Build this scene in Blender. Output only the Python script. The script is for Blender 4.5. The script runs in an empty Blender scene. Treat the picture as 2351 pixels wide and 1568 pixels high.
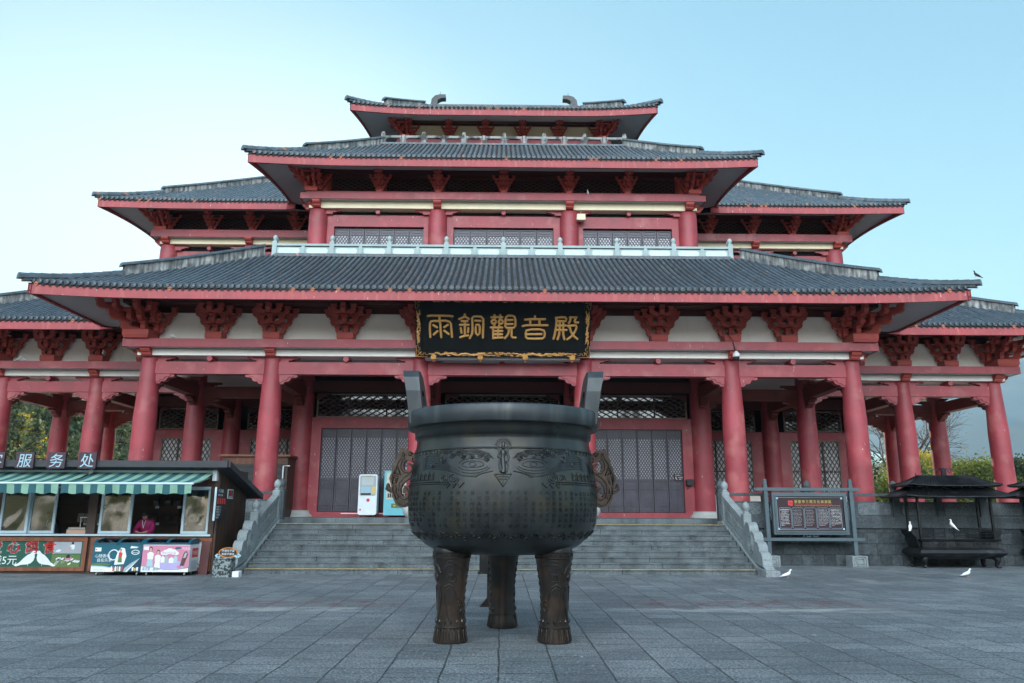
import bpy, math, random
from mathutils import Vector, Matrix
from math import sin, cos, pi, radians, sqrt, atan2
random.seed(7)
SC = bpy.context.scene
COL = SC.collection
# ------------------------------------------------------------------ camera, sky, sun, exposure
cam = bpy.data.cameras.new('camera'); camo = bpy.data.objects.new('camera', cam); COL.objects.link(camo)
cam.sensor_width = 36; cam.lens = 1730 / 2351 * 36; cam.clip_start = 0.1; cam.clip_end = 20000
_th, _yw, _ro = radians(12.83), radians(0.72), radians(0.2)
_f = Vector((sin(_yw) * cos(_th), cos(_yw) * cos(_th), sin(_th)))
_r = Vector((cos(_yw), -sin(_yw), 0)); _u = _r.cross(_f)
_r2 = cos(_ro) * _r + sin(_ro) * _u; _u2 = cos(_ro) * _u - sin(_ro) * _r
camo.matrix_world = Matrix(((_r2.x, _u2.x, -_f.x, 0), (_r2.y, _u2.y, -_f.y, 0), (_r2.z, _u2.z, -_f.z, 1.65), (0, 0, 0, 1)))
SC.camera = camo
SUN_EL, SUN_AZ = radians(20), radians(-9)       # low sun behind the hall, a little to the left
W = bpy.data.worlds.new('World'); SC.world = W; W.use_nodes = True
nt = W.node_tree; nt.nodes.clear()
wo = nt.nodes.new('ShaderNodeOutputWorld'); bg = nt.nodes.new('ShaderNodeBackground'); sk = nt.nodes.new('ShaderNodeTexSky')
sk.sky_type = 'NISHITA'; sk.sun_disc = False; sk.sun_elevation = SUN_EL; sk.sun_rotation = SUN_AZ
sk.air_density = 1.0; sk.dust_density = 0.9; sk.ozone_density = 1.4; sk.altitude = 1900
def wn(ty, **k):
    n = nt.nodes.new(ty)
    for a, v in k.items(): setattr(n, a, v)
    return n
tint = wn('ShaderNodeMix', data_type='RGBA', blend_type='MULTIPLY'); tint.inputs[0].default_value = 1.0
tint.inputs[7].default_value = (0.66, 1.05, 1.0, 1)
nt.links.new(sk.outputs[0], tint.inputs[6])
# a hazy bright sky: soft shoulder so that the glow round the sun stays gentle, and an added bright lobe opposite
sc_ = wn('ShaderNodeVectorMath', operation='SCALE'); sc_.inputs['Scale'].default_value = 0.215; nt.links.new(tint.outputs[2], sc_.inputs[0])
k1 = wn('ShaderNodeVectorMath', operation='MULTIPLY_ADD'); k1.inputs[1].default_value = (0.95, 0.80, 0.78); k1.inputs[2].default_value = (1, 1, 1); nt.links.new(sc_.outputs[0], k1.inputs[0])
dv = wn('ShaderNodeVectorMath', operation='DIVIDE'); nt.links.new(sc_.outputs[0], dv.inputs[0]); nt.links.new(k1.outputs[0], dv.inputs[1])
# bright lobe added low in the sky behind the camera to light the shaded facade
tcw = wn('ShaderNodeTexCoord'); dt = wn('ShaderNodeVectorMath', operation='DOT_PRODUCT'); dt.inputs[1].default_value = (-0.14, -0.955, 0.26); nt.links.new(tcw.outputs['Generated'], dt.inputs[0])
mr = wn('ShaderNodeMapRange', interpolation_type='SMOOTHSTEP'); mr.inputs[1].default_value = 0.50; mr.inputs[2].default_value = 1.0; mr.inputs[3].default_value = 0.0; mr.inputs[4].default_value = 5.5
nt.links.new(dt.outputs['Value'], mr.inputs[0])
s2 = wn('ShaderNodeVectorMath', operation='SCALE'); s2.inputs[0].default_value = (0.93, 1.0, 1.05); nt.links.new(mr.outputs[0], s2.inputs['Scale'])
ad = wn('ShaderNodeVectorMath', operation='ADD'); nt.links.new(dv.outputs[0], ad.inputs[0]); nt.links.new(s2.outputs[0], ad.inputs[1])
d2 = wn('ShaderNodeVectorMath', operation='DOT_PRODUCT'); d2.inputs[1].default_value = (-0.44, 0.89, 0.10); nt.links.new(tcw.outputs['Generated'], d2.inputs[0])   # white haze towards the sun
m2 = wn('ShaderNodeMapRange', interpolation_type='SMOOTHSTEP'); m2.inputs[1].default_value = 0.80; m2.inputs[2].default_value = 1.0; m2.inputs[4].default_value = 0.30; nt.links.new(d2.outputs['Value'], m2.inputs[0])
s3 = wn('ShaderNodeVectorMath', operation='SCALE'); s3.inputs[0].default_value = (1.30, 1.0, 0.90); nt.links.new(m2.outputs[0], s3.inputs['Scale'])
a2 = wn('ShaderNodeVectorMath', operation='ADD'); nt.links.new(ad.outputs[0], a2.inputs[0]); nt.links.new(s3.outputs[0], a2.inputs[1])
nt.links.new(a2.outputs[0], bg.inputs[0]); bg.inputs[1].default_value = 1.0
nt.links.new(bg.outputs[0], wo.inputs[0])
sl = bpy.data.lights.new('sun', 'SUN'); sl.energy = 5.0; sl.angle = radians(0.6); sl.color = (1, 0.86, 0.66)
so = bpy.data.objects.new('sun', sl); COL.objects.link(so)
so.rotation_euler = Vector((-sin(SUN_AZ) * cos(SUN_EL), -cos(SUN_AZ) * cos(SUN_EL), -sin(SUN_EL))).to_track_quat('-Z', 'Y').to_euler()
so.location = (-20, 90, 60)
SC.view_settings.view_transform = 'Standard'; SC.view_settings.look = 'None'; SC.view_settings.exposure = 0.68
SC.view_settings.gamma = 1.0

# ------------------------------------------------------------------ materials
MATS = {}
def mat(name, col, rough=0.6, var=0.18, scale=2.0, bump=0.1, bscale=30.0, metal=0.0, streak=None, speck=None, spec=0.5, bdist=0.01, drips=None, island=0):
    if name in MATS: return MATS[name]
    m = bpy.data.materials.new(name); m.use_nodes = True; t = m.node_tree; N = t.nodes; L = t.links
    b = N['Principled BSDF']; b.inputs['Roughness'].default_value = rough; b.inputs['Metallic'].default_value = metal
    b.inputs['Specular IOR Level'].default_value = spec
    tc = N.new('ShaderNodeTexCoord')
    n1 = N.new('ShaderNodeTexNoise'); n1.inputs['Scale'].default_value = scale; n1.inputs['Detail'].default_value = 6; n1.inputs['Roughness'].default_value = 0.65
    L.new(tc.outputs['Object'], n1.inputs['Vector'])
    cr = N.new('ShaderNodeValToRGB'); cr.color_ramp.elements[0].position = 0.3; cr.color_ramp.elements[1].position = 0.7
    lo = [max(0, c * (1 - var)) for c in col]; hi = [min(1, c * (1 + var)) for c in col]
    cr.color_ramp.elements[0].color = (*lo, 1); cr.color_ramp.elements[1].color = (*hi, 1)
    L.new(n1.outputs['Fac'], cr.inputs['Fac']); out = cr.outputs['Color']
    def mixin(fac, c):
        nonlocal out
        mx = N.new('ShaderNodeMix'); mx.data_type = 'RGBA'; L.new(fac, mx.inputs[0]); L.new(out, mx.inputs[6]); mx.inputs[7].default_value = (*c, 1)
        out = mx.outputs[2]
    def masked(scl, lo_, hi_, amt, nscale, detail=4):
        mp = N.new('ShaderNodeMapping'); mp.inputs['Scale'].default_value = scl; L.new(tc.outputs['Object'], mp.inputs['Vector'])
        nz = N.new('ShaderNodeTexNoise'); nz.inputs['Scale'].default_value = nscale; nz.inputs['Detail'].default_value = detail; L.new(mp.outputs[0], nz.inputs['Vector'])
        mr = N.new('ShaderNodeMapRange'); mr.inputs[1].default_value = lo_; mr.inputs[2].default_value = hi_; mr.inputs[4].default_value = amt
        L.new(nz.outputs['Fac'], mr.inputs[0]); return mr.outputs[0]
    if island:
        ge = N.new('ShaderNodeNewGeometry'); im = N.new('ShaderNodeMapRange'); im.inputs[3].default_value = 1 - island; im.inputs[4].default_value = 1 + island; L.new(ge.outputs['Random Per Island'], im.inputs[0])
        iv = N.new('ShaderNodeVectorMath'); iv.operation = 'SCALE'; L.new(out, iv.inputs[0]); L.new(im.outputs[0], iv.inputs['Scale']); out = iv.outputs[0]
    if speck:      # (colour, scale, low, high, amount)
        mixin(masked((1, 1, 1), speck[2], speck[3], speck[4], speck[1], 2), speck[0])
    if streak:     # (colour, scale, low, high, amount): runs downwards
        mixin(masked((1, 1, 0.12), streak[2], streak[3], streak[4], streak[1]), streak[0])
    if drips:
        mixin(masked((1, 1, 0.3), drips[2], drips[3], drips[4], drips[1], 2), drips[0])
    L.new(out, b.inputs['Base Color'])
    if bump:
        nb = N.new('ShaderNodeTexNoise'); nb.inputs['Scale'].default_value = bscale; nb.inputs['Detail'].default_value = 4; L.new(tc.outputs['Object'], nb.inputs['Vector'])
        bp = N.new('ShaderNodeBump'); bp.inputs['Strength'].default_value = bump; bp.inputs['Distance'].default_value = bdist
        L.new(nb.outputs['Fac'], bp.inputs['Height']); L.new(bp.outputs[0], b.inputs['Normal'])
        mr = N.new('ShaderNodeMapRange'); mr.inputs[3].default_value = max(0.05, rough - 0.12); mr.inputs[4].default_value = min(1, rough + 0.12)
        L.new(n1.outputs['Fac'], mr.inputs[0]); L.new(mr.outputs[0], b.inputs['Roughness'])
    MATS[name] = m; return m

RED = mat('red_paint', (0.315, 0.045, 0.057), 0.48, 0.28, 0.9, 0.08, 50, speck=((0.45, 0.14, 0.13), 1.3, 0.55, 0.72, 0.6), streak=((0.25, 0.03, 0.04), 6, 0.52, 0.76, 0.5), drips=((0.75, 0.68, 0.66), 14, 0.735, 0.76, 0.5))
REDW = mat('weathered_red_board', (0.33, 0.058, 0.064), 0.6, 0.2, 1.2, 0.08, 50, streak=((0.55, 0.2, 0.16), 7, 0.56, 0.78, 0.5), drips=((0.8, 0.7, 0.66), 16, 0.70, 0.75, 0.55))
BRK = mat('bracket_red', (0.40, 0.062, 0.048), 0.6, 0.16, 2.0, 0.08, 50)
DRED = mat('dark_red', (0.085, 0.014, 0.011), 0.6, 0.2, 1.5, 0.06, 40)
WHITE = mat('white_plaster', (0.93, 0.87, 0.80), 0.8, 0.05, 0.8, 0.05, 60, streak=((0.5, 0.46, 0.42), 4, 0.6, 0.85, 0.35))
CREAM = mat('cream_plaster', (0.88, 0.76, 0.54), 0.8, 0.07, 0.8, 0.05, 60, streak=((0.55, 0.46, 0.36), 4, 0.6, 0.85, 0.3))
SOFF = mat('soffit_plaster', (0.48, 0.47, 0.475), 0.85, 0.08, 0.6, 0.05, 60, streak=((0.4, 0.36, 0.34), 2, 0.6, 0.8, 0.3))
TILE = mat('grey_roof_tile', (0.054, 0.071, 0.088), 0.38, 0.4, 3.3, 0.12, 80, speck=((0.42, 0.15, 0.09), 4.2, 0.70, 0.715, 0.8), streak=((0.15, 0.17, 0.18), 6, 0.58, 0.74, 0.5), island=0.16)
TILE2 = mat('mossy_roof_tile', (0.085, 0.110, 0.130), 0.45, 0.5, 3.3, 0.12, 80, speck=((0.40, 0.17, 0.11), 3.0, 0.655, 0.69, 0.8), streak=((0.17, 0.19, 0.20), 6, 0.55, 0.72, 0.5), island=0.16)
PAN = mat('dark_pan_tile', (0.014, 0.017, 0.020), 0.7, 0.4, 4, 0.12, 80)
RIDGE = mat('stained_ridge_plaster', (0.42, 0.42, 0.40), 0.85, 0.25, 3, 0.12, 40, streak=((0.045, 0.05, 0.055), 9, 0.36, 0.62, 0.85), speck=((0.10, 0.105, 0.11), 2.2, 0.46, 0.6, 0.7))
STONE = mat('grey_granite', (0.128, 0.150, 0.160), 0.75, 0.3, 1.5, 0.45, 60, speck=((0.025, 0.03, 0.033), 40, 0.5, 0.6, 0.7), streak=((0.03, 0.035, 0.037), 2.5, 0.46, 0.7, 0.7), bdist=0.006)
LSTONE2 = mat('pale_green_panel', (0.55, 0.64, 0.64), 0.75, 0.12, 3, 0.25, 60, streak=((0.75, 0.78, 0.77), 3, 0.62, 0.8, 0.5))
LSTONE = mat('pale_green_stone', (0.33, 0.41, 0.41), 0.75, 0.14, 2, 0.25, 60, speck=((0.32, 0.38, 0.38), 45, 0.55, 0.65, 0.5), streak=((0.7, 0.72, 0.70), 3, 0.66, 0.8, 0.4))
BSTONE = mat('blackened_stone', (0.26, 0.26, 0.255), 0.8, 0.3, 2, 0.3, 40, speck=((0.035, 0.035, 0.035), 2.2, 0.5, 0.6, 0.9))
CSTONE = mat('pale_column_stone', (0.42, 0.43, 0.42), 0.7, 0.12, 3, 0.15, 60)
DOORM = mat('purple_grey_door_wood', (0.060, 0.052, 0.070), 0.4, 0.3, 2, 0.08, 60, streak=((0.10, 0.09, 0.11), 3, 0.58, 0.75, 0.4))
LATT = mat('brown_lattice_wood', (0.060, 0.034, 0.026), 0.55, 0.3, 4, 0.08, 60)
TRIM = mat('pale_frame_wood', (0.22, 0.15, 0.12), 0.6, 0.25, 4, 0.08, 60)
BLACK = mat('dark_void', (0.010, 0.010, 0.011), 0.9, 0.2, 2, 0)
INNER = mat('inner_timber_shade_red', (0.16, 0.026, 0.019), 0.6, 0.25, 2, 0.06, 50)  # porch shade is put into this darker, browner red of the inner timbers
PAPER2 = mat('pale_window_screen', (0.80, 0.80, 0.82), 0.25, 0.2, 0.9, 0.0)
WSTONE = mat('vignette_dark_granite', (0.070, 0.086, 0.094), 0.8, 0.35, 2.0, 0.5, 50, speck=((0.02, 0.024, 0.026), 35, 0.5, 0.6, 0.7), streak=((0.03, 0.034, 0.036), 2.5, 0.46, 0.68, 0.75), bdist=0.008)  # darker copy of the grey granite, with vignette shade put into its colour
PAPER = mat('grey_window_screen', (0.42, 0.42, 0.46), 0.2, 0.2, 0.9, 0.0)
def glass_mat(name, col, rough=0.08, spec=0.8):
    m = bpy.data.materials.new(name); m.use_nodes = True; b = m.node_tree.nodes['Principled BSDF']
    b.inputs['Base Color'].default_value = (*col, 1); b.inputs['Roughness'].default_value = rough; b.inputs['Specular IOR Level'].default_value = spec
    MATS[name] = m; return m
DGLASS = glass_mat('dark_window_glass', (0.02, 0.022, 0.025), 0.05, 1.0)
def clear_glass(name, tint=(0.8, 0.86, 0.88), refl=0.18):
    m = bpy.data.materials.new(name); m.use_nodes = True; t = m.node_tree; t.nodes.clear()
    o = t.nodes.new('ShaderNodeOutputMaterial'); mx = t.nodes.new('ShaderNodeMixShader'); tr = t.nodes.new('ShaderNodeBsdfTransparent'); gl = t.nodes.new('ShaderNodeBsdfGlossy')
    tr.inputs[0].default_value = (*tint, 1); gl.inputs['Roughness'].default_value = 0.02; gl.inputs['Color'].default_value = (0.9, 0.95, 1, 1)
    mx.inputs[0].default_value = refl
    t.links.new(tr.outputs[0], mx.inputs[1]); t.links.new(gl.outputs[0], mx.inputs[2]); t.links.new(mx.outputs[0], o.inputs[0]); MATS[name] = m; return m
GLASS = clear_glass('clear_pane')

# ------------------------------------------------------------------ mesh builder
class MB:
    def __init__(s): s.v = []; s.f = []; s.sm = []; s.mi = []
    def add(s, vs, fs, smooth=False, mi=0):
        o = len(s.v); s.v += [tuple(p) for p in vs]
        for f in fs: s.f.append([i + o for i in f]); s.sm.append(smooth); s.mi.append(mi)
        return s
    def box(s, x0, y0, z0, x1, y1, z1, mi=0):
        if x0 > x1: x0, x1 = x1, x0
        if y0 > y1: y0, y1 = y1, y0
        if z0 > z1: z0, z1 = z1, z0
        return s.add([(x0, y0, z0), (x1, y0, z0), (x1, y1, z0), (x0, y1, z0), (x0, y0, z1), (x1, y0, z1), (x1, y1, z1), (x0, y1, z1)],
                     [(3, 2, 1, 0), (4, 5, 6, 7), (0, 1, 5, 4), (1, 2, 6, 5), (2, 3, 7, 6), (3, 0, 4, 7)], mi=mi)
    def cbox(s, x0, y0, z0, x1, y1, z1, c=0.02, mi=0):           # box with chamfered vertical and top edges
        P = [(x0 + c, y0), (x1 - c, y0), (x1, y0 + c), (x1, y1 - c), (x1 - c, y1), (x0 + c, y1), (x0, y1 - c), (x0, y0 + c)]
        P2 = [(x0 + 2 * c, y0 + c), (x1 - 2 * c, y0 + c), (x1 - c, y0 + 2 * c), (x1 - c, y1 - 2 * c), (x1 - 2 * c, y1 - c), (x0 + 2 * c, y1 - c), (x0 + c, y1 - 2 * c), (x0 + c, y0 + 2 * c)]
        vs = [(a, b, z0) for a, b in P] + [(a, b, z1 - c) for a, b in P] + [(a, b, z1) for a, b in P2]
        fs = [tuple(range(7, -1, -1)), tuple(range(16, 24))]
        for k in (0, 8): fs += [(k + i, k + (i + 1) % 8, k + 8 + (i + 1) % 8, k + 8 + i) for i in range(8)]
        return s.add(vs, fs, mi=mi)
    def prism(s, poly, fn, t0, t1, mi=0, smooth=False):          # poly (a,b) extruded along t; fn(a,b,t)->xyz
        n = len(poly); s.add([fn(a, b, t0) for a, b in poly] + [fn(a, b, t1) for a, b in poly], [], mi=mi)
        o = len(s.v) - 2 * n
        s.f.append([o + i for i in range(n)]); s.f.append([o + n + i for i in range(n - 1, -1, -1)]); s.sm += [False, False]; s.mi += [mi, mi]
        for i in range(n):
            j = (i + 1) % n; s.f.append([o + j, o + i, o + n + i, o + n + j]); s.sm.append(smooth); s.mi.append(mi)
        return s
    def tube(s, pts, r, n=6, caps=True, mi=0, flat=None):
        pts = [Vector(p) for p in pts]; m = len(pts); rs = r if isinstance(r, (list, tuple)) else [r] * m
        up = None; vs = []
        for i in range(m):
            d = (pts[min(i + 1, m - 1)] - pts[max(i - 1, 0)])
            if d.length < 1e-9: d = Vector((0, 0, 1))
            d.normalize()
            if up is None:
                up = Vector((0, 0, 1)) if abs(d.z) < 0.9 else Vector((1, 0, 0))
            a = d.cross(up)
            if a.length < 1e-6: a = d.orthogonal()
            a.normalize(); up = a.cross(d).normalized()
            for k in range(n):
                g = 2 * pi * k / n; vs.append(pts[i] + rs[i] * (cos(g) * a + sin(g) * up))
        fs = [(i * n + k, i * n + (k + 1) % n, (i + 1) * n + (k + 1) % n, (i + 1) * n + k) for i in range(m - 1) for k in range(n)]
        s.add(vs, fs, True, mi)
        if caps: s.add(vs[:n], [tuple(range(n - 1, -1, -1))], False, mi); s.add(vs[-n:], [tuple(range(n))], False, mi)
        return s
    def lathe(s, prof, n=24, cx=0, cy=0, mi=0, sx=1, sy=1, a0=0):
        m = len(prof); vs = [(cx + sx * r * cos(a0 + 2 * pi * k / n), cy + sy * r * sin(a0 + 2 * pi * k / n), z) for r, z in prof for k in range(n)]
        s.add(vs, [(i * n + k, i * n + (k + 1) % n, (i + 1) * n + (k + 1) % n, (i + 1) * n + k) for i in range(m - 1) for k in range(n)], True, mi)
        s.add(vs[:n], [tuple(range(n - 1, -1, -1))], False, mi); s.add(vs[-n:], [tuple(range(n))], False, mi); return s
    def grid(s, fn, nu, nv, smooth=True, mi=0, flip=False):
        vs = [fn(i / nu, j / nv) for i in range(nu + 1) for j in range(nv + 1)]; w = nv + 1
        fs = [(i * w + j, (i + 1) * w + j, (i + 1) * w + j + 1, i * w + j + 1) for i in range(nu) for j in range(nv)]
        if flip: fs = [f[::-1] for f in fs]
        return s.add(vs, fs, smooth, mi)
    def xf(s, M):
        s.v = [tuple(M @ Vector(p)) for p in s.v]; return s
    def join(s, o, M=None):
        vs = o.v if M is None else [tuple(M @ Vector(p)) for p in o.v]
        k = len(s.v); s.v += vs; s.f += [[i + k for i in f] for f in o.f]; s.sm += o.sm; s.mi += o.mi; return s
    def mesh(s, name, mats):
        me = bpy.data.meshes.new(name); me.from_pydata(s.v, [], s.f)
        for m in (mats if isinstance(mats, (list, tuple)) else [mats]): me.materials.append(m)
        me.polygons.foreach_set('use_smooth', s.sm); me.polygons.foreach_set('material_index', s.mi); me.update(); return me
    def split(s, name, mats, parent=None):       # pieces standing apart on the two sides become objects of their own
        par = list(range(len(s.v)))
        def find(a):
            while par[a] != a: par[a] = par[par[a]]; a = par[a]
            return a
        for f in s.f:
            r = find(f[0])
            for i in f[1:]: par[find(i)] = r
        ext = {}
        for i, p in enumerate(s.v): r = find(i); e = ext.setdefault(r, [1e9, -1e9]); e[0] = min(e[0], p[0]); e[1] = max(e[1], p[0])
        key = {r: (0 if e[0] < 0 < e[1] else (1 if e[0] >= 0 else -1)) for r, e in ext.items()}
        if 0 in key.values() and False: pass
        outs = []
        for k in (0, -1, 1):
            mp = {}; o = MB()
            for f, sm, mi in zip(s.f, s.sm, s.mi):
                if key[find(f[0])] != k: continue
                for i in f:
                    if i not in mp: mp[i] = len(o.v); o.v.append(s.v[i])
                o.f.append([mp[i] for i in f]); o.sm.append(sm); o.mi.append(mi)
            if o.f: outs.append(o.build(name, mats, parent))
        return outs[0]
    def build(s, name, mats, parent=None): return link(name, s.mesh(name, mats), parent)
ROOTLOC = {}
def link(name, me, parent=None, M=None):
    o = bpy.data.objects.new(name, me); COL.objects.link(o)
    if parent is not None:
        o.parent = parent; o.matrix_parent_inverse = Matrix.Translation(-Vector(ROOTLOC.get(parent.name, (0, 0, 0))))
    if M is not None: o.matrix_basis = M
    return o
def tag(o, label=None, cat=None, group=None, kind=None):
    if label: o['label'] = label
    if cat: o['category'] = cat
    if group: o['group'] = group
    if kind: o['kind'] = kind
    return o
def thing(name, label, cat, loc=(0, 0, 0), group=None):           # Empty at the thing's base; parts are built in world coordinates
    o = bpy.data.objects.new(name, None); COL.objects.link(o); o.location = loc; o.empty_display_size = 0.3; ROOTLOC[o.name] = loc
    return tag(o, label, cat, group)
def structure(name, mb, mats): return tag(mb.build(name, mats), kind='structure')
def loc_thing(o, loc, rz=0, sc=1): o.location = loc; o.rotation_euler = (0, 0, rz); o.scale = (sc, sc, sc); return o
GLY = {}
def glyph(ch, ext=0.02):
    k = (ch, ext)
    if k not in GLY:
        c = bpy.data.curves.new('t', 'FONT'); c.body = ch; c.extrude = ext; c.resolution_u = 2
        o = bpy.data.objects.new('t', c); COL.objects.link(o)
        me = bpy.data.meshes.new_from_object(o.evaluated_get(bpy.context.evaluated_depsgraph_get()))
        GLY[k] = ([tuple(v.co) for v in me.vertices], [tuple(p.vertices) for p in me.polygons])
        bpy.data.objects.remove(o); bpy.data.curves.remove(c); bpy.data.meshes.remove(me)
    return GLY[k]
def text(mb, s, fn, size, ext=0.02, adv=None, mi=0, bold=0):      # fn(a, b, t)->xyz, a along the line, b up, t out of the surface
    x = 0
    for ch in s:
        if ch != ' ':
            vs, fs = glyph(ch, ext)
            mb.add([fn((x + a) * size, b * size, t * size) for a, b, t in vs], fs, mi=mi)
            w = max(a for a, b, t in vs) if vs else 0.5
        else: w = 0.25
        x += adv if adv else (1.0 if ord(ch) > 0x2e00 else w + 0.05)
    return x * size
def twidth(s): 
    return sum(1.0 if ord(c) > 0x2e00 else 0.55 for c in s)
# ------------------------------------------------------------------ the hall
HALL = thing('temple_hall', 'large red three tiered hall with grey tiled upswept roofs behind the bronze cauldron', 'temple', (0, 27, 1.475))
PITCH = 0.216
def roof(X0, Y0, e, ext, L, lift, zt, fh, a, b, dmax, sides, ulo=None, uhi=None, corners=(1, 1), valley=None, tilem=TILE, rowmat=None, gable=None, yback=52, wall_ss=0.3, rh=0.30, tb=0.33, hip_to=None, sideuend=None):
    """front slope with its corners, the two side slopes, fascia, soffit and hip ridges. Eave at X0+e / Y0-e."""
    xc, ye = X0 + e, Y0 - e
    def sfun(u, cl, ch, lo, hi):
        s = 0
        if ch: s = max(s, (u - (hi - L)) / L)
        if cl: s = max(s, ((lo + L) - u) / L)
        return max(0, s)
    def zf(d, s): return zt + a * d + (b * d * d if d > 0 else 0) + lift * s * s * max(0, 1 - max(d, 0) / (0.8 * L))
    root = link('roof', MB().box(-0.2, ye + 1.6, zt + a * 1.6 - 0.34, 0.2, ye + 1.8, zt + a * 1.6 - 0.24).mesh('roof', DRED), HALL)
    deck = MB(); rows = MB(); fas = MB(); sof = MB()
    def plane(mp, lo, hi, cl, ch, vlo, vhi, detail, gable=None):
        lo2, hi2 = lo - (ext if cl else 0), hi + (ext if ch else 0)
        def rng(u):
            s = sfun(u, cl, ch, lo, hi); ds = -ext * min(s, 1.2) ** 2
            de = dmax
            if ch and not (gable and u < gable): de = min(de, hi - u)
            if cl and not (gable and u > -gable): de = min(de, u - lo)
            if vlo is not None and u < vlo: ds = max(ds, vlo - u)
            if vhi is not None and u > vhi: ds = max(ds, u - vhi)
            return s, ds, de
        n = max(8, int((hi2 - lo2) / 0.35)); nd = 10
        us = [lo2 + (hi2 - lo2) * i / n for i in range(n + 1)]
        if gable: us = sorted(us + [gable - .001, gable + .001, -gable - .001, -gable + .001]); n += 4
        def pt(u, t, dz, shift=0.0):
            s, ds, de = rng(u); de = max(de, ds); d = ds + shift + (de - ds - shift) * t
            x, y = mp(u, d); return (x, y, zf(d, s) + dz)
        deck.grid(lambda i, j: pt(us[round(i * n)], j, -0.05), n, nd)
        # fascia and soffit
        for k in range(n):
            u0, u1 = us[k], us[k + 1]
            q = []
            for u in (u0, u1):
                s, ds, de = rng(u); d0 = ds + 0.05; x, y = mp(u, d0); x2, y2 = mp(u, d0 + 0.09); zt_ = zf(ds, s) - 0.06
                q.append(((x, y, zt_), (x, y, zt_ - fh), (x2, y2, zt_ - fh), (x2, y2, zt_), ds, de))
            if min(q[0][5] - q[0][4], q[1][5] - q[1][4]) < -0.01: continue
            if (vlo is not None and u1 <= vlo) or (vhi is not None and u0 >= vhi): continue
            A, B = q
            fas.add([A[0], A[1], A[2], A[3], B[0], B[1], B[2], B[3]], [(0, 1, 5, 4), (1, 2, 6, 5), (2, 3, 7, 6), (0, 4, 7, 3)])
        def so(i, j):
            u = us[round(i * n)]; s, ds, de = rng(u); de = max(min(de, e + 0.5), ds + 0.05); d = ds + 0.12 + (de - ds - 0.12) * j
            x, y = mp(u, d); return (x, y, zt - 0.06 - fh + 0.03 + wall_ss * d + lift * s * s * max(0, 1 - max(d, 0) / (0.8 * L)))
        sof.grid(so, n, 6)
        # tile rows
        k0 = math.ceil(lo2 / PITCH); k1 = math.floor(hi2 / PITCH)
        rb = 0.062
        for k in range(k0, k1 + 1):
            u = k * PITCH; s, ds, de = rng(u)
            if de - ds < 0.12: continue
            if detail:
                nt_ = max(2, int((de - ds) / 0.33)); ring = [(-rb * cos(g), rb * sin(g)) for g in [-0.3 + (pi + 0.6) * q / 5 for q in range(6)]]
                vs = []
                for q in range(nt_):
                    for (fr, sc) in ((0.0, 1.06), (0.93, 0.99)):
                        d = ds + (de - ds) * (q + fr) / nt_; zz = zf(d, s) + random.uniform(-.006, .006); du = random.uniform(-.008, .008)
                        for (aa, bb) in ring:
                            x, y = mp(u + aa * sc + du, d); vs.append((x, y, zz + 0.035 + bb * sc))
                m_ = 2 * nt_
                rows.add(vs, [(i * 6 + j, i * 6 + j + 1, (i + 1) * 6 + j + 1, (i + 1) * 6 + j) for i in range(m_ - 1) for j in range(5)], True, 0)
                # end disc with raised rim
                if ds <= 0.001:
                    zc = zf(ds, s) + 0.045; c1 = []; c2 = []; c3 = []
                    for g in range(10):
                        an = 2 * pi * g / 10
                        for lst, rr, dd in ((c1, 0.078, -0.01), (c2, 0.058, -0.012), (c3, 0.05, 0.004)):
                            x, y = mp(u + rr * cos(an), ds + dd); lst.append((x, y, zc + rr * sin(an)))
                    x, y = mp(u, ds - 0.006); cc = [(x, y, zc)]
                    x2 = [mp(u + 0.078 * cos(2 * pi * g / 10), ds + 0.05) + (zc + 0.078 * sin(2 * pi * g / 10),) for g in range(10)]
                    V = x2 + c1 + c2 + c3 + cc
                    F = [(o + g, o + (g + 1) % 10, o + 10 + (g + 1) % 10, o + 10 + g) for o in (0, 10, 20) for g in range(10)] + [(30 + g, 30 + (g + 1) % 10, 40) for g in range(10)]
                    rows.add(V, F, False, 0)
                # pan tiles between this row and the next, with lapped edges
                un = u + PITCH / 2; s2, ds2, de2 = rng(un)
                if de2 - ds2 > 0.1:
                    npn = max(2, int((de2 - ds2) / 0.125)); pr = [(-0.075, 0.045), (-0.04, 0.008), (0, -0.005), (0.04, 0.008), (0.075, 0.045)]
                    vs = []
                    for q in range(npn):
                        for (fr, dz) in ((0.0, 0.022), (1.0, 0.0)):
                            d = ds2 + (de2 - ds2) * (q + fr) / npn; zz = zf(d, s2)
                            for aa, bb in pr:
                                x, y = mp(un + aa, d); vs.append((x, y, zz + bb + dz - 0.015))
                    rows.add(vs, [(i * 5 + j, i * 5 + j + 1, (i + 1) * 5 + j + 1, (i + 1) * 5 + j) for i in range(2 * npn - 1) for j in range(4)], False, 1)
                    if ds2 <= 0.001:          # pointed drip tile
                        zb = zf(ds2, s2); V = []
                        for aa, bb in ((-0.09, 0.03), (0.09, 0.03), (0.085, -0.055), (0.045, -0.09), (0, -0.135), (-0.045, -0.09), (-0.085, -0.055)):
                            x, y = mp(un + aa, ds2 + 0.012 - 0.1 * bb); V.append((x, y, zb + bb))
                        mi_ = 2 if random.random() < 0.08 else 1
                        rows.add(V, [tuple(range(7))], False, mi_)
            else:
                vs = []; nn = 5
                for q in range(nn + 1):
                    d = ds + (de - ds) * q / nn; zz = zf(d, s)
                    for (aa, bb) in ((-rb, 0.02), (-rb * .6, .09), (rb * .6, .09), (rb, 0.02)):
                        x, y = mp(u + aa, d); vs.append((x, y, zz + bb))
                rows.add(vs, [(i * 4 + j, i * 4 + j + 1, (i + 1) * 4 + j + 1, (i + 1) * 4 + j) for i in range(nn) for j in range(3)], True, 0)
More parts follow.
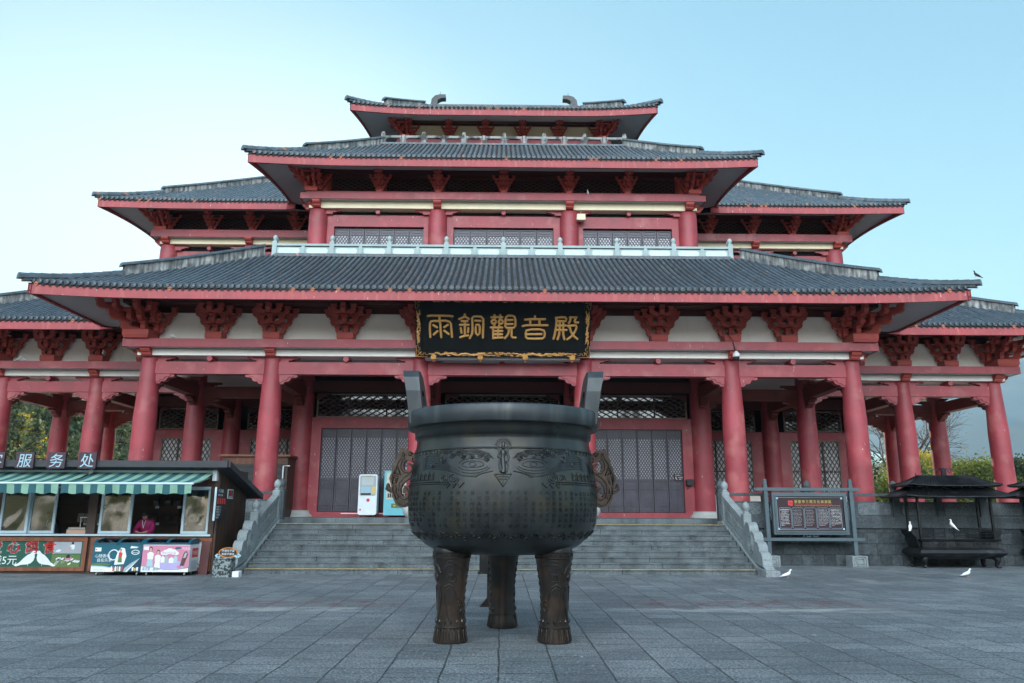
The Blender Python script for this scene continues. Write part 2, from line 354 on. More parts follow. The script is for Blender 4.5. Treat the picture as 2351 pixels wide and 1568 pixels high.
    lo = -xc if ulo is None else ulo; hi = xc if uhi is None else uhi
    if sides in ('both',):
        plane(lambda u, d: (u, ye + d), -xc, xc, 1, 1, None, None, True, gable)
        ye2 = sideuend or yback
        dm_ = dmax; dmax = hip_to or dmax
        plane(lambda u, d: (xc - d, u), ye, ye2, 1, 0, None, valley, False)
        plane(lambda u, d: (-xc + d, u), ye, ye2, 1, 0, None, valley, False); dmax = dm_
    else:                                 # wings: the outer corner only, mirrored
        plane(lambda u, d: (u, ye + d), ulo, xc, 0, 1, valley, None, True)
        plane(lambda u, d: (-u, ye + d), ulo, xc, 0, 1, valley, None, True)
        plane(lambda u, d: (xc - d, u), ye, yback, 1, 0, None, None, False)
        plane(lambda u, d: (-xc + d, u), ye, yback, 1, 0, None, None, False)
    CH = mat('broken_tile_edge', (0.45, 0.17, 0.10), 0.8, 0.2, 5, 0)
    bl = (lambda m, *a: m.split(*a)) if sides == 'wing' else (lambda m, *a: m.build(*a))
    bl(deck, 'roof_deck', PAN, root); bl(rows, 'tile_field', [tilem, PAN, CH], root)
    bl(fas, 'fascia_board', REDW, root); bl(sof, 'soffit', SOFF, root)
    # hip ridges
    for sg in (-1, 1):
        low = MB(); tall = MB(); tmax = hip_to or dmax; t_b = tb * tmax
        def P(t, w, dz):
            s = max(0, 1 - t / L); x = sg * (xc - t); y = ye + t
            return (x + sg * w * 0.7071, y + w * 0.7071, zf(t, s) + dz)
        def sweep(mb, t0, t1, n, sec, mi, zfun=lambda t: 0):
            rings = []
            for i in range(n + 1):
                t = t0 + (t1 - t0) * i / n; rings += [P(t, w, dz + zfun(t)) for w, dz in sec]
            m_ = len(sec); fs = [(i * m_ + j, i * m_ + (j + 1) % m_, (i + 1) * m_ + (j + 1) % m_, (i + 1) * m_ + j) for i in range(n) for j in range(m_)]
            fs += [tuple(range(m_)), tuple(range((n + 1) * m_ - 1, n * m_ - 1, -1))]; mb.add(rings, fs, False, mi)
        up = lambda t: 0.07 * max(0, 1 - (t + ext) / 1.2) ** 2
        t = -ext - 0.22
        step = 0.22
        while t < t_b:
            sweep(low, t, min(t + step, t_b), 1, [(-.16, 0.02), (-.15, .12), (-.07, .20), (.07, .20), (.15, .12), (.16, 0.02)], 0, lambda q, t0=t: up(q) + 0.018 * (1 - (q - t0) / step)); t += step
        sweep(low, -ext - 0.12, t_b, 8, [(-.12, -0.06), (-.12, .04), (.12, .04), (.12, -0.06)], 0, up)
        low.build('hip_ridge', tilem, root)
        n = max(4, int((tmax - t_b) / 0.4))
        sweep(tall, t_b, tmax, n, [(-.13, -0.05), (-.13, rh), (.13, rh), (.13, -0.05)], 0)
        t = t_b - 0.08
        while t < tmax:
            t1 = min(t + 0.42, tmax)
            sweep(tall, t, t1 - 0.012, 1, [(-.20, rh), (-.18, rh + .06), (-.1, rh + .12), (.1, rh + .12), (.18, rh + .06), (.20, rh)], 1); t = t1
        tall.build('hip_ridge', [RIDGE, tilem], root)
    return root, zf
rA, zA = roof(12.75, 27, 2.75, 0.20, 4.6, 0.18, 8.97, 0.33, 0.48, 0.0125, 5.55, 'both', valley=28.62, sideuend=31.6, rh=.38)
rB, zB = roof(20.8, 31.37, 2.75, 0.20, 4.6, 0.18, 8.95, 0.33, 0.48, 0.0125, 5.7, 'wing', ulo=10.4, valley=15.5, rh=.38, yback=43.3)
rC, zC = roof(8.33, 32.0, 2.05, 0.42, 4.2, 0.15, 16.62, 0.36, 0.60, 0.011, 4.4, 'both', valley=34.35, sideuend=38.5, tilem=TILE2)
rD, zD = roof(16.9, 36.4, 2.05, 0.42, 4.2, 0.13, 16.42, 0.36, 0.60, 0.005, 8.2, 'wing', ulo=4.2, valley=10.4, tilem=TILE2, tb=0.2)
rE, zE = roof(5.0, 35.9, 2.05, 0.42, 3.6, 0.12, 21.26, 0.34, 0.46, 0.012, 6.7, 'both', gable=4.3, yback=47, tilem=TILE2, tb=0.36, hip_to=2.75, rh=.44)
# top ridge, descending ridges and end ornaments
tr = MB(); tr.box(-4.4, 40.42, 24.6, 4.4, 40.72, 25.1); tr.box(-4.4, 40.36, 25.1, 4.4, 40.78, 25.22, 1)
for sg in (-1, 1):
    for k in range(8):
        d0 = 2.75 + 3.9 * k / 8; d1 = 2.75 + 3.9 * (k + 1) / 8; z0, z1 = zE(d0, 0), zE(d1, 0)
        x0, x1 = sg * 4.3 - 0.14, sg * 4.3 + 0.14
        tr.add([(x0, 33.85 + d0, z0), (x1, 33.85 + d0, z0), (x1, 33.85 + d1, z1), (x0, 33.85 + d1, z1), (x0, 33.85 + d0, z0 + .42), (x1, 33.85 + d0, z0 + .42), (x1, 33.85 + d1, z1 + .42), (x0, 33.85 + d1, z1 + .42)],
               [(0, 1, 5, 4), (1, 2, 6, 5), (3, 0, 4, 7), (4, 5, 6, 7)])
tr.build('top_ridge', [RIDGE, TILE2], rE)
for sg in (-1, 1):
    orn = MB(); pts = [(0.35, 0), (0.42, .5), (.36, .9), (.16, 1.12), (-.12, 1.2), (-.5, 1.2), (-.5, .98), (-.22, .96), (-.02, .84), (.02, .6), (-.1, .3), (-.3, 0)]
    orn.prism([(sg * x * 0.95 + sg * 3.95, z + 24.62) for x, z in pts], lambda a_, b_, t: (a_, t, b_), 40.3, 40.75)
    orn.tube([(sg * 3.8, 40.5, 25.5), (sg * 3.8, 40.5, 26.1)], 0.012, 5); orn.build('ridge_ornament', mat('dark_ridge_stone', (0.10, 0.105, 0.11), 0.8, 0.35, 4, 0.2, 30), rE)

# ---- bracket sets
def arm(mb, fn, half, h=0.34, th=0.16, one=0):
    k = 0.0
    R = [(half - .16, 0), (half - .05, .05), (half, .15), (half - .02, .24), (half + .03, .25), (half + .03, h), (half - .19, h), (half - .19, .25), (half - .15, .24), (half - .16, .15), (half - .25, .10)]
    Lf = [(-x, z) for x, z in R[::-1]] if not one else [(-0.1, .10), (-0.1, 0)]
    poly = R + Lf
    mb.prism(poly, fn, -th / 2, th / 2)
def tongue(mb, fn, reach, h=0.34, th=0.17):
    P = [(-0.15, 0.0), (reach - .12, 0), (reach - .02, .06), (reach + .02, .16), (reach, .23), (reach + .05, .25), (reach + .05, h), (reach - .18, h), (reach - .2, .26), (reach - .26, .15), (-0.15, .15)]
    mb.prism(P, fn, -th / 2, th / 2)
def bracket_mesh(n, corner=0):
    mb = MB(); st = 0.36; h = 0.34
    w = (0.30 if n == 3 else 0.21) if not corner else 0.44
    px0, px1 = (-w, w) if not corner else (-0.30, 0.62)
    py0, py1 = (-w, .3) if not corner else (-.62, .30)
    # pedestal: local x lateral (outward positive for corners), y negative = outward
    for (z0, z1, g0, g1) in ((0, .12, -.03, -.07), (.12, .30, .0, .0)):
        vs = [(px0 - g1 if False else px0 + 0.0 - g0, py0 - g0, z0), (px1 + g0, py0 - g0, z0), (px1 + g0, py1, z0), (px0 - g0, py1, z0)]
        mb.add([(px0 + .04 * (z0 == 0), py0 + .04 * (z0 == 0), z0), (px1 - .04 * (z0 == 0), py0 + .04 * (z0 == 0), z0), (px1 - .04 * (z0 == 0), py1, z0), (px0 + .04 * (z0 == 0), py1, z0),
                (px0, py0, z1), (px1, py0, z1), (px1, py1, z1), (px0, py1, z1)],
               [(3, 2, 1, 0), (4, 5, 6, 7), (0, 1, 5, 4), (1, 2, 6, 5), (2, 3, 7, 6), (3, 0, 4, 7)])
    for i in range(n):
        z = 0.28 + i * h * 0.93
        for j in range(i + 1):
            if 0 < j < i and (n == 4 or corner): continue
            yo = 0.05 - j * st; half = (0.42 + 0.2 * (i - j)) if n == 3 or corner else (0.32 + 0.165 * (i - j))
            if not corner: arm(mb, lambda a, b, t: (a, yo + t, z + b), half)
            else:
                for s_ in (0, 1):
                    f2 = (lambda a, b, t: (-a, yo + t, z + b)) if s_ == 0 else (lambda a, b, t: (-yo + t, a, z + b))
                    arm(mb, f2, half + 0.12, one=1)
                    g2 = (lambda a, b, t: (a, yo + t, z + b)) if s_ == 0 else (lambda a, b, t: (-yo + t, -a, z + b))
                    tongue(mb, g2, 0.2 + (i + 1) * st)
        if not corner: tongue(mb, lambda a, b, t: (t, -a, z + b), 0.16 + i * st)
        else:
            tongue(mb, lambda a, b, t: (-.34 + t, -a, z + b), 0.16 + i * st)
            tongue(mb, lambda a, b, t: (a, .34 + t, z + b), 0.16 + i * st)
            dd = 0.7071; tongue(mb, lambda a, b, t: (a * dd - t * dd, -a * dd - t * dd, z + b), 0.5 + (i + 1) * st * 1.2)
    return mb
BM = {}
for n in (3, 4):
    bm_ = BRK if n == 3 else mat('lifted_bracket_red', (0.52, 0.080, 0.062), 0.6, 0.16, 2.0, 0.08, 50); BM[n, 0] = bracket_mesh(n).mesh('bracket_set', bm_); BM[n, 1] = bracket_mesh(n, 1).mesh('bracket_set', bm_)  # upper sets get a lighter copy of the red, lifted against soffit shade
def put_bracket(x, y, z, sc, n=3, corner=0, face=0):
    M = Matrix.Translation((x, y, z))
    if corner: M = M @ (Matrix.Scale(-1, 4, (1, 0, 0)) if x < 0 else Matrix.Identity(4))
    elif face: M = M @ Matrix.Rotation(face * pi / 2, 4, 'Z')
    M = M @ Matrix.Scale(sc, 4)
    return link('bracket_set', BM[n, corner], HALL, M)
for sg in (-1, 1):
    put_bracket(sg * 12.85, 26.72, 7.67, 1.0, 3, 1)
    for x in (10.4, 8.33, 5.68, 2.96): put_bracket(sg * x, 26.75, 7.67, 1.0)
    put_bracket(sg * 12.95, 29.3, 7.67, 1.0, 3, 0, sg)
    put_bracket(sg * 20.9, 31.1, 7.67, 1.0, 3, 1)
    for x in (18.87, 16.88, 14.9): put_bracket(sg * x, 31.12, 7.67, 1.0)
    for y in (33.5, 35.7, 38): put_bracket(sg * 21.0, y, 7.67, 1.0, 3, 0, sg)
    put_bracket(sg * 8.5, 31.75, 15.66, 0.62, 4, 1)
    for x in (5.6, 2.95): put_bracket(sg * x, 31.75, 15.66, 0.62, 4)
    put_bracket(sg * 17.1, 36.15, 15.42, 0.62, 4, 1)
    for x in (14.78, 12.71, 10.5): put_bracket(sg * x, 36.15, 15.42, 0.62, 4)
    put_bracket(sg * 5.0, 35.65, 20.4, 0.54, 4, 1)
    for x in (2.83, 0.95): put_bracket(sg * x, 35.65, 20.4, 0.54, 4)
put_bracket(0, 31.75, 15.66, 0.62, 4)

# ---- ledges, lintels, friezes
def ledge(name, boxes, z0, z1, fas):
    mb = MB()
    for x0, y0, x1, y1 in boxes: mb.box(x0, y0, z0 + .015, x1, y1, z1 - .03)
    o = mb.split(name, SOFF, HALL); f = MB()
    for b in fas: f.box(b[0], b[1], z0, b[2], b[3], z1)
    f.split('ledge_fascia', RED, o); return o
t = .06
def rim(x, y0, yb, xin=None):
    r = [(-x, y0, x, y0 + t), (-x, y0 + t, -x + t, yb), (x - t, y0 + t, x, yb)] if xin is None else []
    if xin is not None:
        for s in (-1, 1): r += [(min(s * xin, s * x), y0, max(s * xin, s * x), y0 + t), (min(s * x, s * (x - t)), y0 + t, max(s * x, s * (x - t)), yb)]
    return r
ledge('ledge', [(-13.45, 26.3, 13.45, 30.6), (-21.5, 30.6, 21.5, 40.8), (-17.2, 40.8, 17.2, 52)], 7.37, 7.67, rim(13.5, 26.26, 30.55) + rim(21.55, 30.56, 40.85, 13.47))
ledge('ledge', [(-8.99, 31.33, 8.99, 52)], 15.24, 15.52, rim(9.03, 31.29, 52)); MB().box(-8.8, 31.45, 15.5, 8.8, 31.8, 15.66).build('ledge_course', RED, HALL)
ledge('ledge', [(-17.55, 35.75, -9.1, 52), (9.1, 35.75, 17.55, 52)], 15.05, 15.42, rim(17.6, 35.7, 52, 9.08))
ledge('ledge', [(-5.46, 35.4, 5.46, 46)], 20.12, 20.4, rim(5.5, 35.35, 46))
lin = MB()
for sg in (-1, 1):
    lin.box(sg * 12.39, 27.36, 7.14, sg * 13.11, 31.0, 7.36); lin.box(sg * 13.11, 31.02, 7.14, sg * 21.16, 31.73, 7.36); lin.box(sg * 20.44, 31.75, 7.14, sg * 21.16, 40.5, 7.36)
    lin.box(sg * 16.5, 31.75, 7.14, sg * 17.2, 35.4, 7.36)
lin.box(-13.11, 26.64, 7.14, 13.11, 27.34, 7.36); lin.split('lintel', WHITE, HALL)
lin = MB(); lin.box(-8.7, 31.62, 14.93, 8.7, 32.3, 15.24)
for sg in (-1, 1): lin.box(sg * 9.1, 36.02, 14.78, sg * 17.25, 36.7, 15.05)
lin.split('lintel', CREAM, HALL)
fr = MB()
fr.box(-12.9, 27, 7.64, 12.9, 27.2, 8.80)
for sg in (-1, 1): fr.box(sg * 12.7, 27.2, 7.64, sg * 12.9, 31.3, 8.8); fr.box(sg * 12.9, 31.37, 7.64, sg * 20.9, 31.6, 8.8); fr.box(sg * 20.7, 31.6, 7.64, sg * 20.9, 40.4, 8.8); fr.box(sg * 16.9, 40.2, 7.64, sg * 20.7, 40.4, 9.6)
fr.split('frieze_wall', WHITE, HALL)
fr = MB(); fr.box(-4.9, 35.9, 20.4, 4.9, 36.1, 21.4); fr.build('frieze_wall', CREAM, HALL)
# eave purlins and dark band above the friezes
def purl(x, y0, yb, zs, xin=None):
    for off, z, h in zs:
        pu = MB()
        if xin is None: pu.box(-x - off, y0 - off, z, x + off, y0 - off + .18, z + h)
        for s in (-1, 1):
            if xin is not None: pu.box(s * xin, y0 - off, z, s * (x + off), y0 - off + .18, z + h)
            pu.box(s * (x + off), y0 - off + .19, z, s * (x + off - .18), yb, z + h)
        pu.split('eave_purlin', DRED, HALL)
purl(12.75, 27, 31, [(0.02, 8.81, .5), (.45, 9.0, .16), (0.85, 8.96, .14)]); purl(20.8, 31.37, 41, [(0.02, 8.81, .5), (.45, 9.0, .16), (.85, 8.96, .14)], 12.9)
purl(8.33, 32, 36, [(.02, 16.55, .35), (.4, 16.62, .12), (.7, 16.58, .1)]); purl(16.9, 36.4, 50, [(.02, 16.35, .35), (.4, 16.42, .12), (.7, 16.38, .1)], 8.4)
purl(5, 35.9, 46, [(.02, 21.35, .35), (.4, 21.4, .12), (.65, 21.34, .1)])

# ---- lattice helper: diamond bars clipped to a rectangle
def lattice(mb, x0, x1, z0, z1, y, dx, dz, w=0.03, dep=0.03, mi=0):
    m = dz / dx; H = z1 - z0; Wd = x1 - x0
    for sg in (1, -1):
        c = -Wd * m
        k = 0
        while True:
            c = -Wd * m + k * dz; k += 1
            if c > H: break
            # line z = c + m*x in local coords
            xa = max(0, -c / m); xb = min(Wd, (H - c) / m)
            if xb - xa < 0.01: continue
            za, zb = c + m * xa, c + m * xb
            if sg < 0: xa, xb = Wd - xa, Wd - xb
            dxl, dzl = xb - xa, zb - za; ln = sqrt(dxl * dxl + dzl * dzl); nx, nz = -dzl / ln * w / 2, dxl / ln * w / 2
            y0, y1 = (y, y + dep) if sg > 0 else (y + .004, y + dep + .004)
            P = [(x0 + xa + nx, z0 + za + nz), (x0 + xa - nx, z0 + za - nz), (x0 + xb - nx, z0 + zb - nz), (x0 + xb + nx, z0 + zb + nz)]
            mb.add([(p[0], y0, p[1]) for p in P] + [(p[0], y1, p[1]) for p in P], [(0, 1, 2, 3), (4, 7, 6, 5), (0, 4, 5, 1), (1, 5, 6, 2), (2, 6, 7, 3), (3, 7, 4, 0)], mi=mi)
def rframe(mb, x0, x1, z0, z1, y0, y1, w, mi=0):
    mb.box(x0, y0, z0, x0 + w, y1, z1, mi); mb.box(x1 - w, y0, z0, x1, y1, z1, mi); mb.box(x0 + w, y0, z0, x1 - w, y1, z0 + w, mi); mb.box(x0 + w, y0, z1 - w, x1 - w, y1, z1, mi)
def octo(x0, x1, z0, z1, c): return [(x0 + c, z0), (x1 - c, z0), (x1 - c, z0 + c * .6), (x1, z0 + c * .6), (x1, z1 - c * .6), (x1 - c, z1 - c * .6), (x1 - c, z1), (x0 + c, z1), (x0 + c, z1 - c * .6), (x0, z1 - c * .6), (x0, z0 + c * .6), (x0 + c, z0 + c * .6)]
def door_leaf(x0, x1, z0, z1, y, scale_split, parent, dx=0.115, dz=0.172):
    """scale_split: list of (kind, z0, z1)"""
    mb = MB(); g = 0.012; w = 0.055
    mb.box(x0 + g, y, z0, x0 + g + w, y + .06, z1); mb.box(x1 - g - w, y, z0, x1 - g, y + .06, z1)
    for kind, a, b in scale_split:
        xa, xb = x0 + g + w, x1 - g - w
        mb.box(xa, y, a, xb, y + .06, a + .045); mb.box(xa, y, b - .045, xb, y + .06, b)
        if kind == 'p':
            mb.box(xa, y + .03, a + .045, xb, y + .05, b - .045)
            mb.prism(octo(xa + .03, xb - .03, a + .075, b - .075, .035), lambda p, q, t_: (p, t_, q), y + .012, y + .031)
            mb.prism(octo(xa + .05, xb - .05, a + .095, b - .095, .03), lambda p, q, t_: (p, t_, q), y + .02, y + .0295) if False else None
        else:
            lattice(mb, xa, xb, a + .045, b - .045, y + .015, dx, dz, 0.036, 0.02)
    o = mb.build('door', DOORM, parent); pn = MB()
    for kind, a, b in scale_split:
        if kind == 'l': pn.box(x0 + g + w, y + .045, a + .04, x1 - g - w, y + .05, b - .04)
    pn.build('door_screen', PAPER, o); return o

# ---- columns
def column(x, y, z0, z1, rb, rt, base=None, cap=True, face=0):
    mb = MB(); zb = z0
    if base == 'drum': zb = z0 + .50
    if base == 'step': zb = z0 + .26
    mb.lathe([(rb, zb), (rb, zb + .3), (rb * .985, zb + (z1 - zb) * .35), (rb * .9 + rt * .1, zb + (z1 - zb) * .6), (rt * 1.06, zb + (z1 - zb) * .88), (rt, z1 - .04), (rt * .93, z1)], 28, x, y)
    o = mb.build('column', RED, HALL)
    if base == 'drum':
        MB().lathe([(.36, z0), (.40, z0 + .05), (.47, z0 + .13), (.50, z0 + .25), (.48, z0 + .37), (.42, z0 + .46), (.41, z0 + .5)], 28, x, y).build('column_base', CSTONE, o)
    if base == 'step':
        MB().lathe([(.66, z0), (.66, z0 + .07), (.62, z0 + .08), (.57, z0 + .13), (.535, z0 + .19), (.53, z0 + .26)], 28, x, y).build('column_base', CSTONE, o)
    if cap:
        c = MB(); r = rt + .02
        # short cloud-shaped block standing on the shaft in front of the lintel
        pr = [(0, 0), (.16, .0), (.22, .05), (.24, .11), (.30, .13), (.36, .2), (.36, .28), (0, .28)]
        yy = y - r + .06
        c.prism(pr, lambda a, b, t_: (x + t_, yy - a, z1 + b - .04), -.17, .17)
        if face:
            xx = x + face * (r - .06); c.prism(pr, lambda a, b, t_: (xx + face * a, y + t_, z1 + b - .04), -.17, .17)
            dd = .7071; c.prism(pr, lambda a, b, t_: (x + face * (rt * .55 + a) * dd - t_ * dd, y - (rt * .55 + a) * dd - t_ * dd * face, z1 + b - .04), -.13, .13)
        c.build('capital', BRK, o)
    return o
for sg in (-1, 1):
    for X in (2.96, 8.33, 12.75): column(sg * X, 27, 1.475, 7.14, .40, .31, 'drum' if X == 2.96 else 'step', True, sg if X > 12 else 0)
    column(sg * 8.33, 31.5, 1.475, 7.3, .44, .40, 'step', False); column(sg * 2.96, 31.45, 1.475, 7.3, .40, .36, 'step', False)
    column(sg * 12.75, 31.37, 1.475, 7.3, .40, .34, 'step', False)
    column(sg * 16.9, 31.37, 1.475, 7.14, .40, .31, 'step', True); column(sg * 20.8, 31.37, 1.475, 7.14, .40, .31, 'step', True, sg)
    for Y in (35.74, 40.1): column(sg * 20.8, Y, 1.475, 7.14, .40, .33, 'step', False)
    for X in (12.75, 16.9): column(sg * X, 35.74, 1.475, 7.3, .40, .35, 'step', False)
    for X in (2.96, 8.33): column(sg * X, 32.0, 11.95, 14.97, .43, .40, None, True, sg if X > 8 else 0)
    for X in (12.75, 16.9): column(sg * X, 36.4, 11.9, 14.82, .43, .40, None, True, sg if X > 16 else 0)

# ---- tie beams with corbels
CORB = [(0, 0), (.62, 0), (.66, -.04), (.66, -.08), (.60, -.11), (.46, -.12), (.40, -.16), (.40, -.20), (.34, -.25), (.2, -.27), (.17, -.34), (0, -.36)]
CORT = [(0, 0), (.30, 0), (.30, .07), (.42, .08), (.5, .12), (.62, .12), (.66, .15), (.64, .19), (0, .19)]
def tie(p, q, z0, z1, r, th=.38, dn=True, up=True, stub=True, m=RED, sc=1.0):
    (x0, y0), (x1, y1) = p, q; d = Vector((x1 - x0, y1 - y0, 0)); ln = d.length; d.normalize(); n = Vector((-d.y, d.x, 0))
    fn = lambda a, b, t_: (x0 + d.x * a + n.x * t_, y0 + d.y * a + n.y * t_, b)
    mb = MB(); mb.prism([(r * .8, z0), (ln - r * .8, z0), (ln - r * .8, z1), (r * .8, z1)], fn, -th / 2, th / 2); o = mb.build('tie_beam', m, HALL)
    for k in (0, 1):
        g = (lambda a: a + r * .85) if k == 0 else (lambda a: ln - a - r * .85)
        if dn: c = MB(); c.prism([(g(a * sc), z0 - .002 + b * sc) for a, b in CORB], fn, -.13, .13); c.prism([(g(a * sc * .8), z0 - .003 + b * sc * .8) for a, b in CORB], fn, -.16, .16); c.build('corbel', m, o)
        if up: c = MB(); c.prism([(g(a * sc), z1 + .002 + b * sc) for a, b in CORT], fn, -.13, .13); c.build('corbel', m, o)
    if stub:
        e = MB(); mx, my = (x0 + x1) / 2, (y0 + y1) / 2
        pts = [Vector((mx, my, (z1 + .1))) + n * s_ for s_ in (-.32, .32)]
        e.tube(pts, .10 * sc, 14); e.build('beam_end', m, o)
ZT0, ZT1 = 6.50, 6.94
xs = [-12.75, -8.33, -2.96, 2.96, 8.33, 12.75]
for i in range(5): tie((xs[i], 27), (xs[i + 1], 27), ZT0, ZT1, .33)
for sg in (-1, 1):
    for a, b in ((12.75, 16.9), (16.9, 20.8)):
        tie((sg * a, 31.37), (sg * b, 31.37), ZT0, ZT1, .33) if sg > 0 else tie((-b, 31.37), (-a, 31.37), ZT0, ZT1, .33)
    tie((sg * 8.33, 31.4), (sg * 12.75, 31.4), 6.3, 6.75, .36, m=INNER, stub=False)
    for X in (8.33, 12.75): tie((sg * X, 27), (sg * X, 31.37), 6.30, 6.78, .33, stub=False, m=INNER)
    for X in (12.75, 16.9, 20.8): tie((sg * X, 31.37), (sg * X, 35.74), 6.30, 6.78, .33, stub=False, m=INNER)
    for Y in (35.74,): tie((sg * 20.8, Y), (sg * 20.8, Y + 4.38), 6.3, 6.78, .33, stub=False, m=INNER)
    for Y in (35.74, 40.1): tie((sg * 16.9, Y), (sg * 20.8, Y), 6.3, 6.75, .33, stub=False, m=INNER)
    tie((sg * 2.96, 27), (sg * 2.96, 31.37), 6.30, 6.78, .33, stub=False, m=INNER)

# ---- ground floor walls
def bay_door(x0, x1, Y, n, parent=HALL):
    w = MB(); zd0, zd1, zt0, zt1 = 1.68, 5.07, 5.56, 6.46
    w.box(x0, Y, 1.475, x1, Y + .25, zd0)                        # sill
    w.box(x0, Y, zd0, x0 + .45, Y + .25, zd1); w.box(x1 - .45, Y, zd0, x1, Y + .25, zd1)
    w.box(x0, Y, zd1, x1, Y + .25, zt0 - .04)
    o = w.build('door_wall', RED, parent)
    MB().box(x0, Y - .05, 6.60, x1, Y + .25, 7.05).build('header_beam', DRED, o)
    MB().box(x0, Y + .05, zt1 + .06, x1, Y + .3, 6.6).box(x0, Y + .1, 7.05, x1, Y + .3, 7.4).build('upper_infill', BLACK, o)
    tr_ = MB(); rframe(tr_, x0 + .2, x1 - .2, zt0 - .04, zt1 + .05, Y + .02, Y + .12, .045); a = link('transom', tr_.mesh('transom', TRIM), parent)
    l = MB(); lattice(l, x0 + .245, x1 - .245, zt0, zt1, Y + .04, .36, .20, .03, .03)
    for k in (1, 2): xm = x0 + (x1 - x0) * k / 3; l.box(xm - .025, Y + .08, zt0, xm + .025, Y + .11, zt1)
    l.build('transom_lattice', LATT, a)
    for s_, xx in ((1, x0 + .2), (-1, x1 - .2)):                   # cloud corners of the transom
        c = MB()
        c.prism([(xx + s_ * p, zt1 + .055 - q) for p, q in ((0, 0), (.62, 0), (.58, .06), (.42, .07), (.38, .14), (.2, .16), (.16, .26), (0, .28))], lambda p, q, t_: (p, t_, q), Y - .03, Y + .02); c.build('transom_corner', DRED, a)
    MB().box(x0 + .2, Y + .13, zt0 - .02, x1 - .2, Y + .15, zt1 + .03).build('glass_pane', DGLASS, a)
    ws = (x1 - x0 - .9) / n
    for k in range(n):
        xa = x0 + .45 + ws * k
        door_leaf(xa, xa + ws, zd0 + .02, zd1 - .01, Y + .1, [('p', 1.70, 1.98), ('p', 1.98, 2.66), ('p', 2.66, 2.98), ('l', 2.98, 4.72), ('p', 4.72, 5.06)], o)
    return o
for x0, x1, n in ((-7.95, -3.3, 6), (-2.6, 2.6, 6), (3.3, 7.95, 6)): bay_door(x0, x1, 31.4, n)
def bay_window(x0, x1, Y):
    w = MB(); a0, a1, z0, z1 = x0 + .55, x1 - .55, 2.62, 5.05
    w.box(x0, Y, 1.475, x1, Y + .25, 1.72); w.box(x0, Y, 2.5, x1, Y + .25, z0); w.box(x0, Y, z0, a0, Y + .25, z1); w.box(a1, Y, z0, x1, Y + .25, z1); w.box(x0, Y, z1, x1, Y + .25, 5.44)
    o = w.build('window_wall', RED, HALL); MB().box(x0, Y + .02, 1.72, x1, Y + .25, 2.5).build('dado', WHITE, o)
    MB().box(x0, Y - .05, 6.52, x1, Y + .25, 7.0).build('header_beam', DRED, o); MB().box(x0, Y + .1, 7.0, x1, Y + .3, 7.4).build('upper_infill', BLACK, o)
    for (b0, b1, c0, c1, dx, dz, nm) in ((a0, a1, z0, z1, .2, .32, 'window'), (x0 + .35, x1 - .35, 5.47, 6.45, .34, .19, 'transom')):
        f = MB(); rframe(f, b0, b1, c0, c1, Y + .02, Y + .12, .045); p = f.build(nm, TRIM, o if False else HALL)
        l = MB(); lattice(l, b0 + .045, b1 - .045, c0 + .045, c1 - .045, Y + .04, dx, dz, .034, .03)
        if nm == 'window':
            for k in (1, 2): xm = b0 + (b1 - b0) * k / 3; l.box(xm - .04, Y + .07, c0 + .05, xm + .04, Y + .11, c1 - .05)
            l.box(b0 + .05, Y + .07, c0 + .95, b1 - .05, Y + .1, c0 + 1.0)
        l.build('window_lattice', LATT, p)
        MB().box(b0, Y + .14, c0, b1, Y + .16, c1).build('window_screen', PAPER2 if nm == 'window' else DGLASS, p)
    for s_, xx in ((1, x0 + .35), (-1, x1 - .35)):
        c = MB()
        c.prism([(xx + s_ * p, 6.455 - q) for p, q in ((0, 0), (.5, 0), (.46, .06), (.34, .07), (.3, .14), (.16, .16), (.12, .26), (0, .28))], lambda p, q, t_: (p, t_, q), Y - .03, Y + .02); c.build('transom_corner', DRED, o)
for sg in (-1, 1):
    for a, b in ((8.7, 12.4), (13.1, 16.55)): bay_window(min(sg * a, sg * b), max(sg * a, sg * b), 35.74)
sw = MB()
for sg in (-1, 1):
    sw.box(sg * 8.2, 31.6, 1.475, sg * 8.45, 35.8, 7.38); sw.box(sg * 16.75, 36.0, 1.475, sg * 17.0, 52, 7.38)
    sw.box(sg * 8.0, 31.42, 1.475, sg * 8.2, 31.65, 7.38); 
sw.split('side_wall', RED, HALL)
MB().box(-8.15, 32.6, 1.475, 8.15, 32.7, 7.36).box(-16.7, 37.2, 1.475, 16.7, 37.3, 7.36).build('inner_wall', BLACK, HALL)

# ---- upper storeys: decks, sun-blocking boxes, walls
MB().box(-9.7, 29.75, 11.6, 9.7, 36.0, 11.98).box(-17.8, 34.4, 11.5, -9.7, 52, 11.95).box(9.7, 34.4, 11.5, 17.8, 52, 11.95).split('deck', STONE, HALL)
MB().box(-6.15, 34.30, 19.1, 6.15, 47, 19.45).build('deck', BSTONE, HALL)
MB().box(-8.2, 32.45, 11.98, 8.2, 50, 17.8).box(-16.6, 36.8, 11.95, -8.4, 50, 17.5).box(8.4, 36.8, 11.95, 16.6, 50, 17.5).box(-4.9, 36.3, 19.45, 4.9, 46, 22.1).split('sun_blocker', BLACK, HALL)  # black boxes added inside the storeys to block sun from behind
w = MB()
for a, b, c0, c1 in ((-8.33, -2.96, -7.6, -3.58), (-2.96, 2.96, -2.25, 2.25), (2.96, 8.33, 3.58, 7.6)):
    w.box(a, 31.95, 11.98, c0, 32.2, 14.18); w.box(c1, 31.95, 11.98, b, 32.2, 14.18); w.box(a, 31.95, 14.18, b, 32.2, 14.72)
w.split('upper_wall', RED, HALL)
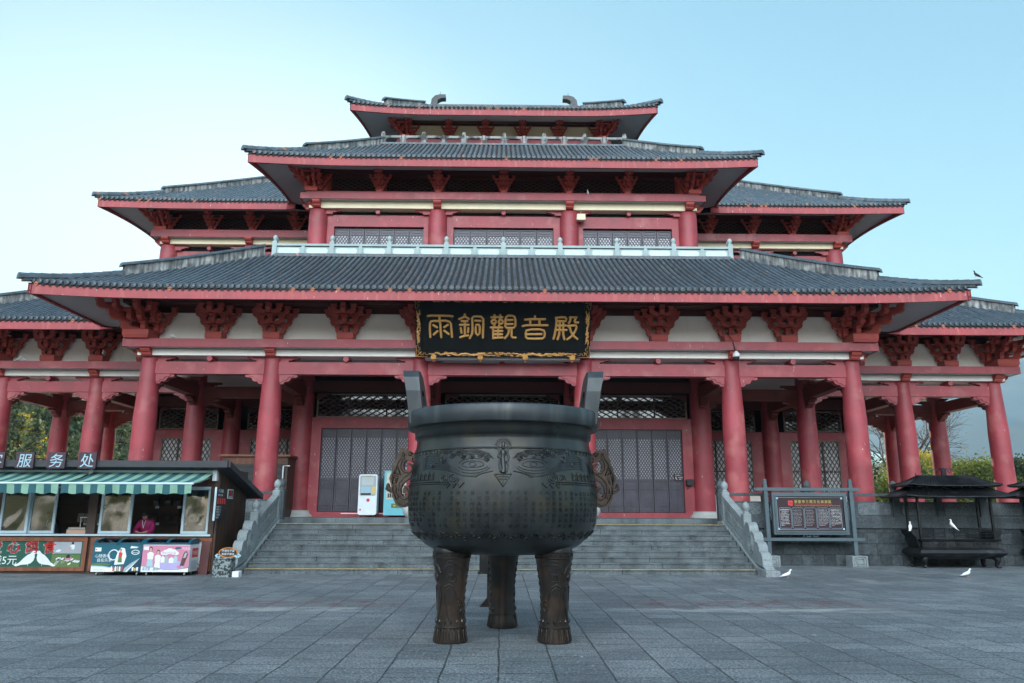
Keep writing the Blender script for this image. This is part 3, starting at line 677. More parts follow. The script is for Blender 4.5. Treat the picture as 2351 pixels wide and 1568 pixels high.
for a, b, c0, c1 in ((-8.33, -2.96, -7.6, -3.58), (-2.96, 2.96, -2.25, 2.25), (2.96, 8.33, 3.58, 7.6)):
    n = 6; ws = (c1 - c0) / n
    for k in range(n): door_leaf(c0 + ws * k, c0 + ws * (k + 1), 12.0, 14.12, 32.08, [('l', 12.0, 13.86), ('p', 13.86, 14.12)], HALL, .135, .20)
    for xx, s_ in ((a, 1), (b, -1)): c = MB(); c.prism([(xx + s_ * (p + .36), 14.722 + q * 1.05) for p, q in CORT], lambda p, q, t_: (p, t_, q), 31.8, 31.97); c.build('corbel', RED, HALL)
    c = MB(); c.tube([((a + b) / 2, 31.75, 14.82), ((a + b) / 2, 32.2, 14.82)], .10, 14); c.build('beam_end', RED, HALL)
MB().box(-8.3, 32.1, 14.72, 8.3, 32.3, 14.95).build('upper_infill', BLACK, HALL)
w = MB()
for sg in (-1, 1):
    w.box(sg * 8.4, 36.35, 11.95, sg * 16.9, 36.6, 14.5); w.box(sg * 16.8, 36.6, 11.95, sg * 17.0, 50, 15.05); w.box(sg * 8.25, 32.2, 11.98, sg * 8.42, 36.35, 15.24)
w.split('upper_wall', RED, HALL)
for sg in (-1, 1):
    for a, b in ((8.9, 12.75), (12.75, 16.9)):
        for xx, s_ in ((a, 1), (b, -1)):
            c = MB(); c.prism([(sg * (xx + s_ * (p + .36)), 14.502 + q * 1.05) for p, q in CORT], lambda p, q, t_: (p, t_, q), 36.2, 36.37); c.build('corbel', RED, HALL)
        c = MB(); c.tube([(sg * (a + b) / 2, 36.15, 14.6), (sg * (a + b) / 2, 36.6, 14.6)], .10, 14); c.build('beam_end', RED, HALL)
        f = MB(); xa, xb = sorted((sg * (a + .8), sg * (b - .8))); f.box(xa, 36.31, 12.1, xb, 36.34, 13.85); p = f.build('window', TRIM, HALL)
        l = MB(); lattice(l, xa, xb, 12.1, 13.8, 36.27, .11, .17, .03, .03); l.build('window_lattice', DOORM, p)
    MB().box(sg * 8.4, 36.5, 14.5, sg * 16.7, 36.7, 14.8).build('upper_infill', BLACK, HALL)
# dark lattice friezes of the middle roofs
for (x0, x1, Y, z0, z1) in [(-8.3, 8.3, 32.05, 15.66, 16.6)] + [tuple(sorted((sg * 8.9, sg * 16.9))) + (36.45, 15.42, 16.4) for sg in (-1, 1)]:
    f = MB(); f.box(x0, Y + .08, z0, x1, Y + .12, z1); p = f.build('frieze_wall', BLACK, HALL)
    l = MB(); lattice(l, x0, x1, z0, z1, Y, .34, .17, .028, .03); l.build('frieze_lattice', DRED, p)
for X in (-8.1, -5.6, -2.95, 0, 2.95, 5.6, 8.1): MB().lathe([(.26, 15.66), (.26, 16.7)], 16, X, 32.1).build('frieze_post', BRK, HALL)
w = MB(); w.box(-4.95, 35.9, 19.45, 4.95, 36.1, 20.1); w.split('upper_wall', RED, HALL); w = MB()
for k in range(-4, 5): MB().box(k * 1.05 - .3, 35.86, 19.5, k * 1.05 + .3, 35.9, 19.98).build('upper_window', WHITE, HALL)
for X in (-4.6, -2.83, -.95, .95, 2.83, 4.6): MB().box(X - .3, 35.8, 20.4, X + .3, 35.9, 20.75).build('frieze_post', BRK, HALL)

# ---- stone balustrades
def finial(mb, x, y, z, r):
    mb.lathe([(r * .8, z), (r * .95, z + r * .25), (r * .65, z + r * .5), (r * .65, z + r * .7), (r * 1.0, z + r * 1.2), (r * 1.08, z + r * 1.9), (r * .8, z + r * 2.6), (r * .25, z + r * 3.1), (0.005, z + r * 3.2)], 12, x, y)
def balustrade(parent, A, B, z, n, m, hp=.62, hr=.52, hpan=.36, pw=.17, fin=1, foot=0.0, mid=1, inset=None):
    """n bays between A and B in plan; finial posts at the ends of every bay, an intermediate post within"""
    ax, ay = A; bx, by = B; d = Vector((bx - ax, by - ay, 0)); ln = d.length; d.normalize(); nn = Vector((-d.y, d.x, 0))
    fn = lambda a, b, t_: (ax + d.x * a + nn.x * t_, ay + d.y * a + nn.y * t_, b)
    bar = lambda mb, a0, a1, z0, z1, th: mb.prism([(a0, z0), (a1, z0), (a1, z1), (a0, z1)], fn, -th / 2, th / 2)
    root = MB(); bar(root, 0, ln, z, z + .07 + foot, pw * 1.05); root = root.build('balustrade', m, parent)
    for k in range(n + 1):
        a = ln * k / n; mb = MB(); bar(mb, a - pw / 2, a + pw / 2, z, z + hp, pw); p = fn(a, 0, 0)
        if fin: finial(mb, p[0], p[1], z + hp, pw * .5)
        else: bar(mb, a - pw * .4, a + pw * .4, z + hp, z + hp + .1, pw * .8)
        mb.build('post', m, root)
        if k < n:
            b0, b1 = a + pw / 2, ln * (k + 1) / n - pw / 2; mb = MB(); bar(mb, b0, b1, z + hr - .09, z + hr, pw * .9); mb.build('rail', m, root)
            segs = [(b0, b1)]
            if mid:
                c = (b0 + b1) / 2; mb = MB(); bar(mb, c - pw * .36, c + pw * .36, z + .07 + foot, z + hr - .092, pw * .8); mb.build('post', m, root); segs = [(b0, c - pw * .36), (c + pw * .36, b1)]
            mb = MB()
            for s0, s1 in segs:
                bar(mb, s0, s1, z + .072 + foot, z + hpan, pw * .5)
                cc = .06; q = [(s0 + .08 + cc, z + .13 + foot), (s1 - .08 - cc, z + .13 + foot), (s1 - .08, z + .13 + foot + cc), (s1 - .08, z + hpan - .05 - cc), (s1 - .08 - cc, z + hpan - .05), (s0 + .08 + cc, z + hpan - .05), (s0 + .08, z + hpan - .05 - cc), (s0 + .08, z + .13 + foot + cc)]
                mb.prism(q, fn, -pw * .25 - .016, pw * .25 + .016, 1)
            mb.build('panel', [m, inset or m], root)
    return root
balustrade(HALL, (-9.5, 29.82), (9.5, 29.82), 11.98, 8, LSTONE, .66, .56, .42, .19, inset=LSTONE2)
for sg in (-1, 1): balustrade(HALL, (sg * 9.5, 30.0), (sg * 9.5, 34.0), 11.98, 2, LSTONE, .66, .56, .42, inset=LSTONE2)
tb_ = MB()                                        # the dark, weathered top balustrade has open panels
root = tb_.box(-6.05, 34.32, 19.40, 6.05, 34.46, 19.5).build('balustrade', BSTONE, HALL)
for k in range(13):
    x = -6.0 + k; mb = MB(); big = k % 2 == 0
    mb.box(x - (.1 if big else .07), 34.3, 19.5, x + (.1 if big else .07), 34.48, 19.97 if not big else 20.05)
    if big: mb.box(x - .08, 34.32, 20.05, x + .08, 34.46, 20.14)
    mb.build('post', BSTONE, root)
    if k < 12:
        mb = MB(); x0, x1 = x + .101, x + .899
        rl = [(x0, 19.62), (x0 + .08, 19.52), (x1 - .08, 19.52), (x1, 19.62)]
        mb.box(x0, 34.31, 19.82, x1, 34.47, 19.94)
        for s_, xx in ((1, x0), (-1, x1)): mb.prism([(xx, 19.819), (xx + s_ * .12, 19.819), (xx + s_ * .03, 19.74), (xx + s_ * .03, 19.6), (xx + s_ * .12, 19.502), (xx, 19.502)], lambda p, q, t_: (p, t_, q), 34.34, 34.44)
        mb.build('rail', BSTONE, root)
tr = MB(); tr.box(-9.4, 29.66, 11.98, 9.4, 29.74, 12.06)
for k in range(64): x = -9.4 + k * .294; tr.box(x, 29.5, 11.90 + .01 * (k % 2), x + .285, 29.66, 12.04)
tr.build('ridge_course', TILE, rA)
tr = MB()
for k in range(40): x = -6.0 + k * .3; tr.box(x, 34.1, 19.36 + .01 * (k % 2), x + .29, 34.28, 19.46)
tr.build('ridge_course', TILE2, rC)
# ------------------------------------------------------------------ ground, terrain, far hills
def ground_mat():
    m = bpy.data.materials.new('granite_paving'); m.use_nodes = True; t = m.node_tree; N, L = t.nodes, t.links; b = N['Principled BSDF']
    tc = N.new('ShaderNodeTexCoord'); sp = N.new('ShaderNodeSeparateXYZ'); L.new(tc.outputs['Object'], sp.inputs[0])
    wob = N.new('ShaderNodeTexNoise'); wob.inputs['Scale'].default_value = 1.6; wob.inputs['Detail'].default_value = 3; L.new(tc.outputs['Object'], wob.inputs['Vector'])
    ad = N.new('ShaderNodeMath'); ad.operation = 'MULTIPLY_ADD'; ad.inputs[1].default_value = 0.05; L.new(wob.outputs['Fac'], ad.inputs[0]); L.new(sp.outputs[0], ad.inputs[2])
    cb = N.new('ShaderNodeCombineXYZ'); L.new(sp.outputs[1], cb.inputs[0]); L.new(ad.outputs[0], cb.inputs[1])
    br = N.new('ShaderNodeTexBrick'); br.offset = 0.37; br.offset_frequency = 2; br.squash = 1.35; br.squash_frequency = 3
    for k, v in (('Scale', 1.0), ('Mortar Size', 0.011), ('Mortar Smooth', 0.25), ('Bias', 0.0), ('Brick Width', 0.50), ('Row Height', 0.6)): br.inputs[k].default_value = v
    br.inputs['Color1'].default_value = (0.145, 0.172, 0.188, 1); br.inputs['Color2'].default_value = (0.265, 0.292, 0.306, 1); br.inputs['Mortar'].default_value = (0.018, 0.020, 0.022, 1)
    L.new(cb.outputs[0], br.inputs['Vector'])
    out = br.outputs['Color']
    def noise(sc, det=4, rough=0.6, scl=(1, 1, 1)):
        mp = N.new('ShaderNodeMapping'); mp.inputs['Scale'].default_value = scl; L.new(tc.outputs['Object'], mp.inputs[0])
        n = N.new('ShaderNodeTexNoise'); n.inputs['Scale'].default_value = sc; n.inputs['Detail'].default_value = det; n.inputs['Roughness'].default_value = rough; L.new(mp.outputs[0], n.inputs['Vector']); return n.outputs['Fac']
    def rng(f, a, b_, c=0.0, d=1.0):
        r = N.new('ShaderNodeMapRange'); r.inputs[1].default_value = a; r.inputs[2].default_value = b_; r.inputs[3].default_value = c; r.inputs[4].default_value = d; L.new(f, r.inputs[0]); return r.outputs[0]
    def mul(a, b_):
        n = N.new('ShaderNodeMath'); n.operation = 'MULTIPLY'; L.new(a, n.inputs[0])
        if isinstance(b_, float): n.inputs[1].default_value = b_
        else: L.new(b_, n.inputs[1])
        return n.outputs[0]
    def mix(f, c, mode='MIX'):
        nonlocal out
        x = N.new('ShaderNodeMix'); x.data_type = 'RGBA'; x.blend_type = mode; L.new(f, x.inputs[0]); L.new(out, x.inputs[6]); x.inputs[7].default_value = (*c, 1); out = x.outputs[2]
    mix(rng(noise(38, 3), 0.47, 0.56, 0, 0.85), (0.030, 0.037, 0.043))          # crystals
    mix(rng(noise(22, 6, 0.8), 0.53, 0.60, 0, 0.7), (0.36, 0.39, 0.41))
    mix(rng(noise(4.5, 6, 0.75, (.35, 1.6, 1)), 0.5, 0.68, 0, 0.6), (0.055, 0.066, 0.074))          # rain-worn streaks
    mix(rng(noise(0.35, 5), 0.45, 0.7, 0, 0.6), (0.060, 0.070, 0.078))           # dark worn patches
    mix(rng(noise(9, 2, 0.5), 0.74, 0.755, 0, 0.7), (0.5, 0.5, 0.48))                # droppings and chips
    # two long burnt and reddened patches left by firecrackers and incense, with pale dust beside them
    ay = N.new('ShaderNodeMath'); ay.operation = 'ABSOLUTE'; L.new(sp.outputs[0], ay.inputs[0])
    def band(y0, w): 
        a = N.new('ShaderNodeMath'); a.operation = 'SUBTRACT'; L.new(sp.outputs[1], a.inputs[0]); a.inputs[1].default_value = y0
        c = N.new('ShaderNodeMath'); c.operation = 'ABSOLUTE'; L.new(a.outputs[0], c.inputs[0]); return rng(c.outputs[0], w, w * 0.35)
    xr = mul(rng(ay.outputs[0], 1.6, 2.6), rng(ay.outputs[0], 7.6, 6.2))
    mix(mul(mul(band(14.9, 0.75), xr), rng(noise(2.2, 5, 0.7, (1, 2.4, 1)), 0.48, 0.62, 0, 0.85)), (0.15, 0.04, 0.045))
    mix(mul(mul(band(13.9, 0.4), xr), rng(noise(1.6, 4, 0.6, (1, 2, 1)), 0.40, 0.56, 0, 0.65)), (0.38, 0.38, 0.37))
    L.new(out, b.inputs['Base Color'])
    L.new(rng(noise(3, 4), 0.3, 0.7, 0.5, 0.75), b.inputs['Roughness']); b.inputs['Specular IOR Level'].default_value = 0.4
    b1 = N.new('ShaderNodeBump'); b1.inputs['Strength'].default_value = 0.7; b1.inputs['Distance'].default_value = 0.02; b1.invert = True; L.new(br.outputs['Fac'], b1.inputs['Height'])
    b2 = N.new('ShaderNodeBump'); b2.inputs['Strength'].default_value = 0.7; b2.inputs['Distance'].default_value = 0.016; L.new(noise(20, 4, 0.7), b2.inputs['Height']); L.new(b1.outputs[0], b2.inputs['Normal']); L.new(b2.outputs[0], b.inputs['Normal'])
    return m
PAVE = ground_mat()
GRASS = mat('dry_hill_ground', (0.075, 0.075, 0.032), 0.9, 0.4, 0.15, 0.3, 3)
def hill(x, y):
    h = 0.0
    d = max(0, -x - 36) * 0.9 + max(0, y - 74) * max(0, min(1, (8 - x) / 40)) * 0.9
    h += 0.21 * min(d, 130) + (max(0, min(1, (-y - 16) / 7)) ** 1.0) * 10.5 + 0.12 * max(0, -y - 23)
    d2 = max(0, y - 110) + max(0, x - 90) * 0.6; h += 0.06 * d2
    return min(h, 95) + 0.6 * sin(x * .07) * sin(y * .05) * min(1, d / 20) - 0.02
def tgrid():
    xs_ = [-3500, -1500, -700, -400, -250] + [-180 + 12 * k for k in range(31)] + [250, 400, 700, 1500, 3500]
    ys_ = [-3500, -1000, -300, -100, -40, -30] + [-27, -24, -23, -21, -19.5, -18, -17, -16] + [-14 + 12 * k for k in range(23)] + [320, 420, 600, 1000, 1700, 3500]
    mb = MB(); vs = [(x, y, hill(x, y)) for x in xs_ for y in ys_]; w = len(ys_)
    mb.add(vs, [(i * w + j, (i + 1) * w + j, (i + 1) * w + j + 1, i * w + j + 1) for i in range(len(xs_) - 1) for j in range(w - 1)], True); return mb
structure('terrain', tgrid(), GRASS)
ROCK = mat('pale_sunlit_rock', (0.62, 0.54, 0.47), 0.9, 0.35, 0.5, 0.5, 4, streak=((0.16, 0.13, 0.11), 1.2, 0.5, 0.68, 0.7), speck=((0.10, 0.11, 0.05), 0.55, 0.52, 0.62, 0.9), bdist=0.2)
rr_ = random.Random(17)
def bank(a, b):
    y = -15.9 - 7.0 * b; z = 10.6 * b ** .9; x = -46 + 92 * a; k = sin(pi * min(1, b * 1.02))
    return (x + k * rr_.uniform(-.6, .6), y + k * rr_.uniform(-1.0, .9), max(-.1, z + k * rr_.uniform(-.6, .6)))
structure('rocky_bank', MB().grid(bank, 110, 12, False), ROCK)
structure('plaza', MB().grid(lambda a, b: (-36 + 72 * a, -16 + 88 * b, 0.0), 4, 6, False), PAVE)
HILLM = mat('haze_blue_mountain', (0.02, 0.05, 0.075), 0.95, 0.4, 0.004, 0)  # the blue of distant haze is put into this base colour
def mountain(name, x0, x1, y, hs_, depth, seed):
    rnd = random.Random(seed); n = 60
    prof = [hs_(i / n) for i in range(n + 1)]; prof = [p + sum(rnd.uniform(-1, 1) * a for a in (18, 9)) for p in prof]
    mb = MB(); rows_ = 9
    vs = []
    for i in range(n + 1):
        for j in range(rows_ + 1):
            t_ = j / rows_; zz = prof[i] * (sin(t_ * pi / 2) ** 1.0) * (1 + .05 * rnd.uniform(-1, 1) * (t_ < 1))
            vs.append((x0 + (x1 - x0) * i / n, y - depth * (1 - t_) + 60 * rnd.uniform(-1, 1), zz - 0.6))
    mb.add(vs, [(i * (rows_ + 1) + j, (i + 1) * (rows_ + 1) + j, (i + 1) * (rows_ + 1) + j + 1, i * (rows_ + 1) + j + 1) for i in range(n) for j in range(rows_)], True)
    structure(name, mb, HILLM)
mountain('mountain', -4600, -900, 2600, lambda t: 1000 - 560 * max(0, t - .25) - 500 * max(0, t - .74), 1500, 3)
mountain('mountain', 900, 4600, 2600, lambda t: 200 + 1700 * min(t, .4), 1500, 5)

# ------------------------------------------------------------------ terrace: retaining wall, floor, stairs
def masonry():
    m = bpy.data.materials.new('dark_stone_masonry'); m.use_nodes = True; t = m.node_tree; N, L = t.nodes, t.links; b = N['Principled BSDF']; b.inputs['Roughness'].default_value = 0.8
    tc = N.new('ShaderNodeTexCoord'); sp = N.new('ShaderNodeSeparateXYZ'); L.new(tc.outputs['Object'], sp.inputs[0]); cb = N.new('ShaderNodeCombineXYZ'); L.new(sp.outputs[0], cb.inputs[0]); L.new(sp.outputs[2], cb.inputs[1])
    br = N.new('ShaderNodeTexBrick'); br.offset = 0.43; br.squash = 0.6; br.squash_frequency = 2
    for k, v in (('Scale', 1.0), ('Mortar Size', 0.008), ('Mortar Smooth', 0.2), ('Brick Width', 0.62), ('Row Height', 0.35)): br.inputs[k].default_value = v
    br.inputs['Color1'].default_value = (0.026, 0.035, 0.040, 1); br.inputs['Color2'].default_value = (0.064, 0.078, 0.085, 1); br.inputs['Mortar'].default_value = (0.02, 0.02, 0.02, 1); L.new(cb.outputs[0], br.inputs['Vector'])
    n = N.new('ShaderNodeTexNoise'); n.inputs['Scale'].default_value = 9; n.inputs['Detail'].default_value = 8; n.inputs['Roughness'].default_value = 0.75; L.new(tc.outputs['Object'], n.inputs['Vector'])
    r = N.new('ShaderNodeMapRange'); r.inputs[1].default_value = 0.35; r.inputs[2].default_value = 0.68; r.inputs[3].default_value = 0.45; r.inputs[4].default_value = 1.5; L.new(n.outputs['Fac'], r.inputs[0])
    v = N.new('ShaderNodeVectorMath'); v.operation = 'SCALE'; L.new(br.outputs['Color'], v.inputs[0]); L.new(r.outputs[0], v.inputs['Scale']); L.new(v.outputs[0], b.inputs['Base Color'])
    b1 = N.new('ShaderNodeBump'); b1.inputs['Strength'].default_value = 0.8; b1.inputs['Distance'].default_value = 0.02; b1.invert = True; L.new(br.outputs['Fac'], b1.inputs['Height'])
    b2 = N.new('ShaderNodeBump'); b2.inputs['Strength'].default_value = 0.7; b2.inputs['Distance'].default_value = 0.02; L.new(n.outputs['Fac'], b2.inputs['Height']); L.new(b1.outputs[0], b2.inputs['Normal']); L.new(b2.outputs[0], b.inputs['Normal']); return m
MASON = masonry()
LG = mat('pale_granite', (0.25, 0.285, 0.295), 0.75, 0.25, 2.0, 0.35, 70, speck=((0.09, 0.10, 0.105), 45, 0.5, 0.62, 0.6), streak=((0.12, 0.13, 0.13), 2.5, 0.54, 0.78, 0.5), bdist=0.006)
TERR = thing('stone_terrace', 'raised grey stone terrace under the hall with carved balustrades along its edge', 'terrace', (0, 25.6, 0))
mb = MB(); mb.box(-24, 26.06, 0.9, 24, 34.0, 1.475); mb.build('terrace_floor', STONE, TERR); mb = MB(); mb.box(-24, 34.0, 0.9, 24, 53, 1.475); mb.build('terrace_floor', mat('bounce_pale_stone', (0.58, 0.51, 0.43), 0.7, 0.15, 1, 0.2, 40), TERR)  # rear floor colour is paled and warmed to bounce sunlight onto the columns
structure('rear_bounce_sheet', MB().box(-36, 53.05, 0.004, 36, 72, 0.012).box(-36, 30, 0.004, -24.45, 53.04, 0.012).box(24.45, 30, 0.004, 36, 53.04, 0.012), MATS['bounce_pale_stone'])  # pale sheets added over the rear paving for warm bounce light
for sg in (-1, 1):
    mb = MB(); mb.box(sg * 7.46, 25.62, -.05, sg * 24, 26.05, 1.20); mb.build('retaining_wall', MASON, TERR)
    mb = MB()
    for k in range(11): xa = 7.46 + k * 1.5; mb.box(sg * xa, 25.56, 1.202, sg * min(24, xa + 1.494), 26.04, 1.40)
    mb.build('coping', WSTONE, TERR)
    mb = MB(); mb.box(sg * 24, 25.6, -.05, sg * 24.4, 53, 1.2); mb.build('retaining_wall', MASON, TERR)
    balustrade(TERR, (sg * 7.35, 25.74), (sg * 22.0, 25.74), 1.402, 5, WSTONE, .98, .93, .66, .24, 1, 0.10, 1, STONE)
STAIR = thing('stone_staircase', 'wide grey granite staircase behind the cauldron, leading up to the hall doors', 'stairs', (0, 23, 0))
rnd = random.Random(4)
EDGE = mat('faded_yellow_line', (0.42, 0.30, 0.10), 0.8, 0.4, 6, 0)
for k in range(9):
    y0, z1 = 21.6 + .345 * k, 1.31 * (k + 1) / 9; mb = MB(); x = -7.06; y1 = y0 + .41 if k < 8 else 26.05
    while x < 7.06:
        x1 = min(7.06, x + rnd.uniform(1.1, 2.4)); 
        if 7.06 - x1 < .5: x1 = 7.06
        g = .005; j = rnd.uniform(-.004, .004)
        mb.box(x + g, y0 + j + .012, z1 - .1456, x1 - g, y1, z1 - .03); mb.box(x + g, y0 + j - .012, z1 - .03, x1 - g, y1, z1 + j * .4); x = x1
    o = mb.build('step', STONE, STAIR)
    if k in (0, 8): MB().box(-7.0, y0 - .018, z1 - .006, 7.0, y0 + .03, z1 + .006).build('edge_line', EDGE, o)
MB().box(-7.06, 24.4, .5, 7.06, 26.05, 1.15).box(-7.06, 22.2, -.05, 7.06, 24.4, .15).build('step_core', STONE, STAIR)
mb = MB(); x = -7.4
while x < 7.4: x1 = min(7.4, x + rnd.uniform(1.2, 2)); mb.box(x + .004, 26.0, 1.3, x1 - .004, 26.6, 1.479); x = x1
mb.build('threshold_step', STONE, STAIR)
for sg in (-1, 1):
    X = sg * 7.28; root = MB()
    yz = lambda a, b, t_: (X + t_, a, b)
    root.prism([(20.95, 0), (25.4, 0), (25.4, 1.42), (24.95, 1.42), (21.75, .20), (20.95, .16)], yz, -.19, .19); root = root.build('side_parapet', LG, STAIR)
    zl = lambda y: .20 + (y - 21.75) * (1.42 - .20) / 3.2
    ya, yb = 23.06, 24.86
    p = MB(); p.prism([(ya, zl(ya) - .02), (yb, zl(yb) - .02), (yb, zl(yb) + .60), (ya, zl(ya) + .60)], yz, -.06, .06)
    for y0_, y1_ in ((ya + .08, 23.9), (24.0, yb - .08)): p.prism([(y0_, zl(y0_) + .18), (y1_, zl(y1_) + .18), (y1_, zl(y1_) + .46), (y0_, zl(y0_) + .46)], yz, -.09, .09)
    p.prism([(ya, zl(ya) - .02), (yb, zl(yb) - .02), (yb, zl(yb) + .1), (ya, zl(ya) + .1)], yz, -.1, .1); p.prism([(23.9, zl(23.9) + .1), (24.0, zl(24) + .1), (24.0, zl(24) + .6), (23.9, zl(23.9) + .6)], yz, -.095, .095); p.build('panel', LG, root)
    r_ = MB(); r_.prism([(ya, zl(ya) + .68), (yb, zl(yb) + .68), (yb, zl(yb) + .82), (ya, zl(ya) + .82)], yz, -.11, .11); r_.prism([(ya, zl(ya) + .59), (yb, zl(yb) + .59), (yb, zl(yb) + .68), (ya, zl(ya) + .68)], yz, -.07, .07); r_.build('rail', LG, root)
    for y, zz, h in ((22.93, zl(22.93) - .05, 1.06), (25.0, 1.35, 1.0)):
        p = MB(); p.cbox(X - .12, y - .13, zz, X + .12, y + .13, zz + h, .025); finial(p, X, y, zz + h, .11); p.build('post', LG, root)
    s_ = MB(); pr = [(22.79, .45), (22.79, 1.28)]
    for cy_, cz_, r0_ in ((22.55, 1.16, .26), (22.16, .92, .25), (21.83, .66, .23), (21.56, .42, .20)):
        pr += [(cy_ + r0_ * cos(g), cz_ + r0_ * sin(g)) for g in [pi * .42 + k * (pi * .62) / 7 for k in range(8)]]
    pr += [(21.32, .26), (21.16, .19), (21.1, .17)]
    s_.prism(pr, yz, -.13, .13)
    for rr in (.2, .13, .06): s_.tube([(X - sg * .13, 22.3 + rr * 1.3 * cos(g * pi / 8), .80 + rr * 1.3 * sin(g * pi / 8)) for g in range(17)], .018, 5, False)
    s_.build('drum_stone', LG, root)
# ------------------------------------------------------------------ name board on the eave
BOARD = mat('black_lacquer_board', (0.006, 0.007, 0.008), 0.6, 0.3, 2, 0.03, 30, spec=0.25)
GOLD = mat('gilded_carving', (0.60, 0.30, 0.09), 0.45, 0.25, 6, 0.1, 60, metal=0.0)
GOLDL = mat('gold_lettering', (0.56, 0.29, 0.085), 0.5, 0.12, 3, 0.05, 60)
PLQ = thing('name_board', 'black name board with five gold characters and carved gilt border under the main eave', 'sign', (0, 26.1, 7.0))
PW, PH = 6.13, 2.16; PX0 = -3.06
def plq(a, b, t_): return (PX0 + a, 26.12 - .465 * b - .885 * t_, 7.03 + .885 * b - .465 * t_)
mb = MB(); mb.prism([(0, 0), (PW, 0), (PW, PH), (0, PH)], plq, -.10, 0.0); mb.build('backing', BOARD, PLQ)
mb = MB(); mb.prism([(.0, .0), (PW, .0), (PW - .22, .22), (.22, .22)], plq, .002, .05); mb.prism([(0, PH), (.22, PH - .22), (PW - .22, PH - .22), (PW, PH)], plq, .002, .05)
mb.prism([(0, 0.001), (.22, .221), (.22, PH - .221), (0, PH - .001)], plq, .002, .05); mb.prism([(PW, 0.001), (PW, PH - .001), (PW - .22, PH - .221), (PW - .22, .221)], plq, .002, .05); mb.build('frame', BOARD, PLQ)
STROKES = {
 1: [[(230, 230), (330, 215), (600, 215), (950, 220), (1070, 235)], [(625, 225), (625, 400), (650, 480), (655, 700), (675, 950)], [(620, 395), (420, 395), (330, 415), (300, 480), (290, 650), (295, 800), (302, 945)],
     [(650, 390), (850, 385), (960, 420), (1010, 490), (1025, 650), (1035, 800), (1045, 935)], [(410, 540), (535, 615)], [(905, 530), (785, 605)], [(550, 745), (420, 860)], [(785, 730), (930, 840)],
     [(1490, 165), (1490, 250)], [(1490, 230), (1400, 290), (1300, 325)], [(1490, 230), (1560, 280), (1620, 315)], [(1380, 395), (1575, 395)], [(1490, 400), (1490, 860)], [(1325, 525), (1620, 520)],
     [(1350, 640), (1375, 790)], [(1610, 635), (1595, 775)], [(1330, 950), (1450, 910), (1600, 885)], [(1490, 850), (1470, 905)],
     [(1900, 230), (1800, 235), (1740, 290), (1750, 450), (1755, 650), (1740, 830), (1660, 975)], [(1900, 230), (2040, 240), (2120, 310), (2125, 500), (2115, 700), (2110, 950)], [(1845, 375), (2025, 385)],
     [(1880, 525), (1960, 510), (2000, 580), (2005, 720), (2000, 810), (1935, 880), (1870, 810), (1860, 700), (1865, 600)]],
 2: [[(225, 260), (420, 250), (600, 255)], [(330, 185), (330, 330)], [(525, 180), (515, 320)], [(305 + 75 * cos(g * pi / 6), 410 + 68 * sin(g * pi / 6)) for g in range(13)], [(545 + 70 * cos(g * pi / 6), 412 + 70 * sin(g * pi / 6)) for g in range(13)],
     [(320, 480), (330, 545), (285, 600), (290, 980)], [(205, 605), (290, 612), (600, 605)], [(490, 540), (460, 620), (460, 950)], [(290, 730), (600, 725)], [(290, 840), (590, 840)], [(290, 965), (610, 950)],
     [(700, 350), (700, 560), (740, 615), (880, 625), (1000, 610), (1045, 540), (1045, 350), (1010, 230), (930, 200), (800, 195), (730, 240), (700, 350)], [(700, 350), (950, 345)], [(700, 490), (950, 485)],
     [(820, 640), (820, 760), (780, 870), (690, 970)], [(915, 640), (915, 900), (960, 950), (1060, 950)],
     [(1710, 215), (1710, 310)], [(1380, 330), (1600, 315), (2060, 310)], [(1555, 330), (1555, 500)], [(1870, 330), (1870, 500)], [(1300, 550), (1450, 525), (1700, 520), (2150, 520)],
     [(1410, 780), (1430, 700), (1600, 665), (1900, 660), (2030, 700), (2065, 800), (2050, 920), (1990, 975), (1700, 985), (1470, 980), (1410, 920), (1405, 780)], [(1410, 830), (1700, 830), (1950, 825)]],
 3: [[(440, 340), (700, 310), (870, 320), (900, 390), (890, 470), (700, 480), (470, 480)], [(450, 340), (470, 480), (460, 700), (440, 850), (410, 1050), (360, 1260)], [(470, 680), (880, 670)], [(440, 870), (920, 870)],
     [(615, 480), (615, 900), (600, 1080), (540, 1280)], [(770, 490), (770, 900), (785, 1080), (840, 1280)], [(1060, 310), (1080, 400), (1060, 500), (1015, 560)], [(1060, 310), (1390, 310), (1300, 380), (1265, 480), (1290, 540), (1420, 535)],
     [(970, 690), (1200, 665), (1340, 670), (1370, 740), (1330, 880), (1250, 1030), (1200, 1100), (1100, 1190), (970, 1280)], [(1000, 700), (1070, 780), (1120, 940), (1190, 1060), (1290, 1170), (1410, 1260)]]}
ORG = {1: (1690, 8.707), 2: (1940, 8.707), 3: (2180, 11.2)}
CHARS = [[], [], [], [], []]
for key, lst in STROKES.items():
    for st in lst:
        P = [((ORG[key][0] + x / ORG[key][1] - 1666) / 691 * PW, (1427 - (1240 + y / ORG[key][1])) / 225 * 2.07) for x, y in st]
        cx_ = sum(p[0] for p in P) / len(P); CHARS[min(4, max(0, int((cx_ - .3) / 1.13)))].append(P)
for ch in CHARS:
    mb = MB()
    for P in ch:
        mb.tube([plq(a, b, .012) for a, b in P], .044, 8, False)
        for a, b in (P[0], P[-1]): mb.join(MB().lathe([(.001, -.044), (.031, -.031), (.044, 0), (.031, .031), (.001, .044)], 8), Matrix.Translation(plq(a, b, .012)))
    mb.build('character', GOLDL, PLQ)
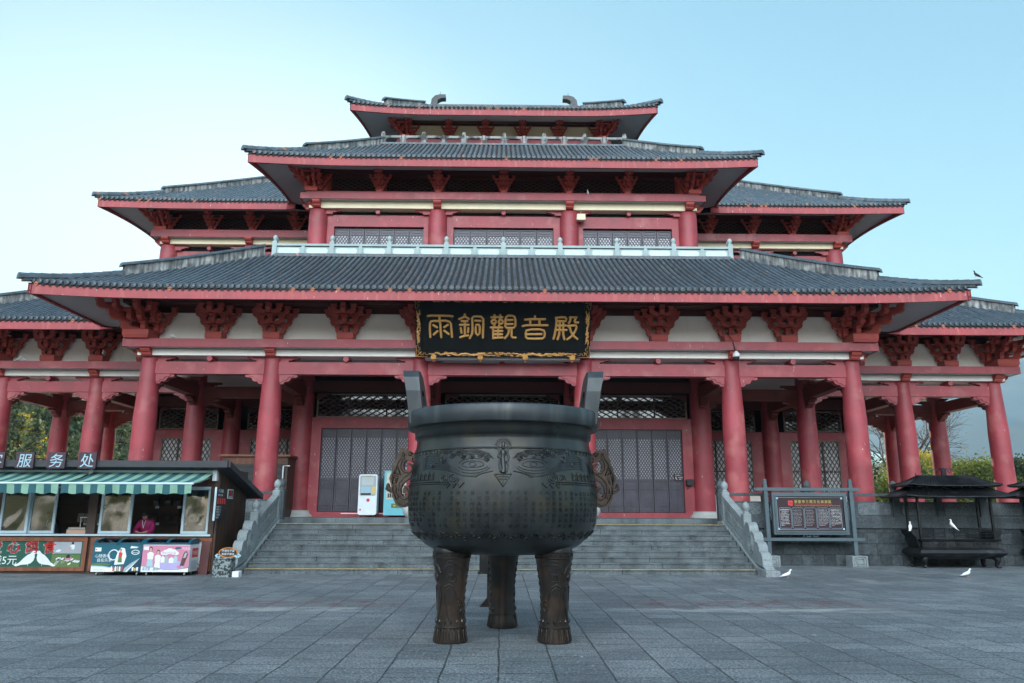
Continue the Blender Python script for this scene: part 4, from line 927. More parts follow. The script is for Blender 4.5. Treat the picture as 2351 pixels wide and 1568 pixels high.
# carved border: key frets in the corners, clouds and long curling bodies along the strips
rnd = random.Random(11)
def fret(mb, ax, ay, sx, sy):
    P = [(.02, .02), (.42, .02), (.42, .09), (.34, .09), (.34, .15), (.26, .15), (.26, .08), (.18, .08), (.18, .18), (.10, .18)]
    mb.tube([plq(ax + sx * a, ay + sy * b, .055) for a, b in P], .009, 4); mb.tube([plq(ax + sx * b, ay + sy * a, .055) for a, b in P], .009, 4); mb.tube([plq(ax + sx * .01, ay + sy * .01, .055), plq(ax + sx * .2, ay + sy * .2, .055)], .012, 4)
for ax, ay, sx, sy in ((0, 0, 1, 1), (PW, 0, -1, 1), (0, PH, 1, -1), (PW, PH, -1, -1)):
    mb = MB(); fret(mb, ax, ay, sx, sy); mb.build('corner_fret', GOLD, PLQ)
def carve(mb, fn, ln):
    x = .0
    while x < ln:                                                     # cloud knots
        r = rnd.uniform(.018, .032); b = rnd.uniform(.05, .17)
        mb.tube([fn(x + r * (1 - g / 14) * cos(g * .9), b + r * (1 - g / 14) * sin(g * .9) * .8, .055) for g in range(12)], .015, 4); mb.tube([fn(x - .07, b, .052), fn(x + .08, b - .004, .052)], .010, 4); x += rnd.uniform(.035, .06)
    for s_ in (0, 1):                                                 # a long scaly body on each half
        x0 = ln * (.10 if s_ == 0 else .58); n = 16; L_ = ln * .32
        mb.tube([fn(x0 + L_ * k / n, .11 + .035 * sin(k * 1.1 + s_), .065) for k in range(n + 1)], [.010 + .020 * sin(pi * (k + 1) / (n + 2)) for k in range(n + 1)], 6)
        hx = x0 if s_ == 0 else x0 + L_
        for q in range(7): mb.tube([fn(hx, .12, .07), fn(hx + rnd.uniform(-.12, .12), .12 + rnd.uniform(-.06, .1), .085)], [.02, .004], 5)
mb = MB(); carve(mb, lambda a, b, t_: plq(.5 + a, b, t_), PW - 1.0); mb.build('carved_strip', GOLD, PLQ)
mb = MB(); carve(mb, lambda a, b, t_: plq(.5 + a, PH - .22 + b, t_), PW - 1.0); mb.build('carved_strip', GOLD, PLQ)
for xx, s_ in ((0, 1), (PW, -1)):
    mb = MB(); carve(mb, lambda a, b, t_: plq(xx + s_ * b, PH - .5 - a, t_), PH - 1.0); mb.build('carved_strip', GOLD, PLQ)
for a in (.62, 2.27, 3.86, 5.52):
    mb = MB(); mb.prism([(-.09, .0), (.09, .0), (.10, .08), (.06, .14), (.0, .19), (-.06, .14), (-.10, .08)], lambda p, q, t_: plq(a + p, q - .06, t_), .06, .09)
    mb.prism([(-.035, 0), (.035, 0), (.035, -.30), (-.035, -.30)], lambda p, q, t_: (PX0 + a + p, 26.08 + .9 * (-q) * .5 - t_, 7.05 + q * .6), -.015, .015); mb.build('hook', GOLD, PLQ)
MB().box(-2.75, 26.2, 6.96, 2.75, 26.55, 7.03).build('shelf', SOFF, PLQ)

# ------------------------------------------------------------------ bronze cauldron
def bronze(name, col, patina, warm, amt):
    return mat(name, col, 0.32, 0.45, 2.2, 0.15, 70, metal=0.3, speck=(warm, 3.0, 0.5, 0.7, amt), streak=(patina, 4.5, 0.46, 0.68, 0.6), bdist=0.004)
BRZ = bronze('dark_patinated_bronze', (0.024, 0.027, 0.028), (0.050, 0.058, 0.058), (0.055, 0.048, 0.030), 0.6)
BRZL = bronze('polished_brown_bronze', (0.030, 0.022, 0.018), (0.022, 0.023, 0.025), (0.10, 0.054, 0.032), 0.55)
BRZH = bronze('copper_brown_bronze', (0.075, 0.050, 0.038), (0.05, 0.05, 0.05), (0.17, 0.09, 0.055), 0.5)
BRZR = mat('weathered_grey_bronze', (0.040, 0.047, 0.052), 0.45, 0.3, 2.5, 0.12, 90, metal=0.4, streak=((0.13, 0.14, 0.13), 5, 0.5, 0.7, 0.5), bdist=0.004)
DING = thing('bronze_cauldron', 'huge three legged bronze cauldron with upright ears and curled dragon handles in the plaza', 'cauldron', (0.02, 10.95, 0))
CXV, CYV = 0.015, 10.95
PROF = [(.02, 1.10), (.55, 1.10), (.80, 1.115), (.97, 1.165), (1.09, 1.235), (1.18, 1.32), (1.275, 1.42), (1.315, 1.53), (1.332, 1.66), (1.335, 1.80), (1.322, 1.98), (1.30, 2.16), (1.272, 2.34), (1.25, 2.50), (1.235, 2.60), (1.235, 2.66), (1.262, 2.665), (1.268, 2.76), (1.285, 2.83)]
def rad(z):
    for (r0, z0), (r1, z1) in zip(PROF[1:], PROF[2:]):
        if z0 <= z <= z1 and z1 > z0: return r0 + (r1 - r0) * (z - z0) / (z1 - z0)
    return PROF[-1][0]
def belly(u, z, t_=0):            # u: metres along the girth from the front middle
    r = rad(z) + t_; g = u / 1.3 - pi / 2; return (CXV + r * cos(g), CYV + r * sin(g), z)
mb = MB(); mb.lathe(PROF, 72, CXV, CYV); body = mb.build('belly', BRZ, DING)
mb = MB(); mb.lathe([(1.22, 2.80), (1.36, 2.80), (1.375, 2.82), (1.375, 3.01), (1.36, 3.035), (1.12, 3.035), (1.10, 2.9)], 72, CXV, CYV); mb.build('rim', BRZR, DING)
mb = MB()
def line(pts, r=.011, n=5): mb.tube([belly(u, z, .004) for u, z in pts], r, n)
def arcp(cx, cz, rx, rz, a0, a1, n=14): return [(cx + rx * cos(a0 + (a1 - a0) * k / n), cz + rz * sin(a0 + (a1 - a0) * k / n)) for k in range(n + 1)]
def spiral(cx, cz, r, turns, a0=0, dr=1): 
    n = int(turns * 12); return [(cx + r * (1 - k / (n + 2)) * cos(a0 + dr * k * pi / 6), cz + r * (1 - k / (n + 2)) * sin(a0 + dr * k * pi / 6)) for k in range(n + 1)]
for z in (2.02, 2.045): line([(u / 10 - 4.0, z) for u in range(0, 34)], .010); line([(u / 10 + 0.7, z) for u in range(0, 34)], .010)
for z in (2.47,): line([(u / 10 - 4.0, z) for u in range(0, 78)], .012)
for sg in (-1, 1):
    for k in range(8):              # long waves sweeping out from the eye
        o_ = .024 * k
        line([(sg * (.13 + .03 * k), 2.17 - o_ * .25), (sg * .34, 2.13 - o_ * .2), (sg * .52, 2.14 - o_ * .15), (sg * .7, 2.23 - o_ * .35), (sg * .95, 2.38 - o_), (sg * 1.2, 2.39 - o_), (sg * 1.5, 2.28 - o_), (sg * 1.75, 2.20 - o_ * .7), (sg * 2.0, 2.26 - o_)], .0065)
    for k in range(4): line([(sg * (.12 + .02 * k), 2.33 + .02 * k), (sg * .35, 2.39 + .018 * k), (sg * .6, 2.37 + .02 * k), (sg * .85, 2.41 + .012 * k), (sg * 1.05, 2.465)], .0065)
    line(arcp(sg * .40, 2.255, .15, .045, 0.05, pi - .05), .004); line(arcp(sg * .40, 2.255, .15, .038, pi + .05, 2 * pi - .05), .004); line(arcp(sg * .40, 2.258, .045, .027, 0, 2 * pi), .004); line(arcp(sg * .40, 2.262, .20, .07, .2, pi - .2), .004); line(arcp(sg * .40, 2.248, .21, .07, pi + .2, 2 * pi - .2), .004); line(arcp(sg * .41, 2.245, .25, .10, pi + .3, 2 * pi - .3), .004)
    line([(sg * (.5 + q * .02), 2.42 + .05 * sin(q * pi / 14)) for q in range(15)], .010)
    for (u, z, r_) in ((.72, 2.40, .06), (.86, 2.33, .05), (.98, 2.44, .055), (.66, 2.08, .08), (.55, 2.37, .045), (1.05, 2.27, .045), (.30, 2.39, .05), (.80, 2.07, .07), (.22, 2.33, .04), (.42, 2.36, .035), (.63, 2.44, .035)): line(spiral(sg * u, z, r_, 2.4, 0, sg), .0075)
    for k in range(9):              # key pattern in the outer fields
        u = 1.0 + .1 * k; line([(sg * u, 2.17 - .0), (sg * u, 2.07), (sg * (u + .07), 2.07), (sg * (u + .07), 2.14), (sg * (u + .03), 2.14), (sg * (u + .03), 2.10)], .0065)
        u = .95 + .11 * k; line([(sg * u, 2.40), (sg * u, 2.455), (sg * (u + .08), 2.455), (sg * (u + .08), 2.42), (sg * (u + .03), 2.42)], .0065)
    for k in range(3): line([(sg * (.50 + .09 * k), 2.03), (sg * (.56 + .09 * k), 1.965), (sg * (.60 + .09 * k), 2.02)], .009)
line([(-.11, 2.13), (.11, 2.13), (0, 1.975), (-.11, 2.13)], .010); line([(-.07, 2.10), (.07, 2.10)], .007); line([(-.05, 2.07), (.05, 2.07)], .007); line([(0, 2.12), (0, 2.01)], .007)
mb.build('relief_band', BRZ, body)
mb = MB()                              # standing haloed figure in low relief
fig = lambda pts, rr: mb.tube([belly(u, z, .012) for u, z in pts], rr, 8)
fig([(0, 2.15), (.008, 2.2), (0, 2.27), (-.006, 2.33), (0, 2.38), (0, 2.42), (0, 2.445)], [.034, .026, .032, .026, .032, .036, .012]); fig([(-.04, 2.16), (-.055, 2.25), (-.04, 2.33)], .010); fig([(.045, 2.16), (.06, 2.24), (.05, 2.3)], .010); fig([(0, 2.45), (0, 2.48), (0, 2.515), (0, 2.55)], [.016, .024, .022, .008]); fig([(-.05, 2.41), (-.065, 2.35), (-.02, 2.33)], .014); fig([(.05, 2.41), (.07, 2.34), (.045, 2.28)], .014)
for rr in (.062, .085): mb.tube([belly(u, z, .002) for u, z in arcp(0, 2.485, rr, rr, 0, 2 * pi, 20)], .007, 5)
for k in range(16): g = -.3 + k * (pi + .6) / 15; mb.tube([belly(.092 * cos(g), 2.485 + .092 * sin(g), .004), belly(.12 * cos(g), 2.485 + .12 * sin(g), .004)], [.009, .003], 5)
mb.build('relief_figure', BRZ, body)
mb = MB()                              # lotus scrolls near the bottom
for k in range(-9, 10):
    u = k * .215
    for q in range(5): g = pi * (.12 + .19 * q); mb.tube([belly(u + .02 * cos(g), 1.345 + .01 * sin(g), .0), belly(u + .075 * cos(g), 1.35 + .05 * sin(g), .012), belly(u + .05 * cos(g + .25), 1.345 + .075 * sin(g), .0)], .011, 5)
    mb.tube([belly(u + .11 + .03 * cos(g * .8), 1.33 + .02 * sin(g * .8), .002) for g in range(7)], .010, 5)
mb.build('relief_scroll', BRZ, body)
COLS = ["像二年鑄于南詔", "與二年鑄于南", "崇元化二年陷", "元八九九年。", "殿音及武音像", "殿堂俱毀。公", "元一九九九年", "即澳門回歸祖國", "之年，雨銅觀音", "造像重鑄，雨銅", "觀音殿堂重建。", "真間相距整整一", "十一百年矣！", "　　崇聖寺內：", "重鑄之南詔建極", "大鐘，于普花回", "盛之日鐘響；重", "鑄之雨銅觀音，", "又于澳門回歸之", "年瑞水。國家寵", "一民族團結之大", "義，南詔遣化降", "于一千一百年之", "前，華己德而化", "之德不育之。", "　　一千一百年、", "滄桑萬載。一千", "一百年，輝煌雨", "現。一千一百年", "可圈可點。", "　　天地悠悠，", "歷史有情。盛世", "起道頌國頌民", "山善永固，人心", "有不。銘刻得來"]
mb = MB(); random.seed(3)
for i, s_ in enumerate(COLS):
    u = 1.62 - i * .0955
    for j, ch in enumerate(s_):
        if ch == '　': continue
        zc = 1.90 - j * .068
        vs, fs = glyph(ch, .09); mb.add([belly(u + (a - .5) * .056, zc + (b - .35) * .056, t_ * .056 + .001) for a, b, t_ in vs], fs)
mb.build('inscription', BRZ, body)
# upright ears: thick inverted U set across the rim, leaning out a little
for sg in (-1, 1):
    mb = MB(); out_ = [(-.46, 2.86), (-.46, 3.32), (-.42, 3.52), (-.30, 3.63), (0, 3.66), (.30, 3.63), (.42, 3.52), (.46, 3.32), (.46, 2.86), (.24, 2.86), (.24, 3.2), (.18, 3.34), (0, 3.40), (-.18, 3.34), (-.24, 3.2), (-.24, 2.86)]
    f = lambda a, b, t_: (CXV + sg * (1.135 + t_ + .14 * (b - 3.03) + (.10 * max(0, b - 3.35) ** 1 if t_ > .1 else 0)), CYV - .05 + a, b)
    mb.prism(out_, f, -.01, .185); mb.build('ear', BRZR, DING)
# legs
def leg(cx_, cy_, face):
    mb = MB(); prof = [(.215, 0.0), (.22, .02), (.205, .10), (.192, .26), (.182, .42), (.183, .55), (.195, .70), (.215, .86), (.238, 1.0), (.252, 1.10), (.25, 1.17), (.225, 1.24), (.18, 1.30)]
    mb.lathe(prof, 32, cx_, cy_); o = mb.build('leg', BRZL, DING); d = MB()
    def rr(z):
        for (r0, z0), (r1, z1) in zip(prof, prof[1:]):
            if z0 <= z <= z1: return r0 + (r1 - r0) * (z - z0) / (z1 - z0)
        return .2
    def S(g, z, t_=.003): r = rr(z) + t_; a = face + g; return (cx_ + r * cos(a), cy_ + r * sin(a), z)
    T = lambda pts, r_=.007: d.tube([S(g, z) for g, z in pts], r_, 5)
    for k in range(-5, 6):                               # arched feet
        g = k * .42; T([(g - .13, .02), (g - .13, .15), (g - .06, .185), (g + .06, .185), (g + .13, .15), (g + .13, .02)], .008); 
        if k % 2: T([(g - .06, .02), (g - .06, .12), (g, .145), (g + .06, .12), (g + .06, .02)], .006)
        d.add([S(g + .21, .235, .004), S(g + .29, .27, .004), S(g + .21, .305, .004), S(g + .13, .27, .004), S(g + .21, .27, .022)], [(0, 1, 4), (1, 2, 4), (2, 3, 4), (3, 0, 4)])
    T([(k * .2 - pi, .20) for k in range(32)], .009)
    for s_ in (-1, 1):                                   # beast mask: brow, eye, cheek curls, trunk lines
        T([(s_ * .05, .88), (s_ * .35, .98), (s_ * .8, 1.0), (s_ * 1.25, .93)], .010); T([(s_ * .08, .92), (s_ * .4, 1.03), (s_ * .9, 1.05), (s_ * 1.4, .97)], .008)
        T([(s_ * (.62 + .26 * cos(k * pi / 6)), .82 + .05 * sin(k * pi / 6)) for k in range(13)], .009); T([(s_ * (.62 + .1 * cos(k * pi / 6)), .82 + .03 * sin(k * pi / 6)) for k in range(13)], .008)
        T([(s_ * .15, .70), (s_ * .45, .74), (s_ * .8, .70), (s_ * 1.05, .60), (s_ * 1.15, .48)], .011); T([(s_ * .2, .66), (s_ * .5, .70), (s_ * .8, .66), (s_ * 1.0, .56)], .008); T([(s_ * .1, .62), (s_ * .35, .36), (s_ * .6, .25)], .007)
        T([(s_ * (1.3 + .28 * (1 - k / 22) * cos(k * .55)), .45 + .10 * (1 - k / 22) * sin(k * .55)) for k in range(18)], .009)
        for k in range(8): T([(s_ * (1.85 + .16 * (1 - q / 14) * cos(q * .7)), .28 + .09 * k + .035 * (1 - q / 14) * sin(q * .7)) for q in range(10)], .006)
        for k in range(7): d.join(MB().lathe([(.001, -.008), (.011, 0), (.001, .008)], 6), Matrix.Translation(S(s_ * (.12 + .16 * k), .93 + .02 * sin(k))))
    T([(k * .2 - pi, 1.07) for k in range(32)], .010); T([(k * .2 - pi, 1.14) for k in range(32)], .008)
    for k in range(14): g = -pi + k * .45; T([(g, 1.08), (g + .15, 1.13), (g + .3, 1.08)], .006)
    d.build('relief', BRZL, o)
leg(-.665, 10.52, -pi / 2 - .55); leg(.705, 10.52, -pi / 2 + .55); leg(.02, 11.86, pi / 2)
# curled dragon handles: outline traced flat, given its own thickness
HX = [(640, 250), (660, 280), (690, 290), (660, 340), (665, 400), (640, 455), (620, 430), (600, 395), (585, 420), (602, 495), (560, 480), (500, 455), (470, 445), (430, 490), (410, 560), (440, 640), (490, 665), (540, 655), (575, 610), (560, 560), (505, 535), (520, 505), (590, 515), (640, 580), (640, 650), (610, 770), (540, 810), (470, 850), (410, 920), (375, 1010), (385, 1090), (430, 1150), (480, 1150), (510, 1110), (500, 1060), (465, 1055), (425, 1090), (435, 1020), (445, 945), (510, 945), (570, 1010), (590, 1100), (580, 1230), (540, 1320), (460, 1360), (370, 1350), (290, 1290), (240, 1190), (215, 1090), (170, 1080), (80, 1020), (120, 890), (150, 970), (190, 1000), (200, 960), (170, 880), (150, 800), (190, 690), (230, 560), (270, 440), (310, 340), (350, 300), (335, 275), (350, 225), (385, 205), (415, 230), (420, 245), (480, 240), (540, 262), (590, 300), (620, 310), (645, 295)]
HC = [[(520, 520), (600, 570), (600, 650), (540, 700), (450, 690), (390, 630), (370, 540), (400, 450), (450, 410)], [(560, 710), (440, 780), (350, 900), (340, 1030), (380, 1150), (460, 1210), (530, 1180), (550, 1080), (500, 990), (450, 980)], [(380, 400), (320, 480), (280, 590), (215, 730), (200, 820), (230, 930), (250, 1060), (290, 1180), (370, 1290), (460, 1320), (530, 1270)],
      [(400, 300), (440, 350), (430, 390), (390, 370), (400, 330), (440, 310)], [(545, 290), (590, 330), (560, 365), (510, 340), (500, 300), (545, 290)], [(300, 560), (250, 710), (370, 740), (300, 560)], [(290, 620), (270, 690), (330, 700)], [(240, 740), (330, 770), (290, 890), (220, 910), (240, 740)], [(255, 790), (290, 800), (265, 860)], [(225, 960), (290, 930), (300, 1080), (240, 1090), (225, 960)], [(260, 1110), (310, 1090), (350, 1170), (310, 1210), (260, 1110)], [(110, 930), (130, 1000), (200, 1040)], [(95, 990), (130, 1040), (200, 1070)]]
for sg in (-1, 1):
    # crop pixel -> metres: 5.06 crop px per source px; 4096/2351 source px per unit; ~160.5 unit px per metre at the handle
    fm = lambda x, y: (-1.655 + (x - 80) / 5.06 * .574 / 157.5, 2.555 - (y - 205) / 5.06 * .574 / 157.5 * 1.0)
    g = lambda a, b, t_: (CXV - sg * (a), CYV - .05 + t_, b - .0)
    mb = MB(); mb.prism([fm(x, y) for x, y in HX], g, -.10, .10); o = mb.build('handle', BRZH, DING); r_ = MB()
    for L_ in HC:
        P = [fm(x, y) for x, y in L_]; r_.tube([g(a, b, -.102) for a, b in P], .010, 5); r_.tube([g(a, b, .102) for a, b in P], .010, 4)
    r_.build('relief', BRZL, o)

# short iron post with a small box on it, behind the cauldron
IRON = mat('dark_iron', (0.025, 0.024, 0.024), 0.55, 0.4, 6, 0.15, 60, metal=0.4, speck=((0.10, 0.045, 0.03), 7, 0.52, 0.66, 0.6))
PST = thing('iron_post', 'dark iron post with a small box, half hidden behind the rear leg of the cauldron', 'post', (-.22, 14.45, 0))
MB().lathe([(.06, 0), (.06, .95)], 12, -.2, 14.45).build('pole', IRON, PST)
mb = MB()
for g in range(4): a = g * pi / 2 + .4; mb.prism([(0, 0), (.2, 0), (.05, .16), (0, .16)], lambda p, q, t_: (-.2 + p * cos(a) - t_ * sin(a), 14.45 + p * sin(a) + t_ * cos(a), q), -.012, .012)
mb.box(-.38, 14.28, 0, -.02, 14.62, .012); mb.build('base', IRON, PST)
mb = MB(); mb.cbox(-.40, 14.3, .60, -.24, 14.5, .92, .01); mb.box(-.43, 14.27, .57, -.21, 14.53, .60); mb.build('box', IRON, PST)
# ------------------------------------------------------------------ wooden kiosk with awnings
def planks(name, col, wpl=0.12, horiz=False, var=0.5):
    m = mat(name, col, 0.6, var, 1.2, 0.0); t = m.node_tree; N, L = t.nodes, t.links; b = N['Principled BSDF']
    tc = N.new('ShaderNodeTexCoord'); sp = N.new('ShaderNodeSeparateXYZ'); L.new(tc.outputs['Object'], sp.inputs[0])
    ad = N.new('ShaderNodeMath'); L.new(sp.outputs[0], ad.inputs[0]); L.new(sp.outputs[1], ad.inputs[1])
    src = sp.outputs[2] if horiz else ad.outputs[0]
    dv_ = N.new('ShaderNodeMath'); dv_.operation = 'DIVIDE'; L.new(src, dv_.inputs[0]); dv_.inputs[1].default_value = wpl
    fr_ = N.new('ShaderNodeMath'); fr_.operation = 'FRACT'; L.new(dv_.outputs[0], fr_.inputs[0]); fl = N.new('ShaderNodeMath'); fl.operation = 'FLOOR'; L.new(dv_.outputs[0], fl.inputs[0])
    wn_ = N.new('ShaderNodeTexWhiteNoise'); wn_.noise_dimensions = '1D'; L.new(fl.outputs[0], wn_.inputs['W'])
    gr = N.new('ShaderNodeTexNoise'); gr.inputs['Scale'].default_value = 9; gr.inputs['Detail'].default_value = 6; mp = N.new('ShaderNodeMapping'); mp.inputs['Scale'].default_value = (6, 6, .6) if not horiz else (.6, .6, 6); L.new(tc.outputs['Object'], mp.inputs[0]); L.new(mp.outputs[0], gr.inputs['Vector'])
    sm_ = N.new('ShaderNodeMath'); L.new(wn_.outputs['Value'], sm_.inputs[0]); L.new(gr.outputs['Fac'], sm_.inputs[1])
    mr_ = N.new('ShaderNodeMapRange'); mr_.inputs[1].default_value = .3; mr_.inputs[2].default_value = 1.5; mr_.inputs[3].default_value = .45; mr_.inputs[4].default_value = 1.5; L.new(sm_.outputs[0], mr_.inputs[0])
    gp = N.new('ShaderNodeMath'); gp.operation = 'GREATER_THAN'; gp.inputs[1].default_value = .07; L.new(fr_.outputs[0], gp.inputs[0])
    g2 = N.new('ShaderNodeMapRange'); g2.inputs[3].default_value = .25; L.new(gp.outputs[0], g2.inputs[0])
    ml = N.new('ShaderNodeMath'); ml.operation = 'MULTIPLY'; L.new(mr_.outputs[0], ml.inputs[0]); L.new(g2.outputs[0], ml.inputs[1])
    v = N.new('ShaderNodeVectorMath'); v.operation = 'SCALE'; old = b.inputs['Base Color'].links[0].from_socket; L.new(old, v.inputs[0]); L.new(ml.outputs[0], v.inputs['Scale']); L.new(v.outputs[0], b.inputs['Base Color'])
    bp = N.new('ShaderNodeBump'); bp.inputs['Strength'].default_value = .5; bp.inputs['Distance'].default_value = .01; L.new(gp.outputs[0], bp.inputs['Height']); L.new(bp.outputs[0], b.inputs['Normal']); return m
PLANK = planks('dark_stained_planks', (0.062, 0.032, 0.020)); PLANKR = planks('red_brown_planks', (0.11, 0.04, 0.022))
WOOD = mat('red_brown_wood', (0.20, 0.068, 0.032), 0.5, 0.35, 3, 0.1, 40, streak=((0.09, 0.03, 0.015), 9, 0.5, 0.7, 0.6))
DWOOD = mat('dark_brown_wood', (0.055, 0.032, 0.022), 0.55, 0.4, 3, 0.1, 40)
ROOFW = mat('dark_roof_timber', (0.035, 0.035, 0.042), 0.6, 0.35, 2, 0.12, 40)
ALU = mat('pale_blue_window_frame', (0.55, 0.68, 0.74), 0.35, 0.06, 3, 0.0)
WPAN = mat('white_panel', (0.72, 0.76, 0.78), 0.5, 0.06, 1.5, 0.0, streak=((0.45, 0.47, 0.46), 3, 0.6, 0.8, 0.4))
def flat(name, col, rough=0.5, var=0.05): return mat(name, col, rough, var, 4, 0.0)
CTEAL = flat('dark_teal_cloth', (0.020, 0.095, 0.115), 0.8, 0.12); CGRN = flat('pale_green_cloth', (0.20, 0.36, 0.27), 0.8, 0.12)
PWHT = flat('print_white', (0.75, 0.78, 0.80)); PRED = flat('print_red', (0.62, 0.04, 0.035)); PGRN = flat('print_green', (0.008, 0.085, 0.055)); PTEAL = flat('print_teal', (0.010, 0.10, 0.14), 0.35)
PPINK = flat('print_pink', (0.58, 0.22, 0.33), 0.35); PVIO = flat('print_violet', (0.42, 0.36, 0.62), 0.4); PBLK = flat('print_black', (0.012, 0.012, 0.014)); PSKIN = flat('print_skin', (0.60, 0.36, 0.26)); PBRN = flat('print_brown', (0.10, 0.045, 0.035)); PGRY = flat('print_grey', (0.36, 0.40, 0.44)); PLAWN = flat('print_lawn', (0.10, 0.17, 0.05)); PGOLD = flat('print_gold', (0.55, 0.42, 0.10)); PLBL = flat('print_pale_blue', (0.35, 0.52, 0.60)); PMAR = flat('print_maroon', (0.026, 0.009, 0.015), 0.4); PORG = flat('print_orange', (0.55, 0.20, 0.04)); PNAVY = flat('print_navy', (0.008, 0.045, 0.085), 0.4)
KI = thing('wooden_kiosk', 'dark wooden kiosk with green striped awnings and sliding windows beside the stone stairs', 'kiosk', (-11.2, 21.6, 0))
KX0, KX1, KY = -15.6, -7.9, 21.6
K = lambda b, n, m, p=KI: b.build(n, m, p)
K(MB().box(KX1 - .06, KY, 0.0, KX1, 23.9, 2.86), 'side_wall', PLANK)
K(MB().box(KX0, 23.84, 0.0, KX1 - .06, 23.9, 2.3), 'back_wall', PLANK)
K(MB().box(KX0, KY, 2.34, KX1 - .06, KY + .06, 2.86), 'front_fascia', PLANKR)
K(MB().box(KX0, KY, 0, KX1 - .06, KY + .1, .98), 'counter_wall', DWOOD)
mb = MB(); mb.prism([(21.15, 2.87), (24.25, 2.06), (24.25, 2.18), (21.15, 3.0)], lambda a, b, t_: (t_, a, b), KX0 - .3, -7.55); o = K(mb, 'roof', ROOFW)
K(MB().box(KX0 - .3, 21.08, 2.85, -7.56, 21.15, 3.03), 'roof_edge', ROOFW, o); mb = MB(); mb.prism([(21.15, 2.86), (24.3, 2.04), (24.3, 2.2), (21.15, 3.02)], lambda a, b, t_: (t_, a, b), -7.549, -7.50); K(mb, 'roof_edge', ROOFW, o)
for xa, xb in ((-11.46, -11.22), (-8.12, -7.97)): K(MB().box(xa, KY - .05, .98, xb, KY - .001, 2.34), 'post', DWOOD)
K(MB().box(KX0, KY - .09, 1.0, KX1 - .12, KY + .35, 1.05), 'counter', ALU)
# windows
def pane(x0, x1, z0, z1, y, glass=GLASS):
    f = MB(); rframe(f, x0, x1, z0, z1, y, y + .05, .07); o = K(f, 'window_frame', ALU); K(MB().box(x0 + .065, y + .02, z0 + .065, x1 - .065, y + .026, z1 - .065), 'glass_pane', glass, o)
for a, b, wins in ((-11.20, -8.14, ((-11.16, -10.28), (-8.92, -8.16))), (-15.2, -11.48, ((-13.9, -13.12), (-13.16, -12.42)))):
    for n_, (xa, xb) in enumerate(wins): pane(xa, xb, 1.06, 2.32, KY + (.02 if n_ == 0 else .09))
    K(MB().box(a, KY + .0, 2.28, b, KY + .12, 2.34), 'window_track', ALU)
# shelves inside
SHB = mat('shelf_board', (0.11, 0.075, 0.055), 0.7, 0.2, 2, 0.05)
K(MB().box(KX0, 23.3, .4, KX1 - .1, 23.33, 2.5), 'shelf_back', SHB); 
for z in (1.32, 1.80): K(MB().box(KX0, 22.98, z, KX1 - .1, 23.3, z + .03), 'shelf', SHB)
for x in (-13.3, -11.6, -9.55, -8.3): K(MB().box(x, 22.98, .4, x + .03, 23.3, 2.5), 'shelf_divider', DWOOD)
K(MB().box(KX0, KY + .1, .02, KX1 - .1, 23.84, .06), 'floor', DWOOD)
# lower panels
for a, b in ((-11.27, -7.96), (-15.4, -11.36)):
    f = MB(); rframe(f, a, b, .07, .96, KY - .07, KY - .002, .105); o = K(f, 'panel_frame', WOOD)
    K(MB().box(a + .1, KY - .03, .17, b - .1, KY - .02, .86), 'panel', WPAN if a > -12 else PGRN, o)
    if a < -12:
        F = lambda p, q, t_: (-15.3 + p, KY - .031 - t_, .17 + q)
        d = MB()
        for ox, oz in ((.022, 0), (-.022, 0), (0, .022), (0, -.022), (.016, .016), (-.016, -.016), (.016, -.016), (-.016, .016)): text(d, '爱心鸽食', lambda p, q, t_: F(1.27 + ox + p, .40 + oz + q, t_ + .001), .36, .004, 1.36)
        K(d, 'lettering', PWHT, o); d = MB(); text(d, '爱心鸽食', lambda p, q, t_: F(1.27 + p, .40 + q, t_ + .004), .36, .004, 1.36); K(d, 'lettering', PRED, o)
        d = MB(); text(d, '一袋5元', lambda p, q, t_: F(1.10 + p, .08 + q, t_ + .002), .28, .004); K(d, 'lettering', PWHT, o)
        d = MB()
        for s_, x0 in ((1, 2.40), (-1, 2.74)):     # two white doves bill to bill
            P = [(0.165, .33), (.14, .385), (.09, .395), (.05, .36), (.02, .32), (-.06, .28), (-.16, .19), (-.26, .08), (-.40, .0), (-.33, -.02), (-.2, .02), (-.06, .03), (.05, .06), (.12, .13), (.145, .22), (.13, .29)]
            d.prism([(x0 + s_ * p, .04 + q * 1.0) for p, q in P], F, .002, .005); d.tube([F(x0 - s_ * .02, .09, .004), F(x0 - s_ * .02, .03, .004)], .006, 4)
        K(d, 'dove_print', PWHT, o)
        d = MB(); d.prism([(3.02, .36), (3.78, .36), (3.78, .68), (3.02, .68)], F, .001, .003); d.prism([(3.0, .0), (3.78, .0), (3.78, .34), (3.0, .34)], F, .001, .003, 1)
        for q in range(16): x = rnd.uniform(3.04, 3.7); z = rnd.uniform(.02, .2); d.prism([(x, z), (x + .07, z + .02), (x + .09, z + .07), (x + .05, z + .06), (x, z + .03)], F, .003, .005, 2)
        d.prism([(3.5, .48), (3.58, .46), (3.6, .56), (3.55, .62), (3.47, .57)], F, .003, .005, 2); d.prism([(3.5, .60), (3.56, .60), (3.57, .66), (3.51, .67)], F, .003, .006, 3); d.prism([(3.34, .42), (3.5, .5), (3.52, .54), (3.34, .46)], F, .003, .005, 4)
        d.prism([(3.1, .40), (3.2, .41), (3.24, .45), (3.18, .47), (3.1, .43)], F, .003, .005, 2); d.prism([(3.38, .18), (3.52, .18), (3.55, .26), (3.36, .26)], F, .003, .006, 5); d.prism([(3.38, .24), (3.50, .24), (3.49, .33), (3.42, .33)], F, .004, .007, 3)
        K(d, 'photo_print', [PGRY, PLAWN, PWHT, PBLK, PSKIN, PPINK], o)
